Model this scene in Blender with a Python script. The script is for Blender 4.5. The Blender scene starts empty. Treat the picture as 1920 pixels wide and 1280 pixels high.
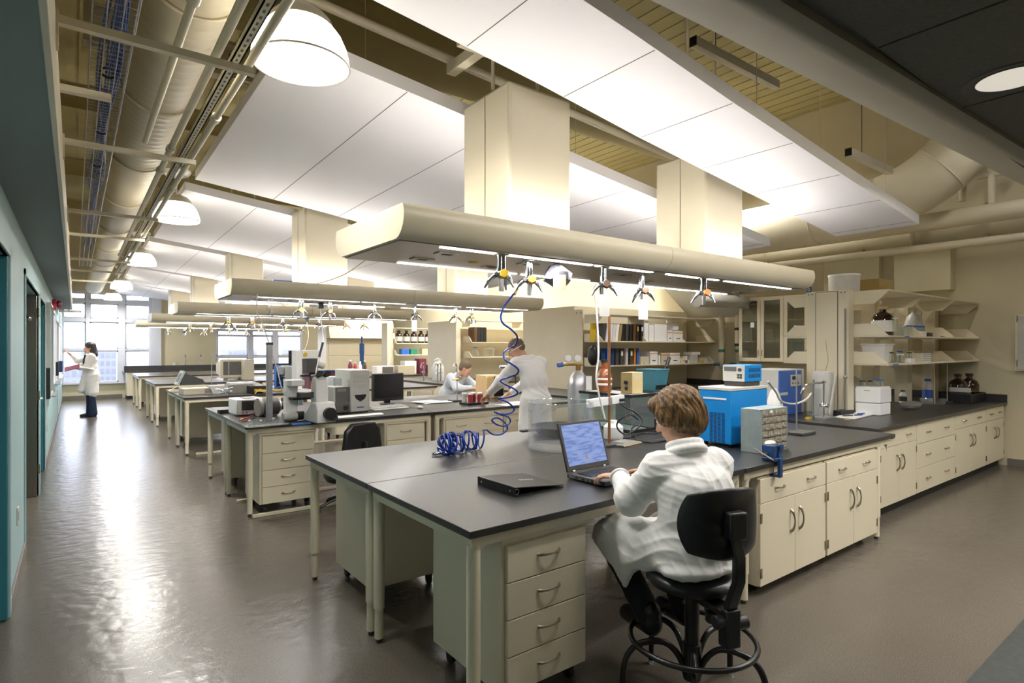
import bpy, math, random
import numpy as np
from math import sin, cos, pi, radians, sqrt, atan2
from mathutils import Vector, Matrix

random.seed(7)
SC = bpy.context.scene
COL = SC.collection

# ------------------------------------------------------------ camera survey
F_PX, CXP, HZN, YAW, CAMZ = 1081.0, 960.0, 650.0, radians(37.15), 1.626
SN, CS = sin(YAW), cos(YAW)


def ray(u, v):
    a = (u - CXP) / F_PX
    return (SN + CS * a, CS - SN * a, -(v - HZN) / F_PX)


def Pz(u, v, z):
    r = ray(u, v)
    t = (z - CAMZ) / r[2]
    return (r[0] * t, r[1] * t, z)


def Py(u, v, y):
    r = ray(u, v)
    t = y / r[1]
    return (r[0] * t, y, CAMZ + r[2] * t)


def Px(u, v, x):
    r = ray(u, v)
    t = x / r[0]
    return (x, r[1] * t, CAMZ + r[2] * t)


# ------------------------------------------------------------ materials
def _nt(name):
    m = bpy.data.materials.new(name)
    m.use_nodes = True
    nt = m.node_tree
    b = nt.nodes['Principled BSDF']
    return m, nt, b


def mat(name, col, rough=0.5, metal=0.0, noise=0.0, nscale=20.0, bump=0.0, bscale=60.0, spec=0.5, coat=0.0, sheen=0.0, sss=0.0, tint=None, stretch=None):
    """procedural paint/plastic/metal: base colour varied by noise, optional bump"""
    m, nt, b = _nt(name)
    c = (col[0], col[1], col[2], 1)
    b.inputs['Base Color'].default_value = c
    b.inputs['Roughness'].default_value = rough
    b.inputs['Metallic'].default_value = metal
    b.inputs['Specular IOR Level'].default_value = spec
    if coat:
        b.inputs['Coat Weight'].default_value = coat
    if sheen:
        b.inputs['Sheen Weight'].default_value = sheen
    if sss:
        b.inputs['Subsurface Weight'].default_value = sss
        b.inputs['Subsurface Scale'].default_value = 0.01
    tc = nt.nodes.new('ShaderNodeTexCoord')
    src = tc.outputs['Object']
    if stretch:
        mp = nt.nodes.new('ShaderNodeMapping')
        mp.inputs['Scale'].default_value = stretch
        nt.links.new(src, mp.inputs['Vector'])
        src = mp.outputs['Vector']
    if noise or tint:
        n = nt.nodes.new('ShaderNodeTexNoise')
        n.inputs['Scale'].default_value = nscale
        n.inputs['Detail'].default_value = 5
        nt.links.new(src, n.inputs['Vector'])
        r = nt.nodes.new('ShaderNodeValToRGB')
        k = noise
        lo = tint if tint else tuple(max(0, x * (1 - k)) for x in col)
        hi = tuple(min(1, x * (1 + k)) for x in col)
        r.color_ramp.elements[0].position = 0.3
        r.color_ramp.elements[1].position = 0.7
        r.color_ramp.elements[0].color = (*lo, 1)
        r.color_ramp.elements[1].color = (*hi, 1)
        nt.links.new(n.outputs['Fac'], r.inputs['Fac'])
        nt.links.new(r.outputs['Color'], b.inputs['Base Color'])
    if bump:
        n2 = nt.nodes.new('ShaderNodeTexNoise')
        n2.inputs['Scale'].default_value = bscale
        n2.inputs['Detail'].default_value = 3
        nt.links.new(src, n2.inputs['Vector'])
        bp = nt.nodes.new('ShaderNodeBump')
        bp.inputs['Strength'].default_value = bump
        bp.inputs['Distance'].default_value = 0.01
        nt.links.new(n2.outputs['Fac'], bp.inputs['Height'])
        nt.links.new(bp.outputs['Normal'], b.inputs['Normal'])
    return m


def glow(name, col, strength):
    m, nt, b = _nt(name)
    b.inputs['Base Color'].default_value = (*col, 1)
    b.inputs['Emission Color'].default_value = (*col, 1)
    b.inputs['Emission Strength'].default_value = strength
    return m


def glass(name, col=(1, 1, 1), opac=0.08, rough=0.02, edge=0.45):
    """thin clear sheet: mostly transparent, reflecting more at grazing angles"""
    m = bpy.data.materials.new(name)
    m.use_nodes = True
    nt = m.node_tree
    nt.nodes.remove(nt.nodes['Principled BSDF'])
    out = nt.nodes['Material Output']
    tr = nt.nodes.new('ShaderNodeBsdfTransparent')
    tr.inputs['Color'].default_value = (*col, 1)
    gl = nt.nodes.new('ShaderNodeBsdfPrincipled')
    gl.inputs['Base Color'].default_value = (*[0.75 * x for x in col], 1)
    gl.inputs['Roughness'].default_value = rough
    gl.inputs['Metallic'].default_value = 0.6
    lw = nt.nodes.new('ShaderNodeLayerWeight')
    lw.inputs['Blend'].default_value = 0.35
    mr = nt.nodes.new('ShaderNodeMapRange')
    mr.inputs['To Min'].default_value = opac
    mr.inputs['To Max'].default_value = min(1, opac + edge)
    nt.links.new(lw.outputs['Facing'], mr.inputs['Value'])
    mx = nt.nodes.new('ShaderNodeMixShader')
    nt.links.new(mr.outputs['Result'], mx.inputs['Fac'])
    nt.links.new(tr.outputs['BSDF'], mx.inputs[1])
    nt.links.new(gl.outputs['BSDF'], mx.inputs[2])
    nt.links.new(mx.outputs['Shader'], out.inputs['Surface'])
    return m


CREAM = (0.70, 0.63, 0.475)
M = dict(
    cream=mat('cream_enamel', CREAM, 0.34, noise=0.02, nscale=3, bump=0.02, bscale=90),
    cream_matte=mat('cream_wall_paint', (0.58, 0.52, 0.36), 0.75, noise=0.03, nscale=2, bump=0.05, bscale=120),
    cream_pipe=mat('cream_pipe_paint', (0.60, 0.54, 0.40), 0.4, noise=0.03, nscale=5),
    khaki=mat('khaki_ceiling_paint', (0.36, 0.31, 0.15), 0.8, noise=0.06, nscale=2, bump=0.1, bscale=30),
    white=mat('white_ceiling_panel', (0.80, 0.785, 0.815), 0.6, noise=0.01, nscale=3, bump=0.02, bscale=200),
    groove=mat('panel_groove', (0.13, 0.12, 0.11), 0.8, noise=0.05),
    black_top=mat('black_epoxy_worktop', (0.026, 0.025, 0.0245), 0.33, noise=0.25, nscale=60, bump=0.03, bscale=150, spec=0.6),
    black=mat('black_plastic', (0.012, 0.012, 0.013), 0.4, noise=0.2, nscale=30),
    black_vinyl=mat('black_vinyl', (0.010, 0.010, 0.011), 0.33, noise=0.2, nscale=12, bump=0.25, bscale=14),
    black_metal=mat('black_metal', (0.008, 0.008, 0.008), 0.3, noise=0.2),
    rubber=mat('black_rubber', (0.015, 0.014, 0.013), 0.7, noise=0.2),
    charcoal=mat('charcoal_plastic', (0.05, 0.048, 0.045), 0.5, noise=0.1),
    grey=mat('grey_plastic', (0.22, 0.21, 0.19), 0.5, noise=0.05),
    dgrey=mat('dark_grey_panel', (0.11, 0.105, 0.10), 0.5, noise=0.08),
    lgrey=mat('light_grey_plastic', (0.52, 0.51, 0.47), 0.45, noise=0.03),
    beige=mat('beige_plastic', (0.56, 0.50, 0.38), 0.5, noise=0.03),
    tan=mat('tan_enamel', (0.60, 0.47, 0.23), 0.45, noise=0.04),
    bronze=mat('bronze_panel', (0.26, 0.19, 0.08), 0.45, noise=0.06),
    whitep=mat('white_plastic', (0.78, 0.77, 0.76), 0.4, noise=0.02),
    styro=mat('white_foam', (0.85, 0.85, 0.86), 0.8, noise=0.03, nscale=120, bump=0.2, bscale=220),
    paper=mat('white_paper', (0.82, 0.81, 0.80), 0.8, noise=0.03, nscale=30),
    paper_grey=mat('printed_paper', (0.62, 0.62, 0.64), 0.8, noise=0.15, nscale=90),
    manila=mat('manila_paper', (0.82, 0.64, 0.47), 0.8, noise=0.04),
    chrome=mat('chrome', (0.62, 0.63, 0.66), 0.16, 1.0, noise=0.03),
    nickel=mat('satin_nickel', (0.50, 0.46, 0.38), 0.25, 1.0, noise=0.04),
    steel=mat('brushed_steel', (0.42, 0.39, 0.35), 0.30, 1.0, noise=0.12, nscale=8, stretch=(1, 25, 25)),
    steel_door=mat('brushed_steel_door', (0.36, 0.30, 0.24), 0.28, 1.0, noise=0.12, nscale=8, stretch=(25, 25, 1)),
    galv=mat('galvanised_steel', (0.36, 0.42, 0.42), 0.45, 0.55, noise=0.12, nscale=14),
    alu=mat('grey_aluminium', (0.45, 0.45, 0.47), 0.35, 0.8, noise=0.08),
    copper=mat('copper_rod', (0.45, 0.22, 0.11), 0.35, 0.8, noise=0.1),
    brass=mat('brass', (0.55, 0.36, 0.12), 0.3, 1.0, noise=0.05),
    aqua=mat('aqua_wall_paint', (0.33, 0.49, 0.51), 0.55, noise=0.02, nscale=2, bump=0.04, bscale=150),
    teal=mat('teal_door_paint', (0.030, 0.17, 0.21), 0.4, noise=0.06, nscale=3),
    soffit=mat('grey_soffit_paint', (0.20, 0.235, 0.235), 0.7, noise=0.03, nscale=2),
    tile=mat('acoustic_tile', (0.11, 0.105, 0.085), 0.9, noise=0.12, nscale=90, bump=0.4, bscale=160),
    beam=mat('soffit_paint', (0.24, 0.215, 0.16), 0.7, noise=0.02, nscale=2),
    blue=mat('blue_enamel', (0.0, 0.225, 0.62), 0.4, noise=0.04, nscale=5),
    blue_dark=mat('navy_enamel', (0.012, 0.05, 0.16), 0.35, noise=0.1),
    blue_mid=mat('mid_blue_panel', (0.04, 0.12, 0.42), 0.45, noise=0.05),
    blue_hose=mat('blue_hose', (0.008, 0.04, 0.30), 0.25, noise=0.1),
    cable_blue=mat('blue_cable', (0.012, 0.075, 0.36), 0.4, noise=0.15),
    bluetape=mat('blue_tape', (0.02, 0.12, 0.50), 0.5, noise=0.1),
    tealbin=mat('teal_bin', (0.035, 0.15, 0.20), 0.5, noise=0.05),
    yellow=mat('yellow_plastic', (0.62, 0.42, 0.03), 0.4, noise=0.06),
    orange=mat('orange_plastic', (0.62, 0.22, 0.02), 0.35, noise=0.08),
    brown=mat('brown_knob', (0.10, 0.045, 0.02), 0.35, noise=0.1),
    red=mat('red_plastic', (0.45, 0.03, 0.05), 0.4, noise=0.06),
    maroon=mat('maroon_cover', (0.16, 0.02, 0.05), 0.5, noise=0.08),
    green=mat('green_plastic', (0.03, 0.22, 0.13), 0.4, noise=0.06),
    wood=mat('pale_wood', (0.62, 0.42, 0.20), 0.5, noise=0.15, nscale=6, stretch=(20, 20, 2)),
    card=mat('cardboard', (0.30, 0.21, 0.07), 0.8, noise=0.06),
    coat=mat('white_cotton', (0.80, 0.79, 0.78), 0.85, noise=0.02, nscale=8, bump=0.12, bscale=25, sheen=0.2),
    coat_blue=mat('pale_blue_cotton', (0.62, 0.66, 0.70), 0.85, noise=0.03, nscale=8, bump=0.12, bscale=25, sheen=0.2),
    skin=mat('skin', (0.60, 0.34, 0.22), 0.5, noise=0.05, nscale=14, sss=0.08, bump=0.05, bscale=180),
    skin_dark=mat('tan_skin', (0.42, 0.22, 0.14), 0.5, noise=0.06, nscale=14, sss=0.08),
    hair_brown=mat('brown_hair', (0.20, 0.108, 0.036), 0.42, tint=(0.030, 0.014, 0.006), noise=0.5, nscale=5, bump=0.9, bscale=9, stretch=(14, 14, 1.6)),
    hair_dark=mat('dark_hair', (0.02, 0.012, 0.014), 0.4, noise=0.4, nscale=5, bump=0.6, bscale=9, stretch=(14, 14, 1.6)),
    hair_short=mat('cropped_brown_hair', (0.17, 0.115, 0.07), 0.7, noise=0.35, nscale=60, bump=0.6, bscale=140),
    denim=mat('dark_denim', (0.010, 0.022, 0.06), 0.8, noise=0.25, nscale=40, bump=0.15, bscale=60),
    trousers=mat('black_trousers', (0.006, 0.007, 0.011), 0.85, noise=0.2, nscale=20),
    lips=mat('lips', (0.42, 0.13, 0.11), 0.5, noise=0.05),
    eye=mat('eye_dark', (0.015, 0.010, 0.008), 0.2, noise=0.05),
    eyewhite=mat('eye_white', (0.75, 0.72, 0.68), 0.25, noise=0.03),
    amber=mat('amber_glass', (0.022, 0.008, 0.003), 0.08, noise=0.2, coat=0.5),
    amber_liq=mat('amber_liquid', (0.45, 0.13, 0.008), 0.1, noise=0.3, nscale=10, coat=0.5),
    rust_liq=mat('rust_liquid_bottle', (0.27, 0.075, 0.02), 0.2, noise=0.15, coat=0.4),
    milky=mat('milky_plastic', (0.55, 0.54, 0.51), 0.35, noise=0.06),
    glass=glass('clear_glass', (0.96, 0.98, 0.97), 0.05),
    glass_jar=glass('clear_acrylic', (0.97, 0.975, 0.975), 0.05, edge=0.5),
    glass_cab=glass('cabinet_glass', (0.80, 0.80, 0.72), 0.10, edge=0.3),
    glass_win=glass('window_glass', (0.97, 0.98, 1.0), 0.04, edge=0.25),
    glass_tint=glass('tank_glass', (0.88, 0.95, 0.95), 0.07, edge=0.4),
    bag=glass('plastic_bag', (0.85, 0.85, 0.85), 0.30, rough=0.25, edge=0.4),
    win_frame=mat('window_frame_paint', (0.58, 0.59, 0.66), 0.45, noise=0.03),
    city=mat('hazy_city_wall', (0.25, 0.255, 0.28), 0.9, noise=0.08, nscale=0.3),
    city_dark=mat('hazy_city_glazing', (0.205, 0.21, 0.24), 0.9, noise=0.12, nscale=0.4),
    base=mat('grey_vinyl_base', (0.16, 0.14, 0.12), 0.5, noise=0.06),
    pend_rim=mat('pendant_gear_housing', (0.55, 0.52, 0.44), 0.4, noise=0.03),
)
# ------------------------------------------------------------ mesh builder
_USED = {}


class MB:
    def __init__(s):
        s.v, s.f, s.mi = [], [], []
        s.cur = 0
        s.T = None

    def use(s, i):
        s.cur = i
        return s

    def xf(s, m=None):
        s.T = m
        return s

    def add(s, vs, fs):
        n = len(s.v)
        if s.T is not None:
            vs = [tuple(s.T @ Vector(p)) for p in vs]
        s.v += [tuple(p) for p in vs]
        s.f += [tuple(i + n for i in f) for f in fs]
        s.mi += [s.cur] * len(fs)
        return s

    def box(s, x0, y0, z0, x1, y1, z1):
        return s.add([(x0, y0, z0), (x1, y0, z0), (x1, y1, z0), (x0, y1, z0), (x0, y0, z1), (x1, y0, z1), (x1, y1, z1), (x0, y1, z1)],
                     [(0, 3, 2, 1), (4, 5, 6, 7), (0, 1, 5, 4), (1, 2, 6, 5), (2, 3, 7, 6), (3, 0, 4, 7)])

    def cbox(s, c, d):
        return s.box(c[0] - d[0] / 2, c[1] - d[1] / 2, c[2] - d[2] / 2, c[0] + d[0] / 2, c[1] + d[1] / 2, c[2] + d[2] / 2)

    def tube(s, pts, r, n=8, caps=True, closed=False):
        P = [Vector(p) for p in pts]
        m = len(P)
        R = r if isinstance(r, (list, tuple)) else [r] * m
        vs = []
        up = None
        for i in range(m):
            if closed:
                t = P[(i + 1) % m] - P[i - 1]
            else:
                t = P[min(i + 1, m - 1)] - P[max(i - 1, 0)]
            if t.length < 1e-9:
                t = Vector((0, 0, 1))
            t.normalize()
            if up is None:
                up = Vector((0, 0, 1)) if abs(t.z) < 0.9 else Vector((1, 0, 0))
            a = t.cross(up)
            if a.length < 1e-6:
                a = t.orthogonal()
            a.normalize()
            b = a.cross(t).normalized()
            up = b
            for k in range(n):
                q = 2 * pi * k / n
                vs.append(P[i] + (a * cos(q) + b * sin(q)) * R[i])
        fs = []
        for i in range(m if closed else m - 1):
            for k in range(n):
                j = (i + 1) % m
                fs.append((i * n + k, i * n + (k + 1) % n, j * n + (k + 1) % n, j * n + k))
        if caps and not closed:
            fs.append(tuple(range(n - 1, -1, -1)))
            fs.append(tuple((m - 1) * n + k for k in range(n)))
        return s.add(vs, fs)

    def cyl(s, p0, p1, r0, r1=None, n=16):
        return s.tube([p0, p1], [r0, r0 if r1 is None else r1], n)

    def lathe(s, prof, c=(0, 0, 0), n=24, close=True):
        vs, fs = [], []
        for (r, z) in prof:
            for k in range(n):
                q = 2 * pi * k / n
                vs.append((c[0] + r * cos(q), c[1] + r * sin(q), c[2] + z))
        m = len(prof)
        for i in range(m - 1):
            for k in range(n):
                fs.append((i * n + k, i * n + (k + 1) % n, (i + 1) * n + (k + 1) % n, (i + 1) * n + k))
        if close:
            if prof[0][0] > 1e-5:
                fs.append(tuple(range(n - 1, -1, -1)))
            if prof[-1][0] > 1e-5:
                fs.append(tuple((m - 1) * n + k for k in range(n)))
        return s.add(vs, fs)

    def prism(s, poly, axis, a, b):
        """poly of (p,q) swept along axis: 'x'->(y,z), 'y'->(x,z), 'z'->(x,y)"""
        def w(p, t):
            return {'x': (t, p[0], p[1]), 'y': (p[0], t, p[1]), 'z': (p[0], p[1], t)}[axis]
        n = len(poly)
        vs = [w(p, a) for p in poly] + [w(p, b) for p in poly]
        fs = [tuple(range(n - 1, -1, -1)), tuple(range(n, 2 * n))]
        fs += [(i, (i + 1) % n, n + (i + 1) % n, n + i) for i in range(n)]
        return s.add(vs, fs)

    def ball(s, c, r, n=14, m=8):
        if not isinstance(r, (list, tuple)):
            r = (r, r, r)
        vs, fs = [], []
        vs.append((c[0], c[1], c[2] - r[2]))
        for i in range(1, m):
            a = -pi / 2 + pi * i / m
            for k in range(n):
                q = 2 * pi * k / n
                vs.append((c[0] + r[0] * cos(a) * cos(q), c[1] + r[1] * cos(a) * sin(q), c[2] + r[2] * sin(a)))
        vs.append((c[0], c[1], c[2] + r[2]))
        for k in range(n):
            fs.append((0, 1 + (k + 1) % n, 1 + k))
            fs.append((len(vs) - 1, 1 + (m - 2) * n + k, 1 + (m - 2) * n + (k + 1) % n))
        for i in range(m - 2):
            for k in range(n):
                a = 1 + i * n
                fs.append((a + k, a + (k + 1) % n, a + n + (k + 1) % n, a + n + k))
        return s.add(vs, fs)

    def quad(s, a, b, c, d):
        return s.add([a, b, c, d], [(0, 1, 2, 3)])

    def mesh(s, name, mats, ang=38, recalc=True):
        me = bpy.data.meshes.new(name)
        me.from_pydata(s.v, [], s.f)
        for m in (mats if isinstance(mats, (list, tuple)) else [mats]):
            me.materials.append(m if not isinstance(m, str) else M[m])
        me.polygons.foreach_set('material_index', s.mi)
        me.polygons.foreach_set('use_smooth', [True] * len(s.f))
        me.update()
        if recalc:
            import bmesh
            bm = bmesh.new()
            bm.from_mesh(me)
            bmesh.ops.recalc_face_normals(bm, faces=bm.faces)
            bm.to_mesh(me)
            bm.free()
        me.set_sharp_from_angle(angle=radians(ang))
        return me

    def build(s, name, mats, parent=None, bevel=0, loc=None, ang=38, recalc=True):
        o = bpy.data.objects.new(name, s.mesh(name, mats, ang, recalc))
        COL.objects.link(o)
        if parent is not None:
            o.parent = parent
        if loc is not None:
            o.location = loc
        if bevel:
            b = o.modifiers.new('edge', 'BEVEL')
            b.width = bevel
            b.segments = 2
            b.limit_method = 'ANGLE'
            b.angle_limit = radians(50)
        return o


def tag(o, label=None, cat=None, group=None, kind=None):
    if label:
        o['label'] = label
    if cat:
        o['category'] = cat
    if group:
        o['group'] = group
    if kind:
        o['kind'] = kind
    return o


def thing(name, label, cat, loc=(0, 0, 0), rz=0.0, group=None):
    o = bpy.data.objects.new(name, None)
    o.empty_display_size = 0.05
    COL.objects.link(o)
    o.location = loc
    o.rotation_euler = (0, 0, rz)
    return tag(o, label, cat, group)


def struct(name, mb, m, parent=None, bevel=0, **k):
    o = mb.build(name, m, parent, bevel, **k)
    if parent is None:
        o['kind'] = 'structure'
    return o


def dup(root, loc, rz=None, label=None, group=None, skip=()):
    r = root.copy()
    COL.objects.link(r)
    r.location = loc
    if rz is not None:
        r.rotation_euler = (0, 0, rz)
    if label:
        r['label'] = label
    if group:
        r['group'] = group
    for ch in list(root.children):
        if ch.name.split('.')[0] in skip:
            continue
        c = ch.copy()
        COL.objects.link(c)
        c.parent = r
        for g in list(ch.children):
            d = g.copy()
            COL.objects.link(d)
            d.parent = c
    return r


def single(name, mb, m, label, cat, loc=(0, 0, 0), rz=0.0, group=None, bevel=0, kind=None, ang=38):
    o = mb.build(name, m, None, bevel, loc, ang)
    o.rotation_euler = (0, 0, rz)
    return tag(o, label, cat, group, kind)


def arc(cx, cy, r, a0, a1, n):
    return [(cx + r * cos(radians(a0 + (a1 - a0) * i / n)), cy + r * sin(radians(a0 + (a1 - a0) * i / n))) for i in range(n + 1)]


def smooth_path(pts, sub=6):
    """Catmull-Rom through points"""
    P = [Vector(p) for p in pts]
    out = []
    for i in range(len(P) - 1):
        p0, p1, p2, p3 = P[max(i - 1, 0)], P[i], P[i + 1], P[min(i + 2, len(P) - 1)]
        for k in range(sub):
            t = k / sub
            out.append(0.5 * ((2 * p1) + (p2 - p0) * t + (2 * p0 - 5 * p1 + 4 * p2 - p3) * t * t + (3 * p1 - p0 - 3 * p2 + p3) * t ** 3))
    out.append(P[-1])
    return [tuple(p) for p in out]


FONTC = {}


def text(name, s_, size, m, parent, loc, rot, ext=0.0004):
    cu = bpy.data.curves.new(name, 'FONT')
    cu.body = s_
    cu.size = size
    cu.extrude = ext
    cu.align_x = 'CENTER'
    cu.align_y = 'CENTER'
    cu.materials.append(M[m] if isinstance(m, str) else m)
    o = bpy.data.objects.new(name, cu)
    COL.objects.link(o)
    o.parent = parent
    o.location = loc
    o.rotation_euler = rot
    return o
# ------------------------------------------------------------ camera, world
cam_d = bpy.data.cameras.new('camera')
cam_d.sensor_width = 36
cam_d.lens = F_PX / 1920 * 36
cam_d.shift_y = (HZN - 640) / 1920
cam_d.clip_start = 0.05
cam_d.clip_end = 600
cam = bpy.data.objects.new('camera', cam_d)
COL.objects.link(cam)
cam.location = (0, 0, CAMZ)
cam.rotation_euler = (radians(90), 0, -YAW)
SC.camera = cam
vs = SC.view_settings
SC.display_settings.display_device = 'sRGB'
vs.view_transform = 'Standard'
vs.look = 'None'
vs.gamma = 1
vs.use_curve_mapping = False
vs.exposure = 0.85

SC.cycles.max_bounces = 14
SC.cycles.diffuse_bounces = 7
SC.cycles.glossy_bounces = 5
SC.cycles.transparent_max_bounces = 24
SC.cycles.sample_clamp_indirect = 6
wd = bpy.data.worlds.new('World')
SC.world = wd
wd.use_nodes = True
nt = wd.node_tree
bg = nt.nodes['Background']
sky = nt.nodes.new('ShaderNodeTexSky')
sky.sky_type = 'HOSEK_WILKIE'
sky.sun_direction = (-0.6, -0.5, 0.62)
sky.turbidity = 6
mixn = nt.nodes.new('ShaderNodeMixRGB')
mixn.inputs[0].default_value = 0.88
mixn.inputs[2].default_value = (0.80, 0.86, 1.0, 1)
nt.links.new(sky.outputs['Color'], mixn.inputs[1])
nt.links.new(mixn.outputs['Color'], bg.inputs['Color'])
bg.inputs['Strength'].default_value = 4.4

XL, XR, YB, YF, ZC = -0.32, 10.2, 22.2, -3.0, 5.7


def node_floor():
    m, nt, b = _nt('polished_speckled_floor')
    tc = nt.nodes.new('ShaderNodeTexCoord')
    n = nt.nodes.new('ShaderNodeTexNoise')
    n.inputs['Scale'].default_value = 230
    n.inputs['Detail'].default_value = 3
    nt.links.new(tc.outputs['Object'], n.inputs['Vector'])
    r = nt.nodes.new('ShaderNodeValToRGB')
    e = r.color_ramp.elements
    e[0].position, e[0].color = 0.36, (0.070, 0.060, 0.047, 1)
    e[1].position, e[1].color = 0.66, (0.185, 0.160, 0.130, 1)
    nt.links.new(n.outputs['Fac'], r.inputs['Fac'])
    n2 = nt.nodes.new('ShaderNodeTexNoise')
    n2.inputs['Scale'].default_value = 1.3
    n2.inputs['Detail'].default_value = 4
    nt.links.new(tc.outputs['Object'], n2.inputs['Vector'])
    mx = nt.nodes.new('ShaderNodeMixRGB')
    mx.blend_type = 'MULTIPLY'
    mx.inputs[0].default_value = 0.25
    nt.links.new(r.outputs['Color'], mx.inputs[1])
    nt.links.new(n2.outputs['Fac'], mx.inputs[2])
    nt.links.new(mx.outputs['Color'], b.inputs['Base Color'])
    b.inputs['Roughness'].default_value = 0.25
    b.inputs['Specular IOR Level'].default_value = 0.55
    n3 = nt.nodes.new('ShaderNodeTexNoise')
    n3.inputs['Scale'].default_value = 11
    n3.inputs['Detail'].default_value = 4
    nt.links.new(tc.outputs['Object'], n3.inputs['Vector'])
    bp = nt.nodes.new('ShaderNodeBump')
    bp.inputs['Strength'].default_value = 0.22
    bp.inputs['Distance'].default_value = 0.02
    nt.links.new(n3.outputs['Fac'], bp.inputs['Height'])
    nt.links.new(bp.outputs['Normal'], b.inputs['Normal'])
    return m


M['floor'] = node_floor()
M['floor_dark'] = mat('dark_slate_vinyl', (0.035, 0.04, 0.038), 0.4, noise=0.3, nscale=25, bump=0.05)

# ------------------------------------------------------------ shell
struct('floor', MB().box(-1.6, 0.9, -0.1, XR + 0.2, YB + 0.3, 0), 'floor')
struct('floor_border', MB().box(-1.6, YF, -0.1, XR + 0.2, 0.9, 0.001), 'floor_dark')
b = MB().box(-1.6, YF, ZC, XR + 0.2, YB + 0.3, ZC + 0.1)
for i in range(44):
    x = -0.2 + i * 0.24
    b.box(x, 1.0, ZC - 0.012, x + 0.10, YB, ZC)
struct('ceiling', b, 'khaki')
# left wall with three recessed openings
OPEN = [(3.2, 4.58, 2.17), (5.95, 8.15, 2.19), (8.32, 9.75, 2.18)]
b = MB()
y = YF
for a, c, t in OPEN:
    b.box(XL - 0.12, y, 0, XL, a, 2.6)
    b.box(XL - 0.12, a, t, XL, c, 2.6)
    y = c
b.box(XL - 0.12, y, 0, XL, YB, 2.6)
struct('wall_left', b, 'aqua')
struct('wall_left_upper', MB().box(XL - 0.12, YF, 2.6, XL, YB, ZC), 'khaki')
b = MB()
for a, c, t in OPEN:
    b.box(XL - 1.2, a - 0.12, 0, XL - 0.12, a, 2.4)
    b.box(XL - 1.2, c, 0, XL - 0.12, c + 0.1, 2.4)
    b.box(XL - 1.2, a - 0.1, t, XL - 0.12, c + 0.1, t + 0.1)
    b.box(XL - 1.3, a - 0.12, 0, XL - 1.2, c + 0.1, 2.4)
struct('wall_alcove', b, 'teal')
d1 = struct('door_1', MB().box(XL - 0.26, 4.535, 0.005, XL + 0.0, 4.575, 2.165), 'teal', bevel=0.004)
d2 = struct('door_2', MB().box(XL - 1.0, 8.105, 0.005, XL - 0.01, 8.146, 2.185), 'steel_door', bevel=0.004)
kb = MB().cyl((-0.40, 8.105, 1.93), (-0.40, 8.06, 1.93), 0.016).ball((-0.40, 8.05, 1.93), 0.03)
kb.build('door_knob', 'chrome', d2)
for z in (0.3, 1.1, 2.0):
    MB().cyl((XL + 0.004, 8.10, z - 0.05), (XL + 0.004, 8.10, z + 0.05), 0.012).build('hinge', 'nickel', d2)
d3 = struct('door_3', MB().box(XL - 0.6, 9.70, 0.005, XL - 0.01, 9.745, 2.175), 'teal', bevel=0.004)
MB().cyl((-0.36, 9.70, 0.95), (-0.36, 9.66, 0.95), 0.012).ball((-0.36, 9.64, 0.95), 0.03).build('door_knob', 'chrome', d3)
b = MB()
for a, c, t in OPEN:
    for (p, q) in ((a - 0.05, a), (c, c + 0.05)):
        b.box(XL - 0.02, p, 0, XL + 0.012, q, t + 0.05)
    b.box(XL - 0.02, a - 0.05, t, XL + 0.012, c + 0.05, t + 0.05)
struct('trim_1', b, 'aqua', bevel=0.002)
b = MB()
y = 0.0
for a, c, t in OPEN:
    b.box(XL, y, 0, XL + 0.014, a - 0.05, 0.10)
    y = c + 0.05
b.box(XL, y, 0, XL + 0.014, YB, 0.10)
struct('baseboard_left', b, 'base', bevel=0.003)
# soffit over the corridor edge and its cream fascia
struct('soffit_left', MB().box(XL, YF, 2.5, -0.075, 17.2, 2.78), 'soffit')
struct('trim_2', MB().box(-0.075, YF, 2.495, -0.055, 17.2, 2.80), 'cream_pipe', bevel=0.003)
# right wall and rear-of-camera wall
struct('wall_right', MB().box(XR, YF, 0, XR + 0.12, YB, ZC), 'cream_matte')
struct('baseboard_right', MB().box(XR - 0.012, 0.5, 0, XR, 2.2, 0.10), 'base')
struct('wall_front', MB().box(-1.7, YF - 0.12, 0, XR + 0.2, YF, ZC), 'cream_matte')
struct('wall_front_return', MB().box(-1.7, YF, 0, -1.6, 3.1, ZC), 'cream_matte')

# back wall with two window bays
b = MB()
W1 = (-0.30, 1.95, 0.52, 3.30)
W2 = (3.95, 6.80, 0.78, 2.20)
b.box(XL, YB, 0, W1[1], YB + 0.25, W1[2])
b.box(XL, YB, W1[3], W1[1], YB + 0.25, ZC)
b.box(W1[1], YB, 0, W2[0], YB + 0.25, ZC)
b.box(W2[0], YB, 0, W2[1], YB + 0.25, W2[2])
b.box(W2[0], YB, W2[3], W2[1], YB + 0.25, ZC)
b.box(W2[1], YB, 0, XR, YB + 0.25, ZC)
struct('wall_back', b, 'cream_matte')
struct('baseboard_back', MB().box(XL, YB - 0.012, 0, 1.2, YB, 0.12), 'base')
struct('pilaster', MB().box(1.98, YB - 0.10, 0, 2.26, YB, 3.6), 'win_frame')


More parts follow.
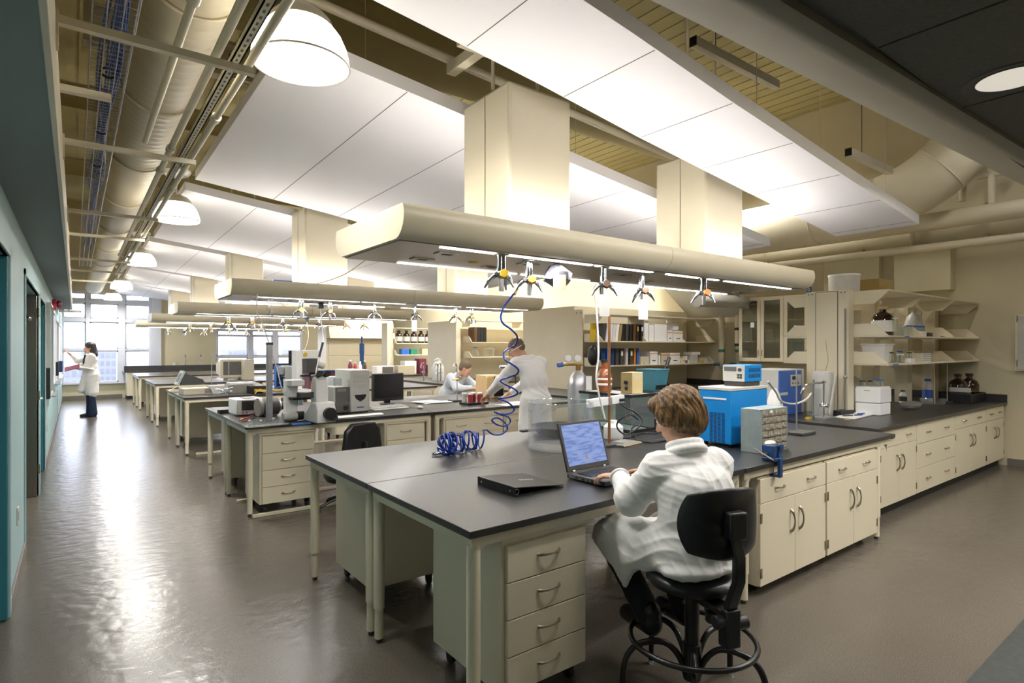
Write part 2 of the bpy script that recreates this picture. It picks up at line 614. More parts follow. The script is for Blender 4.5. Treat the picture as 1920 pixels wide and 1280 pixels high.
def window(n, x0, x1, z0, z1, cols, rails, dark=0.055):
    w = struct('window_%d' % n, MB().box(x0, YB - 0.10, z0 - 0.05, x1, YB + 0.05, z0), 'win_frame')
    fb = MB()
    fb.box(x0 - 0.06, YB - 0.03, z0 - 0.06, x0 + 0.03, YB + 0.12, z1 + 0.06)
    fb.box(x1 - 0.03, YB - 0.03, z0 - 0.06, x1 + 0.06, YB + 0.12, z1 + 0.06)
    fb.box(x0, YB - 0.03, z1 - 0.03, x1, YB + 0.12, z1 + 0.06)
    for (a, c) in cols:
        fb.box(a, YB - 0.04, z0, c, YB + 0.12, z1)
    for (a, c, t) in rails:
        fb.box(x0, YB - 0.02 + t, a, x1, YB + 0.10, c)
    fb.build('window_frame', 'win_frame', w, bevel=0.004)
    xs = [x0] + [k for ac in cols for k in ac] + [x1]
    sb = MB()
    for i in range(0, len(xs), 2):
        for rz in [(z0, rails[0][0])] + [(rails[j][1], rails[j + 1][0]) for j in range(len(rails) - 1)] + [(rails[-1][1], z1)]:
            a, c, p, q = xs[i], xs[i + 1], rz[0], rz[1]
            if q - p < 0.15:
                continue
            for (u0, w0, u1, w1) in ((a, p, a + 0.035, q), (c - 0.035, p, c, q), (a, p, c, p + 0.035), (a, q - 0.035, c, q)):
                sb.box(u0, YB + 0.02, w0, u1, YB + 0.07, w1)
    sb.build('sash', 'win_frame', w)
    MB().box(x0, YB + 0.045, z0, x1, YB + 0.05, z1).build('window_pane', 'glass_win', w)
    return w


window(1, *W1[:2], *W1[2:], [(0.26, 0.36), (1.10, 1.28)], [(1.50, 1.56, 0.02), (2.40, 2.52, 0), (2.98, 3.10, 0)])
window(2, *W2[:2], *W2[2:], [(4.93, 5.10), (5.78, 5.97)], [(1.26, 1.31, 0.02), (2.02, 2.06, 0)])

# the hazy city outside
rnd = random.Random(3)
for i in range(26):
    bx = -30 + i * 4.2
    by = YB + 60 + 26 * (i % 3)
    bw, bh = rnd.uniform(3, 7), rnd.uniform(0.6, 3.2) + (by - 80) * 0.02
    t = thing('city_building', 'hazy pale building in the city beyond the far windows', 'building', (bx, by, -20), group='city buildings beyond the windows')
    MB().box(-bw / 2, 0, 0, bw / 2, 8, 20 + bh - 3).build('facade', 'city', t)
    w = MB()
    for r in range(5):
        for c in range(int(bw / 0.9)):
            x = -bw / 2 + 0.3 + c * 0.9
            z = 20 + bh - 4.4 - r * 1.5
            w.box(x, -0.05, z, x + 0.5, 0.02, z + 0.9)
    w.build('glazing', 'city_dark', t)
t = thing('city_building', 'pale office block standing nearest beyond the low far windows', 'building', (10.5, YB + 30, -20))
MB().box(-5, 0, 0, 9, 10, 20.6).build('facade', 'city', t)
w = MB()
for r in range(6):
    for c in range(12):
        w.box(-4.6 + c * 1.1, -0.05, 12 + r * 1.4, -4.0 + c * 1.1, 0.02, 12.9 + r * 1.4)
w.build('glazing', 'city_dark', t)
struct('ground_outside', MB().box(-120, YB + 20, -21, 160, 300, -20), 'city')

# near soffit with acoustic tiles, rounded bulkhead nose
def ysk(y, x):
    return y - 0.045 * (x - 1.5)


def skew(poly, x0, x1, nm, m, **k):
    """prism of (y,z) polygon between x0 and x1 following the slight skew"""
    n = len(poly)
    vs = [(x0, ysk(p[0], x0), p[1]) for p in poly] + [(x1, ysk(p[0], x1), p[1]) for p in poly]
    fs = [tuple(range(n - 1, -1, -1)), tuple(range(n, 2 * n))] + [(i, (i + 1) % n, n + (i + 1) % n, n + i) for i in range(n)]
    return struct(nm, MB().add(vs, fs), m, **k)


skew([(0.79, 2.545), (0.83, 2.54), (0.87, 2.552), (0.90, 2.575), (1.23, 2.76), (1.27, 2.80), (1.28, 3.2), (0.79, 3.2)], -0.3, XR, 'soffit_nose', 'beam', ang=30)
b = MB()
for i in range(14):
    x0 = -0.28 + i * 0.762
    b.box(x0, -0.35, 2.56, x0 + 0.750, 0.745, 2.60)
    b.box(x0, -1.55, 2.56, x0 + 0.750, -0.36, 2.60)
    b.box(x0, YF, 2.56, x0 + 0.750, -1.56, 2.60)
struct('ceiling_tiles', b, 'tile')
struct('ceiling_near', MB().box(-1.6, YF, 2.575, XR, 0.8, 3.2), 'groove')
t = thing('downlight', 'round recessed downlight in the dark tiled ceiling at the near right', 'light', (2.60, 0.55, 2.56))
MB().lathe([(0.100, 0.0), (0.135, -0.004), (0.140, 0.0), (0.140, 0.006), (0.100, 0.006)], n=40, close=False).build('trim_ring', 'charcoal', t)
MB().lathe([(0.100, -0.003), (0.088, 0.012)], n=40, close=False).build('reflector', 'lgrey', t)
M['downlight_glow'] = glow('downlight_lens', (1.0, 0.93, 0.82), 0.30)
MB().lathe([(0.0, 0.0005), (0.099, 0.0005)], n=40, close=False).build('lens', 'downlight_glow', t, loc=(0, 0, -0.003))

t0_down = t
# electrical panel at the right frame edge
t = thing('electrical_panel', 'pale flush electrical panel on the right wall at the picture edge', 'panel', (XR, 2.05, 1.30))
MB().box(-0.06, -0.55, 0, 0, 0.06, 0.76).build('box', 'cream', t, bevel=0.004)
MB().box(-0.072, -0.53, 0.02, -0.06, 0.03, 0.74).build('door', 'lgrey', t, bevel=0.003)
for z in (0.06, 0.66):
    MB().cyl((-0.075, 0.035, z), (-0.075, 0.035, z + 0.09), 0.008).build('hinge', 'nickel', t)

# ------------------------------------------------------------ left ceiling services
t = thing('spiral_duct', 'large cream spiral air duct running the length of the corridor ceiling', 'duct', (0.46, 0, 3.46))
R = 0.235
b = MB()
prof = []
y = 0.3
vs, fs, n = [], [], 36
ys = []
while y < 21.5:
    for dy, rr in ((0, R), (0.045, R), (0.055, R + 0.0022), (0.065, R)):
        ys.append((y + dy, rr))
    y += 0.11
for (yy, rr) in ys:
    for k in range(n):
        q = 2 * pi * k / n
        vs.append((rr * cos(q), yy + 0.10 * k / n, rr * sin(q)))
for i in range(len(ys) - 1):
    for k in range(n - 1):
        fs.append((i * n + k, i * n + k + 1, (i + 1) * n + k + 1, (i + 1) * n + k))
    fs.append((i * n + n - 1, i * n, (i + 1) * n, (i + 1) * n + n - 1))
b.add(vs, fs).build('duct_shell', 'cream_pipe', t, ang=60)
for yy in (1.9, 3.15, 4.6, 6.2, 7.9, 9.8, 11.8, 14.0):
    MB().tube([((R + 0.012) * cos(a), yy, (R + 0.012) * sin(a)) for a in [2 * pi * i / 40 for i in range(40)]], 0.010, 6, closed=True).build('joint_band', 'cream_pipe', t)

t = thing('cable_tray', 'wire basket cable tray hung beside the corridor duct', 'cable tray', (0.055, 0.8, 3.0))
b = MB()
for (x, z) in ((0, 0.055), (0, 0.0), (0.05, 0), (0.105, 0), (0.155, 0), (0.155, 0.055)):
    b.tube([(x, 0, z), (x, 11.4, z)], 0.0028, 5)
b.build('long_wire', 'alu', t)
b = MB()
for i in range(228):
    y = i * 0.05
    b.tube([(0, y, 0.055), (0, y, 0), (0.155, y, 0), (0.155, y, 0.055)], 0.0018, 4)
b.build('cross_wire', 'alu', t)
b = MB()
rr = random.Random(5)
for i in range(14):
    x0 = 0.105 + rr.uniform(-0.048, 0.048)
    p = []
    for k in range(60):
        y = 0.8 + k * 0.155
        pinch = 0.30 + 0.70 * abs(sin(y * 1.37 + 0.25))
        p.append((0.135 + (x0 - 0.105) * pinch + 0.008 * sin(y * 3 + i) - (y > 5.5) * 0.0, y, 3.012 + 0.02 * (i % 3) * pinch + 0.005 * sin(2 * y + i * 2)))
    b.tube(smooth_path(p, 2), 0.0042, 5)
single('data_cables', b, 'cable_blue', 'bundle of blue data cables lying in the wire basket tray', 'cables', kind='stuff')
for i, y in enumerate((2.43, 3.58, 4.55, 5.4)):
    b = MB().tube([(0.135 + 0.03 * cos(a), y, 3.02 + 0.026 * sin(a)) for a in [2 * pi * i / 16 for i in range(16)]], 0.005, 5, closed=True)
    single('cable_tie', b, 'black', 'black tie around the blue data cables, %s along the tray' % ('nearest', 'second', 'third', 'farthest')[i], 'cable tie')

SNAME = ['nearest', 'second nearest', 'third nearest', 'fourth nearest', 'fifth nearest', 'sixth nearest', 'seventh nearest']
b = MB()
b.box(0, -0.016, -0.006, 0.66, 0.016, 0.006)
b.box(0, -0.016, 0.006, 0.66, -0.011, 0.022)
b.box(0, 0.011, 0.006, 0.66, 0.016, 0.022)
s0 = thing('strut_channel', 'nearest cream strut channel reaching from the fascia under the duct', 'channel', (-0.055, 2.6, 2.775), group='strut channels under the duct')
b.build('channel', 'cream_pipe', s0)
MB().box(0, -0.03, -0.09, 0.008, 0.03, 0.04).build('bracket', 'cream_pipe', s0)
for i, y in enumerate((4.1, 6.15, 7.43, 9.5, 10.9, 12.6)):
    dup(s0, (-0.055, y, 2.775), label='%s cream strut channel from the fascia under the duct' % SNAME[i + 1])
single('strut_channel', MB().box(0, -0.018, -0.015, 0.19, 0.018, 0.015), 'cream_pipe', 'short cream strut stub behind the cable tray between the two nearest full struts', 'channel', (-0.055, 3.32, 2.80))


def pipe(label, x, z, r, y0, y1, joints=(), tail=None, slots=False):
    t = thing('pipe' if not slots else 'slotted_channel', label, 'pipe' if not slots else 'channel', (x, y0, z))
    L = y1 - y0
    if slots:
        b = MB().box(-0.018, 0, 0.0, 0.018, L, 0.006).box(-0.018, 0, 0, -0.013, L, 0.03).box(0.013, 0, 0, 0.018, L, 0.03)
        b.build('channel', 'cream_pipe', t)
        s = MB()
        for i in range(int(L / 0.05)):
            s.box(-0.0045, 0.014 + i * 0.05, -0.0006, 0.0045, 0.036 + i * 0.05, 0.0002)
        s.build('slot', 'groove', t)
    else:
        p = [(0, 0, 0), (0, L, 0)] + ([(a, L + c, d) for a, c, d in tail] if tail else [])
        MB().tube(p, r, 12).build('pipe_run', 'cream_pipe', t)
        for j in joints:
            MB().cyl((0, j - y0 - 0.03, 0), (0, j - y0 + 0.03, 0), r * 1.45).build('coupling', 'cream_pipe', t)
    return t


pipe('cream pipe nearest the duct centre resting above the struts', 0.335, 2.86, 0.016, 0.8, 4.1, (2.3,))
pipe('thick cream pipe second from the duct on the strut ends', 0.475, 2.86, 0.018, 0.8, 9.4, (4.15, 4.7, 6.6), tail=[(0.14, 0.12, 0)])
pipe('slotted cream channel between two pipes under the corridor ceiling', 0.55, 2.85, 0, 0.8, 12.0, slots=True)
pipe('outermost cream pipe along the strut ends beside the pendants', 0.605, 2.86, 0.017, 0.8, 12.4, (3.45, 5.2, 7.6))
# cellular beam, cross ducts and high pipes
b = MB()
b.box(0.0, -0.06, 0.0, 3.2, 0.06, 0.014).box(0.0, -0.06, 0.30, 3.2, 0.06, 0.314)
b.box(0.0, -0.006, 0, 3.2, 0.006, 0.30)
t = thing('roof_beam', 'cream perforated steel beam above the corridor duct', 'beam', (0.05, 5.6, 4.0))
b.build('beam_web', 'cream_pipe', t)
b = MB()
for i in range(24):
    b.cyl((0.15 + i * 0.13, -0.0085, 0.08 + 0.13 * (i % 2)), (0.15 + i * 0.13, 0.0085, 0.08 + 0.13 * (i % 2)), 0.025, n=12)
b.build('beam_hole', 'groove', t)
single('roof_duct', MB().cyl((0, 0, 0), (6.6, 0, 0), 0.30, n=28), 'khaki', 'round khaki duct crossing high between the two nearest ceiling panels', 'duct', (0.9, 5.1, 4.55))
single('pipe', MB().cyl((0, 0, 0), (6, 0, -0.45), 0.032, n=12), 'cream_pipe', 'white pipe crossing high in the gap behind the nearest ceiling panel', 'pipe', Py(560, -12, 3.6))
for i, y in enumerate((2.2, 6.1, 10.0, 13.9, 17.8)):
    t = thing('roof_beam', 'khaki roof beam crossing the ceiling, %s to the camera' % SNAME[i], 'beam', (-0.3, y, 4.9))
    MB().box(0, -0.08, 0, 8.9, 0.08, 0.02).box(0, -0.01, 0.02, 8.9, 0.01, 0.33).box(0, -0.08, 0.33, 8.9, 0.08, 0.35).build('beam_web', 'khaki', t)
for i, y in enumerate((3.04, 6.94, 10.84)):
    t = thing('support_rail', 'cream support rail above the %s overhead carrier columns' % SNAME[i], 'rail', (1.9, y, 3.50))
    MB().box(0, -0.04, 0, 3.4, 0.04, 0.06).build('rail', 'cream_pipe', t)
    MB().box(0.2, -0.9, 0.06, 0.27, 0.5, 0.13).build('cross_rail', 'cream_pipe', t)
    MB().box(2.3, -0.5, 0.06, 2.37, 0.5, 0.13).build('cross_rail', 'cream_pipe', t)
    for x in (0.25, 0.62, 2.3, 2.7):
        MB().cyl((x, 0.0, -0.22), (x, 0.0, 1.4), 0.012, n=6).build('hanger_rod', 'cream_pipe', t)

# right side high services
W = smooth_path([(9.45, 2.25, 5.2), (9.42, 2.3, 4.7), (9.35, 2.55, 4.2), (9.25, 3.0, 3.82), (9.15, 3.7, 3.62), (9.1, 4.6, 3.58), (9.1, 8.5, 3.58)], 5)
t = thing('elbow_duct', 'fat white round duct curving down along the right wall', 'duct', (0, 0, 0))
MB().tube(W, 0.37, 28).build('duct_shell', 'cream_pipe', t)
for i in (6, 12, 18, 24, 28):
    b = MB()
    p, q = Vector(W[i]), Vector(W[i + 1])
    d = (q - p).normalized()
    a = d.orthogonal().normalized()
    c = d.cross(a)
    b.tube([p + (a * cos(k * pi / 14) + c * sin(k * pi / 14)) * 0.372 for k in range(28)], 0.008, 5, closed=True)
    b.build('joint_band', 'cream_pipe', t)


def wallpipe(label, uv0, uv1, x, r):
    p, q = Px(*uv0, x), Px(*uv1, x)
    z = (p[2] + q[2]) / 2
    t = thing('pipe', label, 'pipe', (x, 0, z))
    MB().cyl((0, q[1] - 1.5, 0), (0, p[1] + 3, 0), r, n=14).build('pipe_run', 'cream_pipe', t)
    for y in (2.4, 4.0, 5.6):
        MB().tube([(0, y, 0), (0.2, y, r + 0.06), (XR - x, y, r + 0.06)], 0.014, 6).build('pipe_bracket', 'cream_pipe', t)
    return t


wallpipe('thick cream pipe along the upper right wall', (1450, 460), (1920, 388), 9.85, 0.125)
wallpipe('thin cream pipe below the thick one on the right wall', (1500, 496), (1920, 438), 9.9, 0.055)
for i, (u, v) in enumerate(((1805, 330), (1860, 340))):
    p = Px(u, v, 9.9)
    t = thing('sprinkler_fitting', 'cream sprinkler fitting high on the right wall, %s from the wall corner' % ('second', 'first')[i], 'pipe fitting', p)
    MB().cyl((0, 0, -0.35), (0, 0, 0.2), 0.045).cyl((0, -0.15, 0.1), (0, 0.15, 0.1), 0.045).build('fitting', 'cream_pipe', t)
    MB().cyl((-0.05, -0.15, 0.1), (-0.05, -0.22, 0.1), 0.04).build('valve', 'charcoal', t)
single('junction_box', MB().box(-0.2, -0.36, 0, 0, 0.36, 0.62), 'cream_matte', 'cream boxed conduit housing on the right wall above the reagent shelves', 'box', (XR, 3.15, 2.45), bevel=0.006)
single('wall_chase', MB().box(-0.15, -0.42, 0, 0, 0.42, 0.78), 'cream_matte', 'wide pale wall chase left of the conduit housing on the right wall', 'box', (XR, 4.15, 2.35), bevel=0.006)
single('conduit', MB().cyl((0, 0, 0), (0, 0, 0.9), 0.035), 'cream_pipe', 'vertical conduit rising from the conduit housing on the right wall', 'pipe', (XR - 0.08, 3.3, 3.07))
for i, (uu, y) in enumerate((((1300, 78), 2.3), ((1591, 285), 2.1))):
    p = Py(*uu, y)
    t = thing('strut_channel', ('upper', 'lower')[i] + ' loose strut channel hung beyond the nearest ceiling panel edge', 'channel', p)
    MB().box(0, -0.025, -0.03, 1.05 - 0.2 * i, 0.025, 0.03).build('channel', 'cream_pipe', t)
    MB().box(-0.006, -0.026, -0.031, 0, 0.026, 0.031).build('end_cap', 'black', t)
    MB().cyl((0.25, 0, 0.03), (0.25, 0, 2.0), 0.004, n=5).build('wire', 'groove', t)

# ------------------------------------------------------------ pendants
M['lamp_glow'] = glow('prismatic_lamp_dome', (1.0, 0.94, 0.80), 2.6)
M['lamp_glow_b'] = glow('lamp_lens', (1.0, 0.95, 0.84), 4.0)
n = 64
prof = [(0.10, 0.205), (0.135, 0.20), (0.165, 0.18), (0.195, 0.14), (0.217, 0.09), (0.228, 0.04), (0.232, 0.0), (0.226, 0.0), (0.205, 0.06)]
p0 = thing('pendant_lamp', 'nearest of the white dome pendant lamps along the corridor', 'lamp', (0.9, 2.93, 3.03), group='dome pendant lamps')
vs, fs = [], []
for (r, z) in prof:
    for k in range(n):
        q = 2 * pi * k / n
        rr = r + (0.0022 if k % 2 else -0.0022) * (r > 0.12)
        vs.append((rr * cos(q), rr * sin(q), z))
for i in range(len(prof) - 1):
    for k in range(n):
        fs.append((i * n + k, i * n + (k + 1) % n, (i + 1) * n + (k + 1) % n, (i + 1) * n + k))
MB().add(vs, fs).build('lamp_shade', 'lamp_glow', p0, ang=10)
MB().lathe([(0.0, 0.05), (0.2, 0.045), (0.21, 0.05)], n=40, close=False).build('lens', 'lamp_glow_b', p0)
MB().tube([(0.232 * cos(a), 0.232 * sin(a), 0.002) for a in [2 * pi * i / 48 for i in range(48)]], 0.005, 6, closed=True).build('rim', 'pend_rim', p0)
MB().lathe([(0.0, 0.285), (0.06, 0.285), (0.11, 0.262), (0.145, 0.225), (0.158, 0.19), (0.10, 0.19)], n=36, close=False).build('gear_housing', 'pend_rim', p0)
MB().cyl((0, 0, 0.28), (0, 0, 0.49), 0.008).build('stem', 'whitep', p0)
MB().lathe([(0.0, 0.48), (0.05, 0.482), (0.115, 0.50), (0.145, 0.545), (0.14, 0.565), (0.0, 0.57)], n=36, close=False).build('canopy', 'whitep', p0)
MB().cyl((0.05, 0, 0.56), (0.05, 0, 2.66), 0.007, n=6).build('hanger_rod', 'cream_pipe', p0)
for i, y in enumerate((7.38, 11.75, 16.9, 21.0)):
    dup(p0, (0.9, y, 3.03), label=('second nearest', 'third nearest', 'fourth nearest', 'farthest')[i] + ' of the white dome pendant lamps along the corridor')

# ------------------------------------------------------------ ceiling panels
NEAR = [(0.97, 3.372), (1.29, 3.335), (2.15, 3.240), (3.17, 3.102), (4.31, 2.968), (6.2, 2.755)]


def lerp_prof(p, x):
    for (a, za), (c, zc) in zip(p, p[1:]):
        if x <= c or c == p[-1][0]:
            return za + (zc - za) * (x - a) / (c - a)


def cloud(k, yn, yf, drop, x0, x1, label):
    t = thing('ceiling_panel', label, 'ceiling panel', (x0, yn, 2.7))
    JX = [1.0 + 0.7254 * i for i in range(1, 8)]
    xs = [x0] + [x for x in JX if x0 + 0.1 < x < x1 - 0.1] + [x1]
    xs = sorted(set(xs + [x0 + (x1 - x0) * i / 12 for i in range(13)]))
    b = MB()
    vs, fs = [], []
    for x in xs:
        z = lerp_prof(NEAR, x) - 2.7
        for (y, dz) in ((0, 0), (yf - yn, -drop), (yf - yn, 0.09 - drop), (0, 0.09)):
            vs.append((x - x0, y, z + dz))
    m = len(xs)
    for i in range(m - 1):
        for q in range(4):
            fs.append((i * 4 + q, i * 4 + (q + 1) % 4, i * 4 + 4 + (q + 1) % 4, i * 4 + 4 + q))
    fs += [(0, 1, 2, 3), (m * 4 - 1, m * 4 - 2, m * 4 - 3, m * 4 - 4)]
    b.add(vs, fs).build('panel_board', 'white', t, ang=30)
    g = MB()
    for x in JX:
        if x0 + 0.1 < x < x1 - 0.1:
            z = lerp_prof(NEAR, x) - 2.7
            g.add([(x - x0 - 0.0028, 0.01, z - 0.0012), (x - x0 + 0.0028, 0.01, z - 0.0012), (x - x0 + 0.0028, yf - yn - 0.01, z - drop - 0.0012), (x - x0 - 0.0028, yf - yn - 0.01, z - drop - 0.0012),
                   (x - x0 - 0.0028, 0.01, z + 0.01), (x - x0 + 0.0028, 0.01, z + 0.01), (x - x0 + 0.0028, yf - yn - 0.01, z - drop + 0.01), (x - x0 - 0.0028, yf - yn - 0.01, z - drop + 0.01)],
                  [(0, 1, 2, 3), (4, 7, 6, 5), (0, 4, 5, 1), (1, 5, 6, 2), (2, 6, 7, 3), (3, 7, 4, 0)])
    g.build('panel_joint', 'groove', t)
    for fx in (0.12, 0.5, 0.9):
        for fy in (0.12, 0.88):
            x = x0 + (x1 - x0) * fx
            z = lerp_prof(NEAR, x) - 2.7
            MB().cyl((x - x0, fy * (yf - yn), z), (x - x0, fy * (yf - yn), 2.95), 0.003, n=4).build('hanger_wire', 'cream_pipe', t)
    return t


cloud(0, 1.97, 2.70, 0.0, 0.97, 6.2, 'nearest and narrowest white sloping ceiling panel at the top of the view')
PN = ['wide white sloping ceiling panel between the two nearest overhead booms', 'white sloping ceiling panel between the second and third overhead booms', 'white sloping ceiling panel between the third and fourth overhead booms',
      'white sloping ceiling panel between the fourth and fifth overhead booms', 'farthest white sloping ceiling panel nearest the windows']
for k in range(5):
    cloud(k + 1, 3.40 + 3.9 * k, min(6.60 + 3.9 * k, 22.0), 0.05, 0.97, 6.2, PN[k])

# ------------------------------------------------------------ overhead service booms
M['strip_glow'] = glow('fluorescent_strip', (1.0, 0.95, 0.86), 5.0)
M['up_glow'] = glow('uplight_tube', (1.0, 0.95, 0.88), 9.0)
HX0, HX1 = 1.29, 5.49
HY = [3.04 + 3.9 * k for k in range(5)]
BOOM = ['nearest', 'second', 'third', 'fourth', 'fifth and farthest']


def hood_prof():
    h = [(0.448, 0.168), (0.458, 0.150), (0.464, 0.120), (0.462, 0.090), (0.452, 0.060), (0.432, 0.032), (0.405, 0.010), (0.375, 0.0)]
    return [(-y, z) for y, z in h] + [(y, z) for y, z in reversed(h)] + [(0.432, 0.168), (0.432, 0.130), (-0.432, 0.130), (-0.432, 0.168)]


L = HX1 - HX0
h0 = thing('service_boom', 'nearest cream overhead service boom with bullnose edges', 'service boom', (HX0, HY[0], 2.17), group='overhead service booms')
b = MB().prism(hood_prof(), 'x', 0.0, 2.094).prism(hood_prof(), 'x', 2.098, L)
b.build('boom_shell', 'cream', h0, ang=28)
for x in (-0.004, L):
    MB().prism(hood_prof()[:16], 'x', x, x + 0.004).build('end_cap', 'cream', h0, ang=28)
MB().prism([(y * 0.995, z * 0.995 + 0.0004) for y, z in hood_prof()], 'x', 2.09, 2.102).build('shell_seam', 'groove', h0)
MB().box(0.02, -0.37, -0.006, L - 0.02, 0.37, 0.001).build('underside_panel', 'steel', h0)
for (x0, x1) in ((0.28, 1.42), (1.46, 2.03), (2.2, 2.85), (2.95, 4.0)):
    MB().box(x0, -0.345, -0.010, x1, -0.315, -0.005).build('task_light', 'strip_glow', h0)
for (x0, x1) in ((0.35, 1.30), (1.35, 2.05), (2.3, 3.4), (3.45, 4.0)):
    MB().box(x0, 0.315, -0.010, x1, 0.345, -0.005).build('task_light', 'strip_glow', h0)
for (x, y) in ((0.42, -0.16), (0.40, 0.10), (0.95, 0.14), (1.05, -0.12), (1.55, 0.1), (1.95, -0.12), (2.45, 0.08), (2.9, -0.14), (3.3, 0.05), (3.75, -0.1), (3.95, 0.15)):
    v = MB().box(x - 0.07, y - 0.035, -0.012, x + 0.07, y + 0.035, -0.006)
    o = v.build('outlet_plate', 'steel', h0)
    MB().box(x - 0.03, y - 0.018, -0.0135, x + 0.03, y + 0.018, -0.0118).build('socket', 'groove', o)
MB().lathe([(0.0, -0.013), (0.028, -0.012), (0.032, -0.006)], (0.72, 0.02, 0), n=20, close=False).build('outlet_cap', 'yellow', h0)
# troughs with uplight tubes on top
for y in (-0.355, 0.365):
    MB().box(0.15, y - 0.06, 0.130, L - 0.15, y + 0.06, 0.136).build('uplight_trough', 'whitep', h0)
    MB().cyl((0.2, y, 0.147), (L - 0.2, y, 0.147), 0.010, n=10).build('uplight_tube', 'up_glow', h0)
# carrier columns, carried through to the roof
for (x0, x1) in ((2.10, 2.61), (4.12, 4.66)):
    MB().box(x0 - HX0, -0.24, 0.130, x1 - HX0, 0.28, 1.08).build('carrier_column', 'cream', h0, bevel=0.02)
    MB().box(x0 - HX0 - 0.003, -0.24 + 0.255, 0.17, x0 - HX0 - 0.001, -0.24 + 0.259, 1.06).build('column_seam', 'groove', h0)
for k in range(1, 5):
    dup(h0, (HX0, HY[k], 2.17), label='%s cream overhead service boom counted from the camera' % BOOM[k])


def area(name, loc, rot, sx, sy, w, col):
    l = bpy.data.lights.new(name, 'AREA')
    l.shape = 'RECTANGLE'
    l.size, l.size_y = sx, sy
    l.energy = w
    l.color = col
    o = bpy.data.objects.new(name, l)
    COL.objects.link(o)
    o.location = loc
    o.rotation_euler = rot
    return o


UPW, TASKW, DOWNW = 9.4, 16.0, 18.0
PENDW = (17.0, 50.0, 50.0, 45.0, 38.0)
STRIPW = (10.0, 95.0, 165.0, 165.0, 150.0)
for k in range(5):
    for y in (-0.355, 0.365):
        area('uplight_lamp', (HX0 + L / 2, HY[k] + y, 2.335), (pi, 0, 0), L - 0.4, 0.05, UPW, (1.0, 0.975, 0.96))
    for y in (-0.33, 0.33):
        area('task_lamp', (HX0 + 2.15, HY[k] + y, 2.157), (0, 0, 0), 3.7, 0.03, TASKW, (1.0, 0.975, 0.95))
def disk(name, loc, r, w, col, spread=150):
    l = bpy.data.lights.new(name, 'AREA')
    l.shape = 'DISK'
    l.size = 2 * r
    l.energy = w
    l.color = col
    l.spread = radians(spread)
    o = bpy.data.objects.new(name, l)
    COL.objects.link(o)
    o.location = loc
    return o


for x, kw in ((2.60, 0.10), (4.6, 0.85), (6.6, 1.1), (8.6, 0.9)):
    for y in (0.55, -1.0):
        disk('downlight_lamp', (x, y, 2.55), 0.09, DOWNW * kw, (1.0, 0.96, 0.90))
for i, y in enumerate((2.93, 7.38, 11.75, 16.9, 21.0)):
    disk('pendant_bulb', (0.9, y, 3.02), 0.2, PENDW[i], (1.0, 0.97, 0.92), 170)
t = thing('strip_luminaire', 'added fill strip hung unseen between the near soffit and the nearest ceiling panel', 'lamp', (1.6, 1.335, 2.94), -0.045, group='high strip luminaires')  # added fixture, unseen behind the soffit nose, to brighten the boom fronts
MB().box(0, -0.05, 0, 4.2, 0.05, 0.05).build('housing', 'whitep', t)
MB().box(0.02, -0.04, -0.012, 4.18, 0.04, 0.0).build('tube_cover', 'strip_glow', t)
for x in (0.3, 3.9):
    MB().cyl((x, 0, 0.05), (x, 0, ZC - 2.94), 0.006, n=6).build('hanger_rod', 'cream_pipe', t)
area('strip_lamp', (3.7, 1.24, 2.92), (0, 0, -0.045), 4.1, 0.08, 32.0, (1.0, 0.97, 0.92))  # fill light of the added strip, aimed at the nearest boom front
for (x, z, sx, sz) in ((0.82, 1.9, 2.3, 2.8), (5.4, 1.5, 2.9, 1.45)):
    o = area('window_portal', (x, YB + 0.16, z), (radians(-90), 0, 0), sx, sz, 1.0, (1, 1, 1))
    o.data.cycles.is_portal = True
# high strip luminaires above the ceiling panels on the inner side of the room
for i, y in enumerate((1.75, 5.2, 9.1, 13.0, 16.9)):
    t = thing('strip_luminaire', 'high fluorescent strip luminaire hung under the roof over the %s island' % ('near side of the first', 'gap behind the first', 'gap behind the second', 'gap behind the third', 'gap behind the fourth')[i], 'lamp', (6.6, y, 4.45), group='high strip luminaires')
    MB().box(0, -0.06, 0, 2.6, 0.06, 0.05).build('housing', 'whitep', t)
    MB().box(0.02, -0.05, -0.012, 2.58, 0.05, 0.0).build('tube_cover', 'strip_glow', t)
    for x in (0.3, 2.3):
        MB().cyl((x, 0, 0.05), (x, 0, ZC - 4.45), 0.006, n=6).build('hanger_rod', 'cream_pipe', t)
    area('strip_lamp', (7.9, y, 4.43), (0, 0, 0), 2.5, 0.10, STRIPW[i], (1.0, 0.97, 0.92))
# ------------------------------------------------------------ lab tables
TOP = 0.87


def gusset(b, x, y, dx, dy, along):
    """concave corner bracket under the apron next to a leg"""
    r = 0.085
    pts = [(0, 0), (r, 0)] + [(r + 0.0 - r * sin(radians(a)) * 1.0, -r + r * cos(radians(a)) - 0.0) for a in range(0, 91, 15)][1:] + [(0, -r)]
    pts = [(0, 0), (r, 0)] + [(r - r * sin(radians(a)), -r * (1 - cos(radians(a)))) for a in range(15, 91, 15)]
    if along == 'x':
        b.prism([(x + dx * p, 0.795 + q) for p, q in pts], 'y', y, y + dy)
    else:
        b.prism([(y + dx * p, 0.795 + q) for p, q in pts], 'x', x, x + dy)


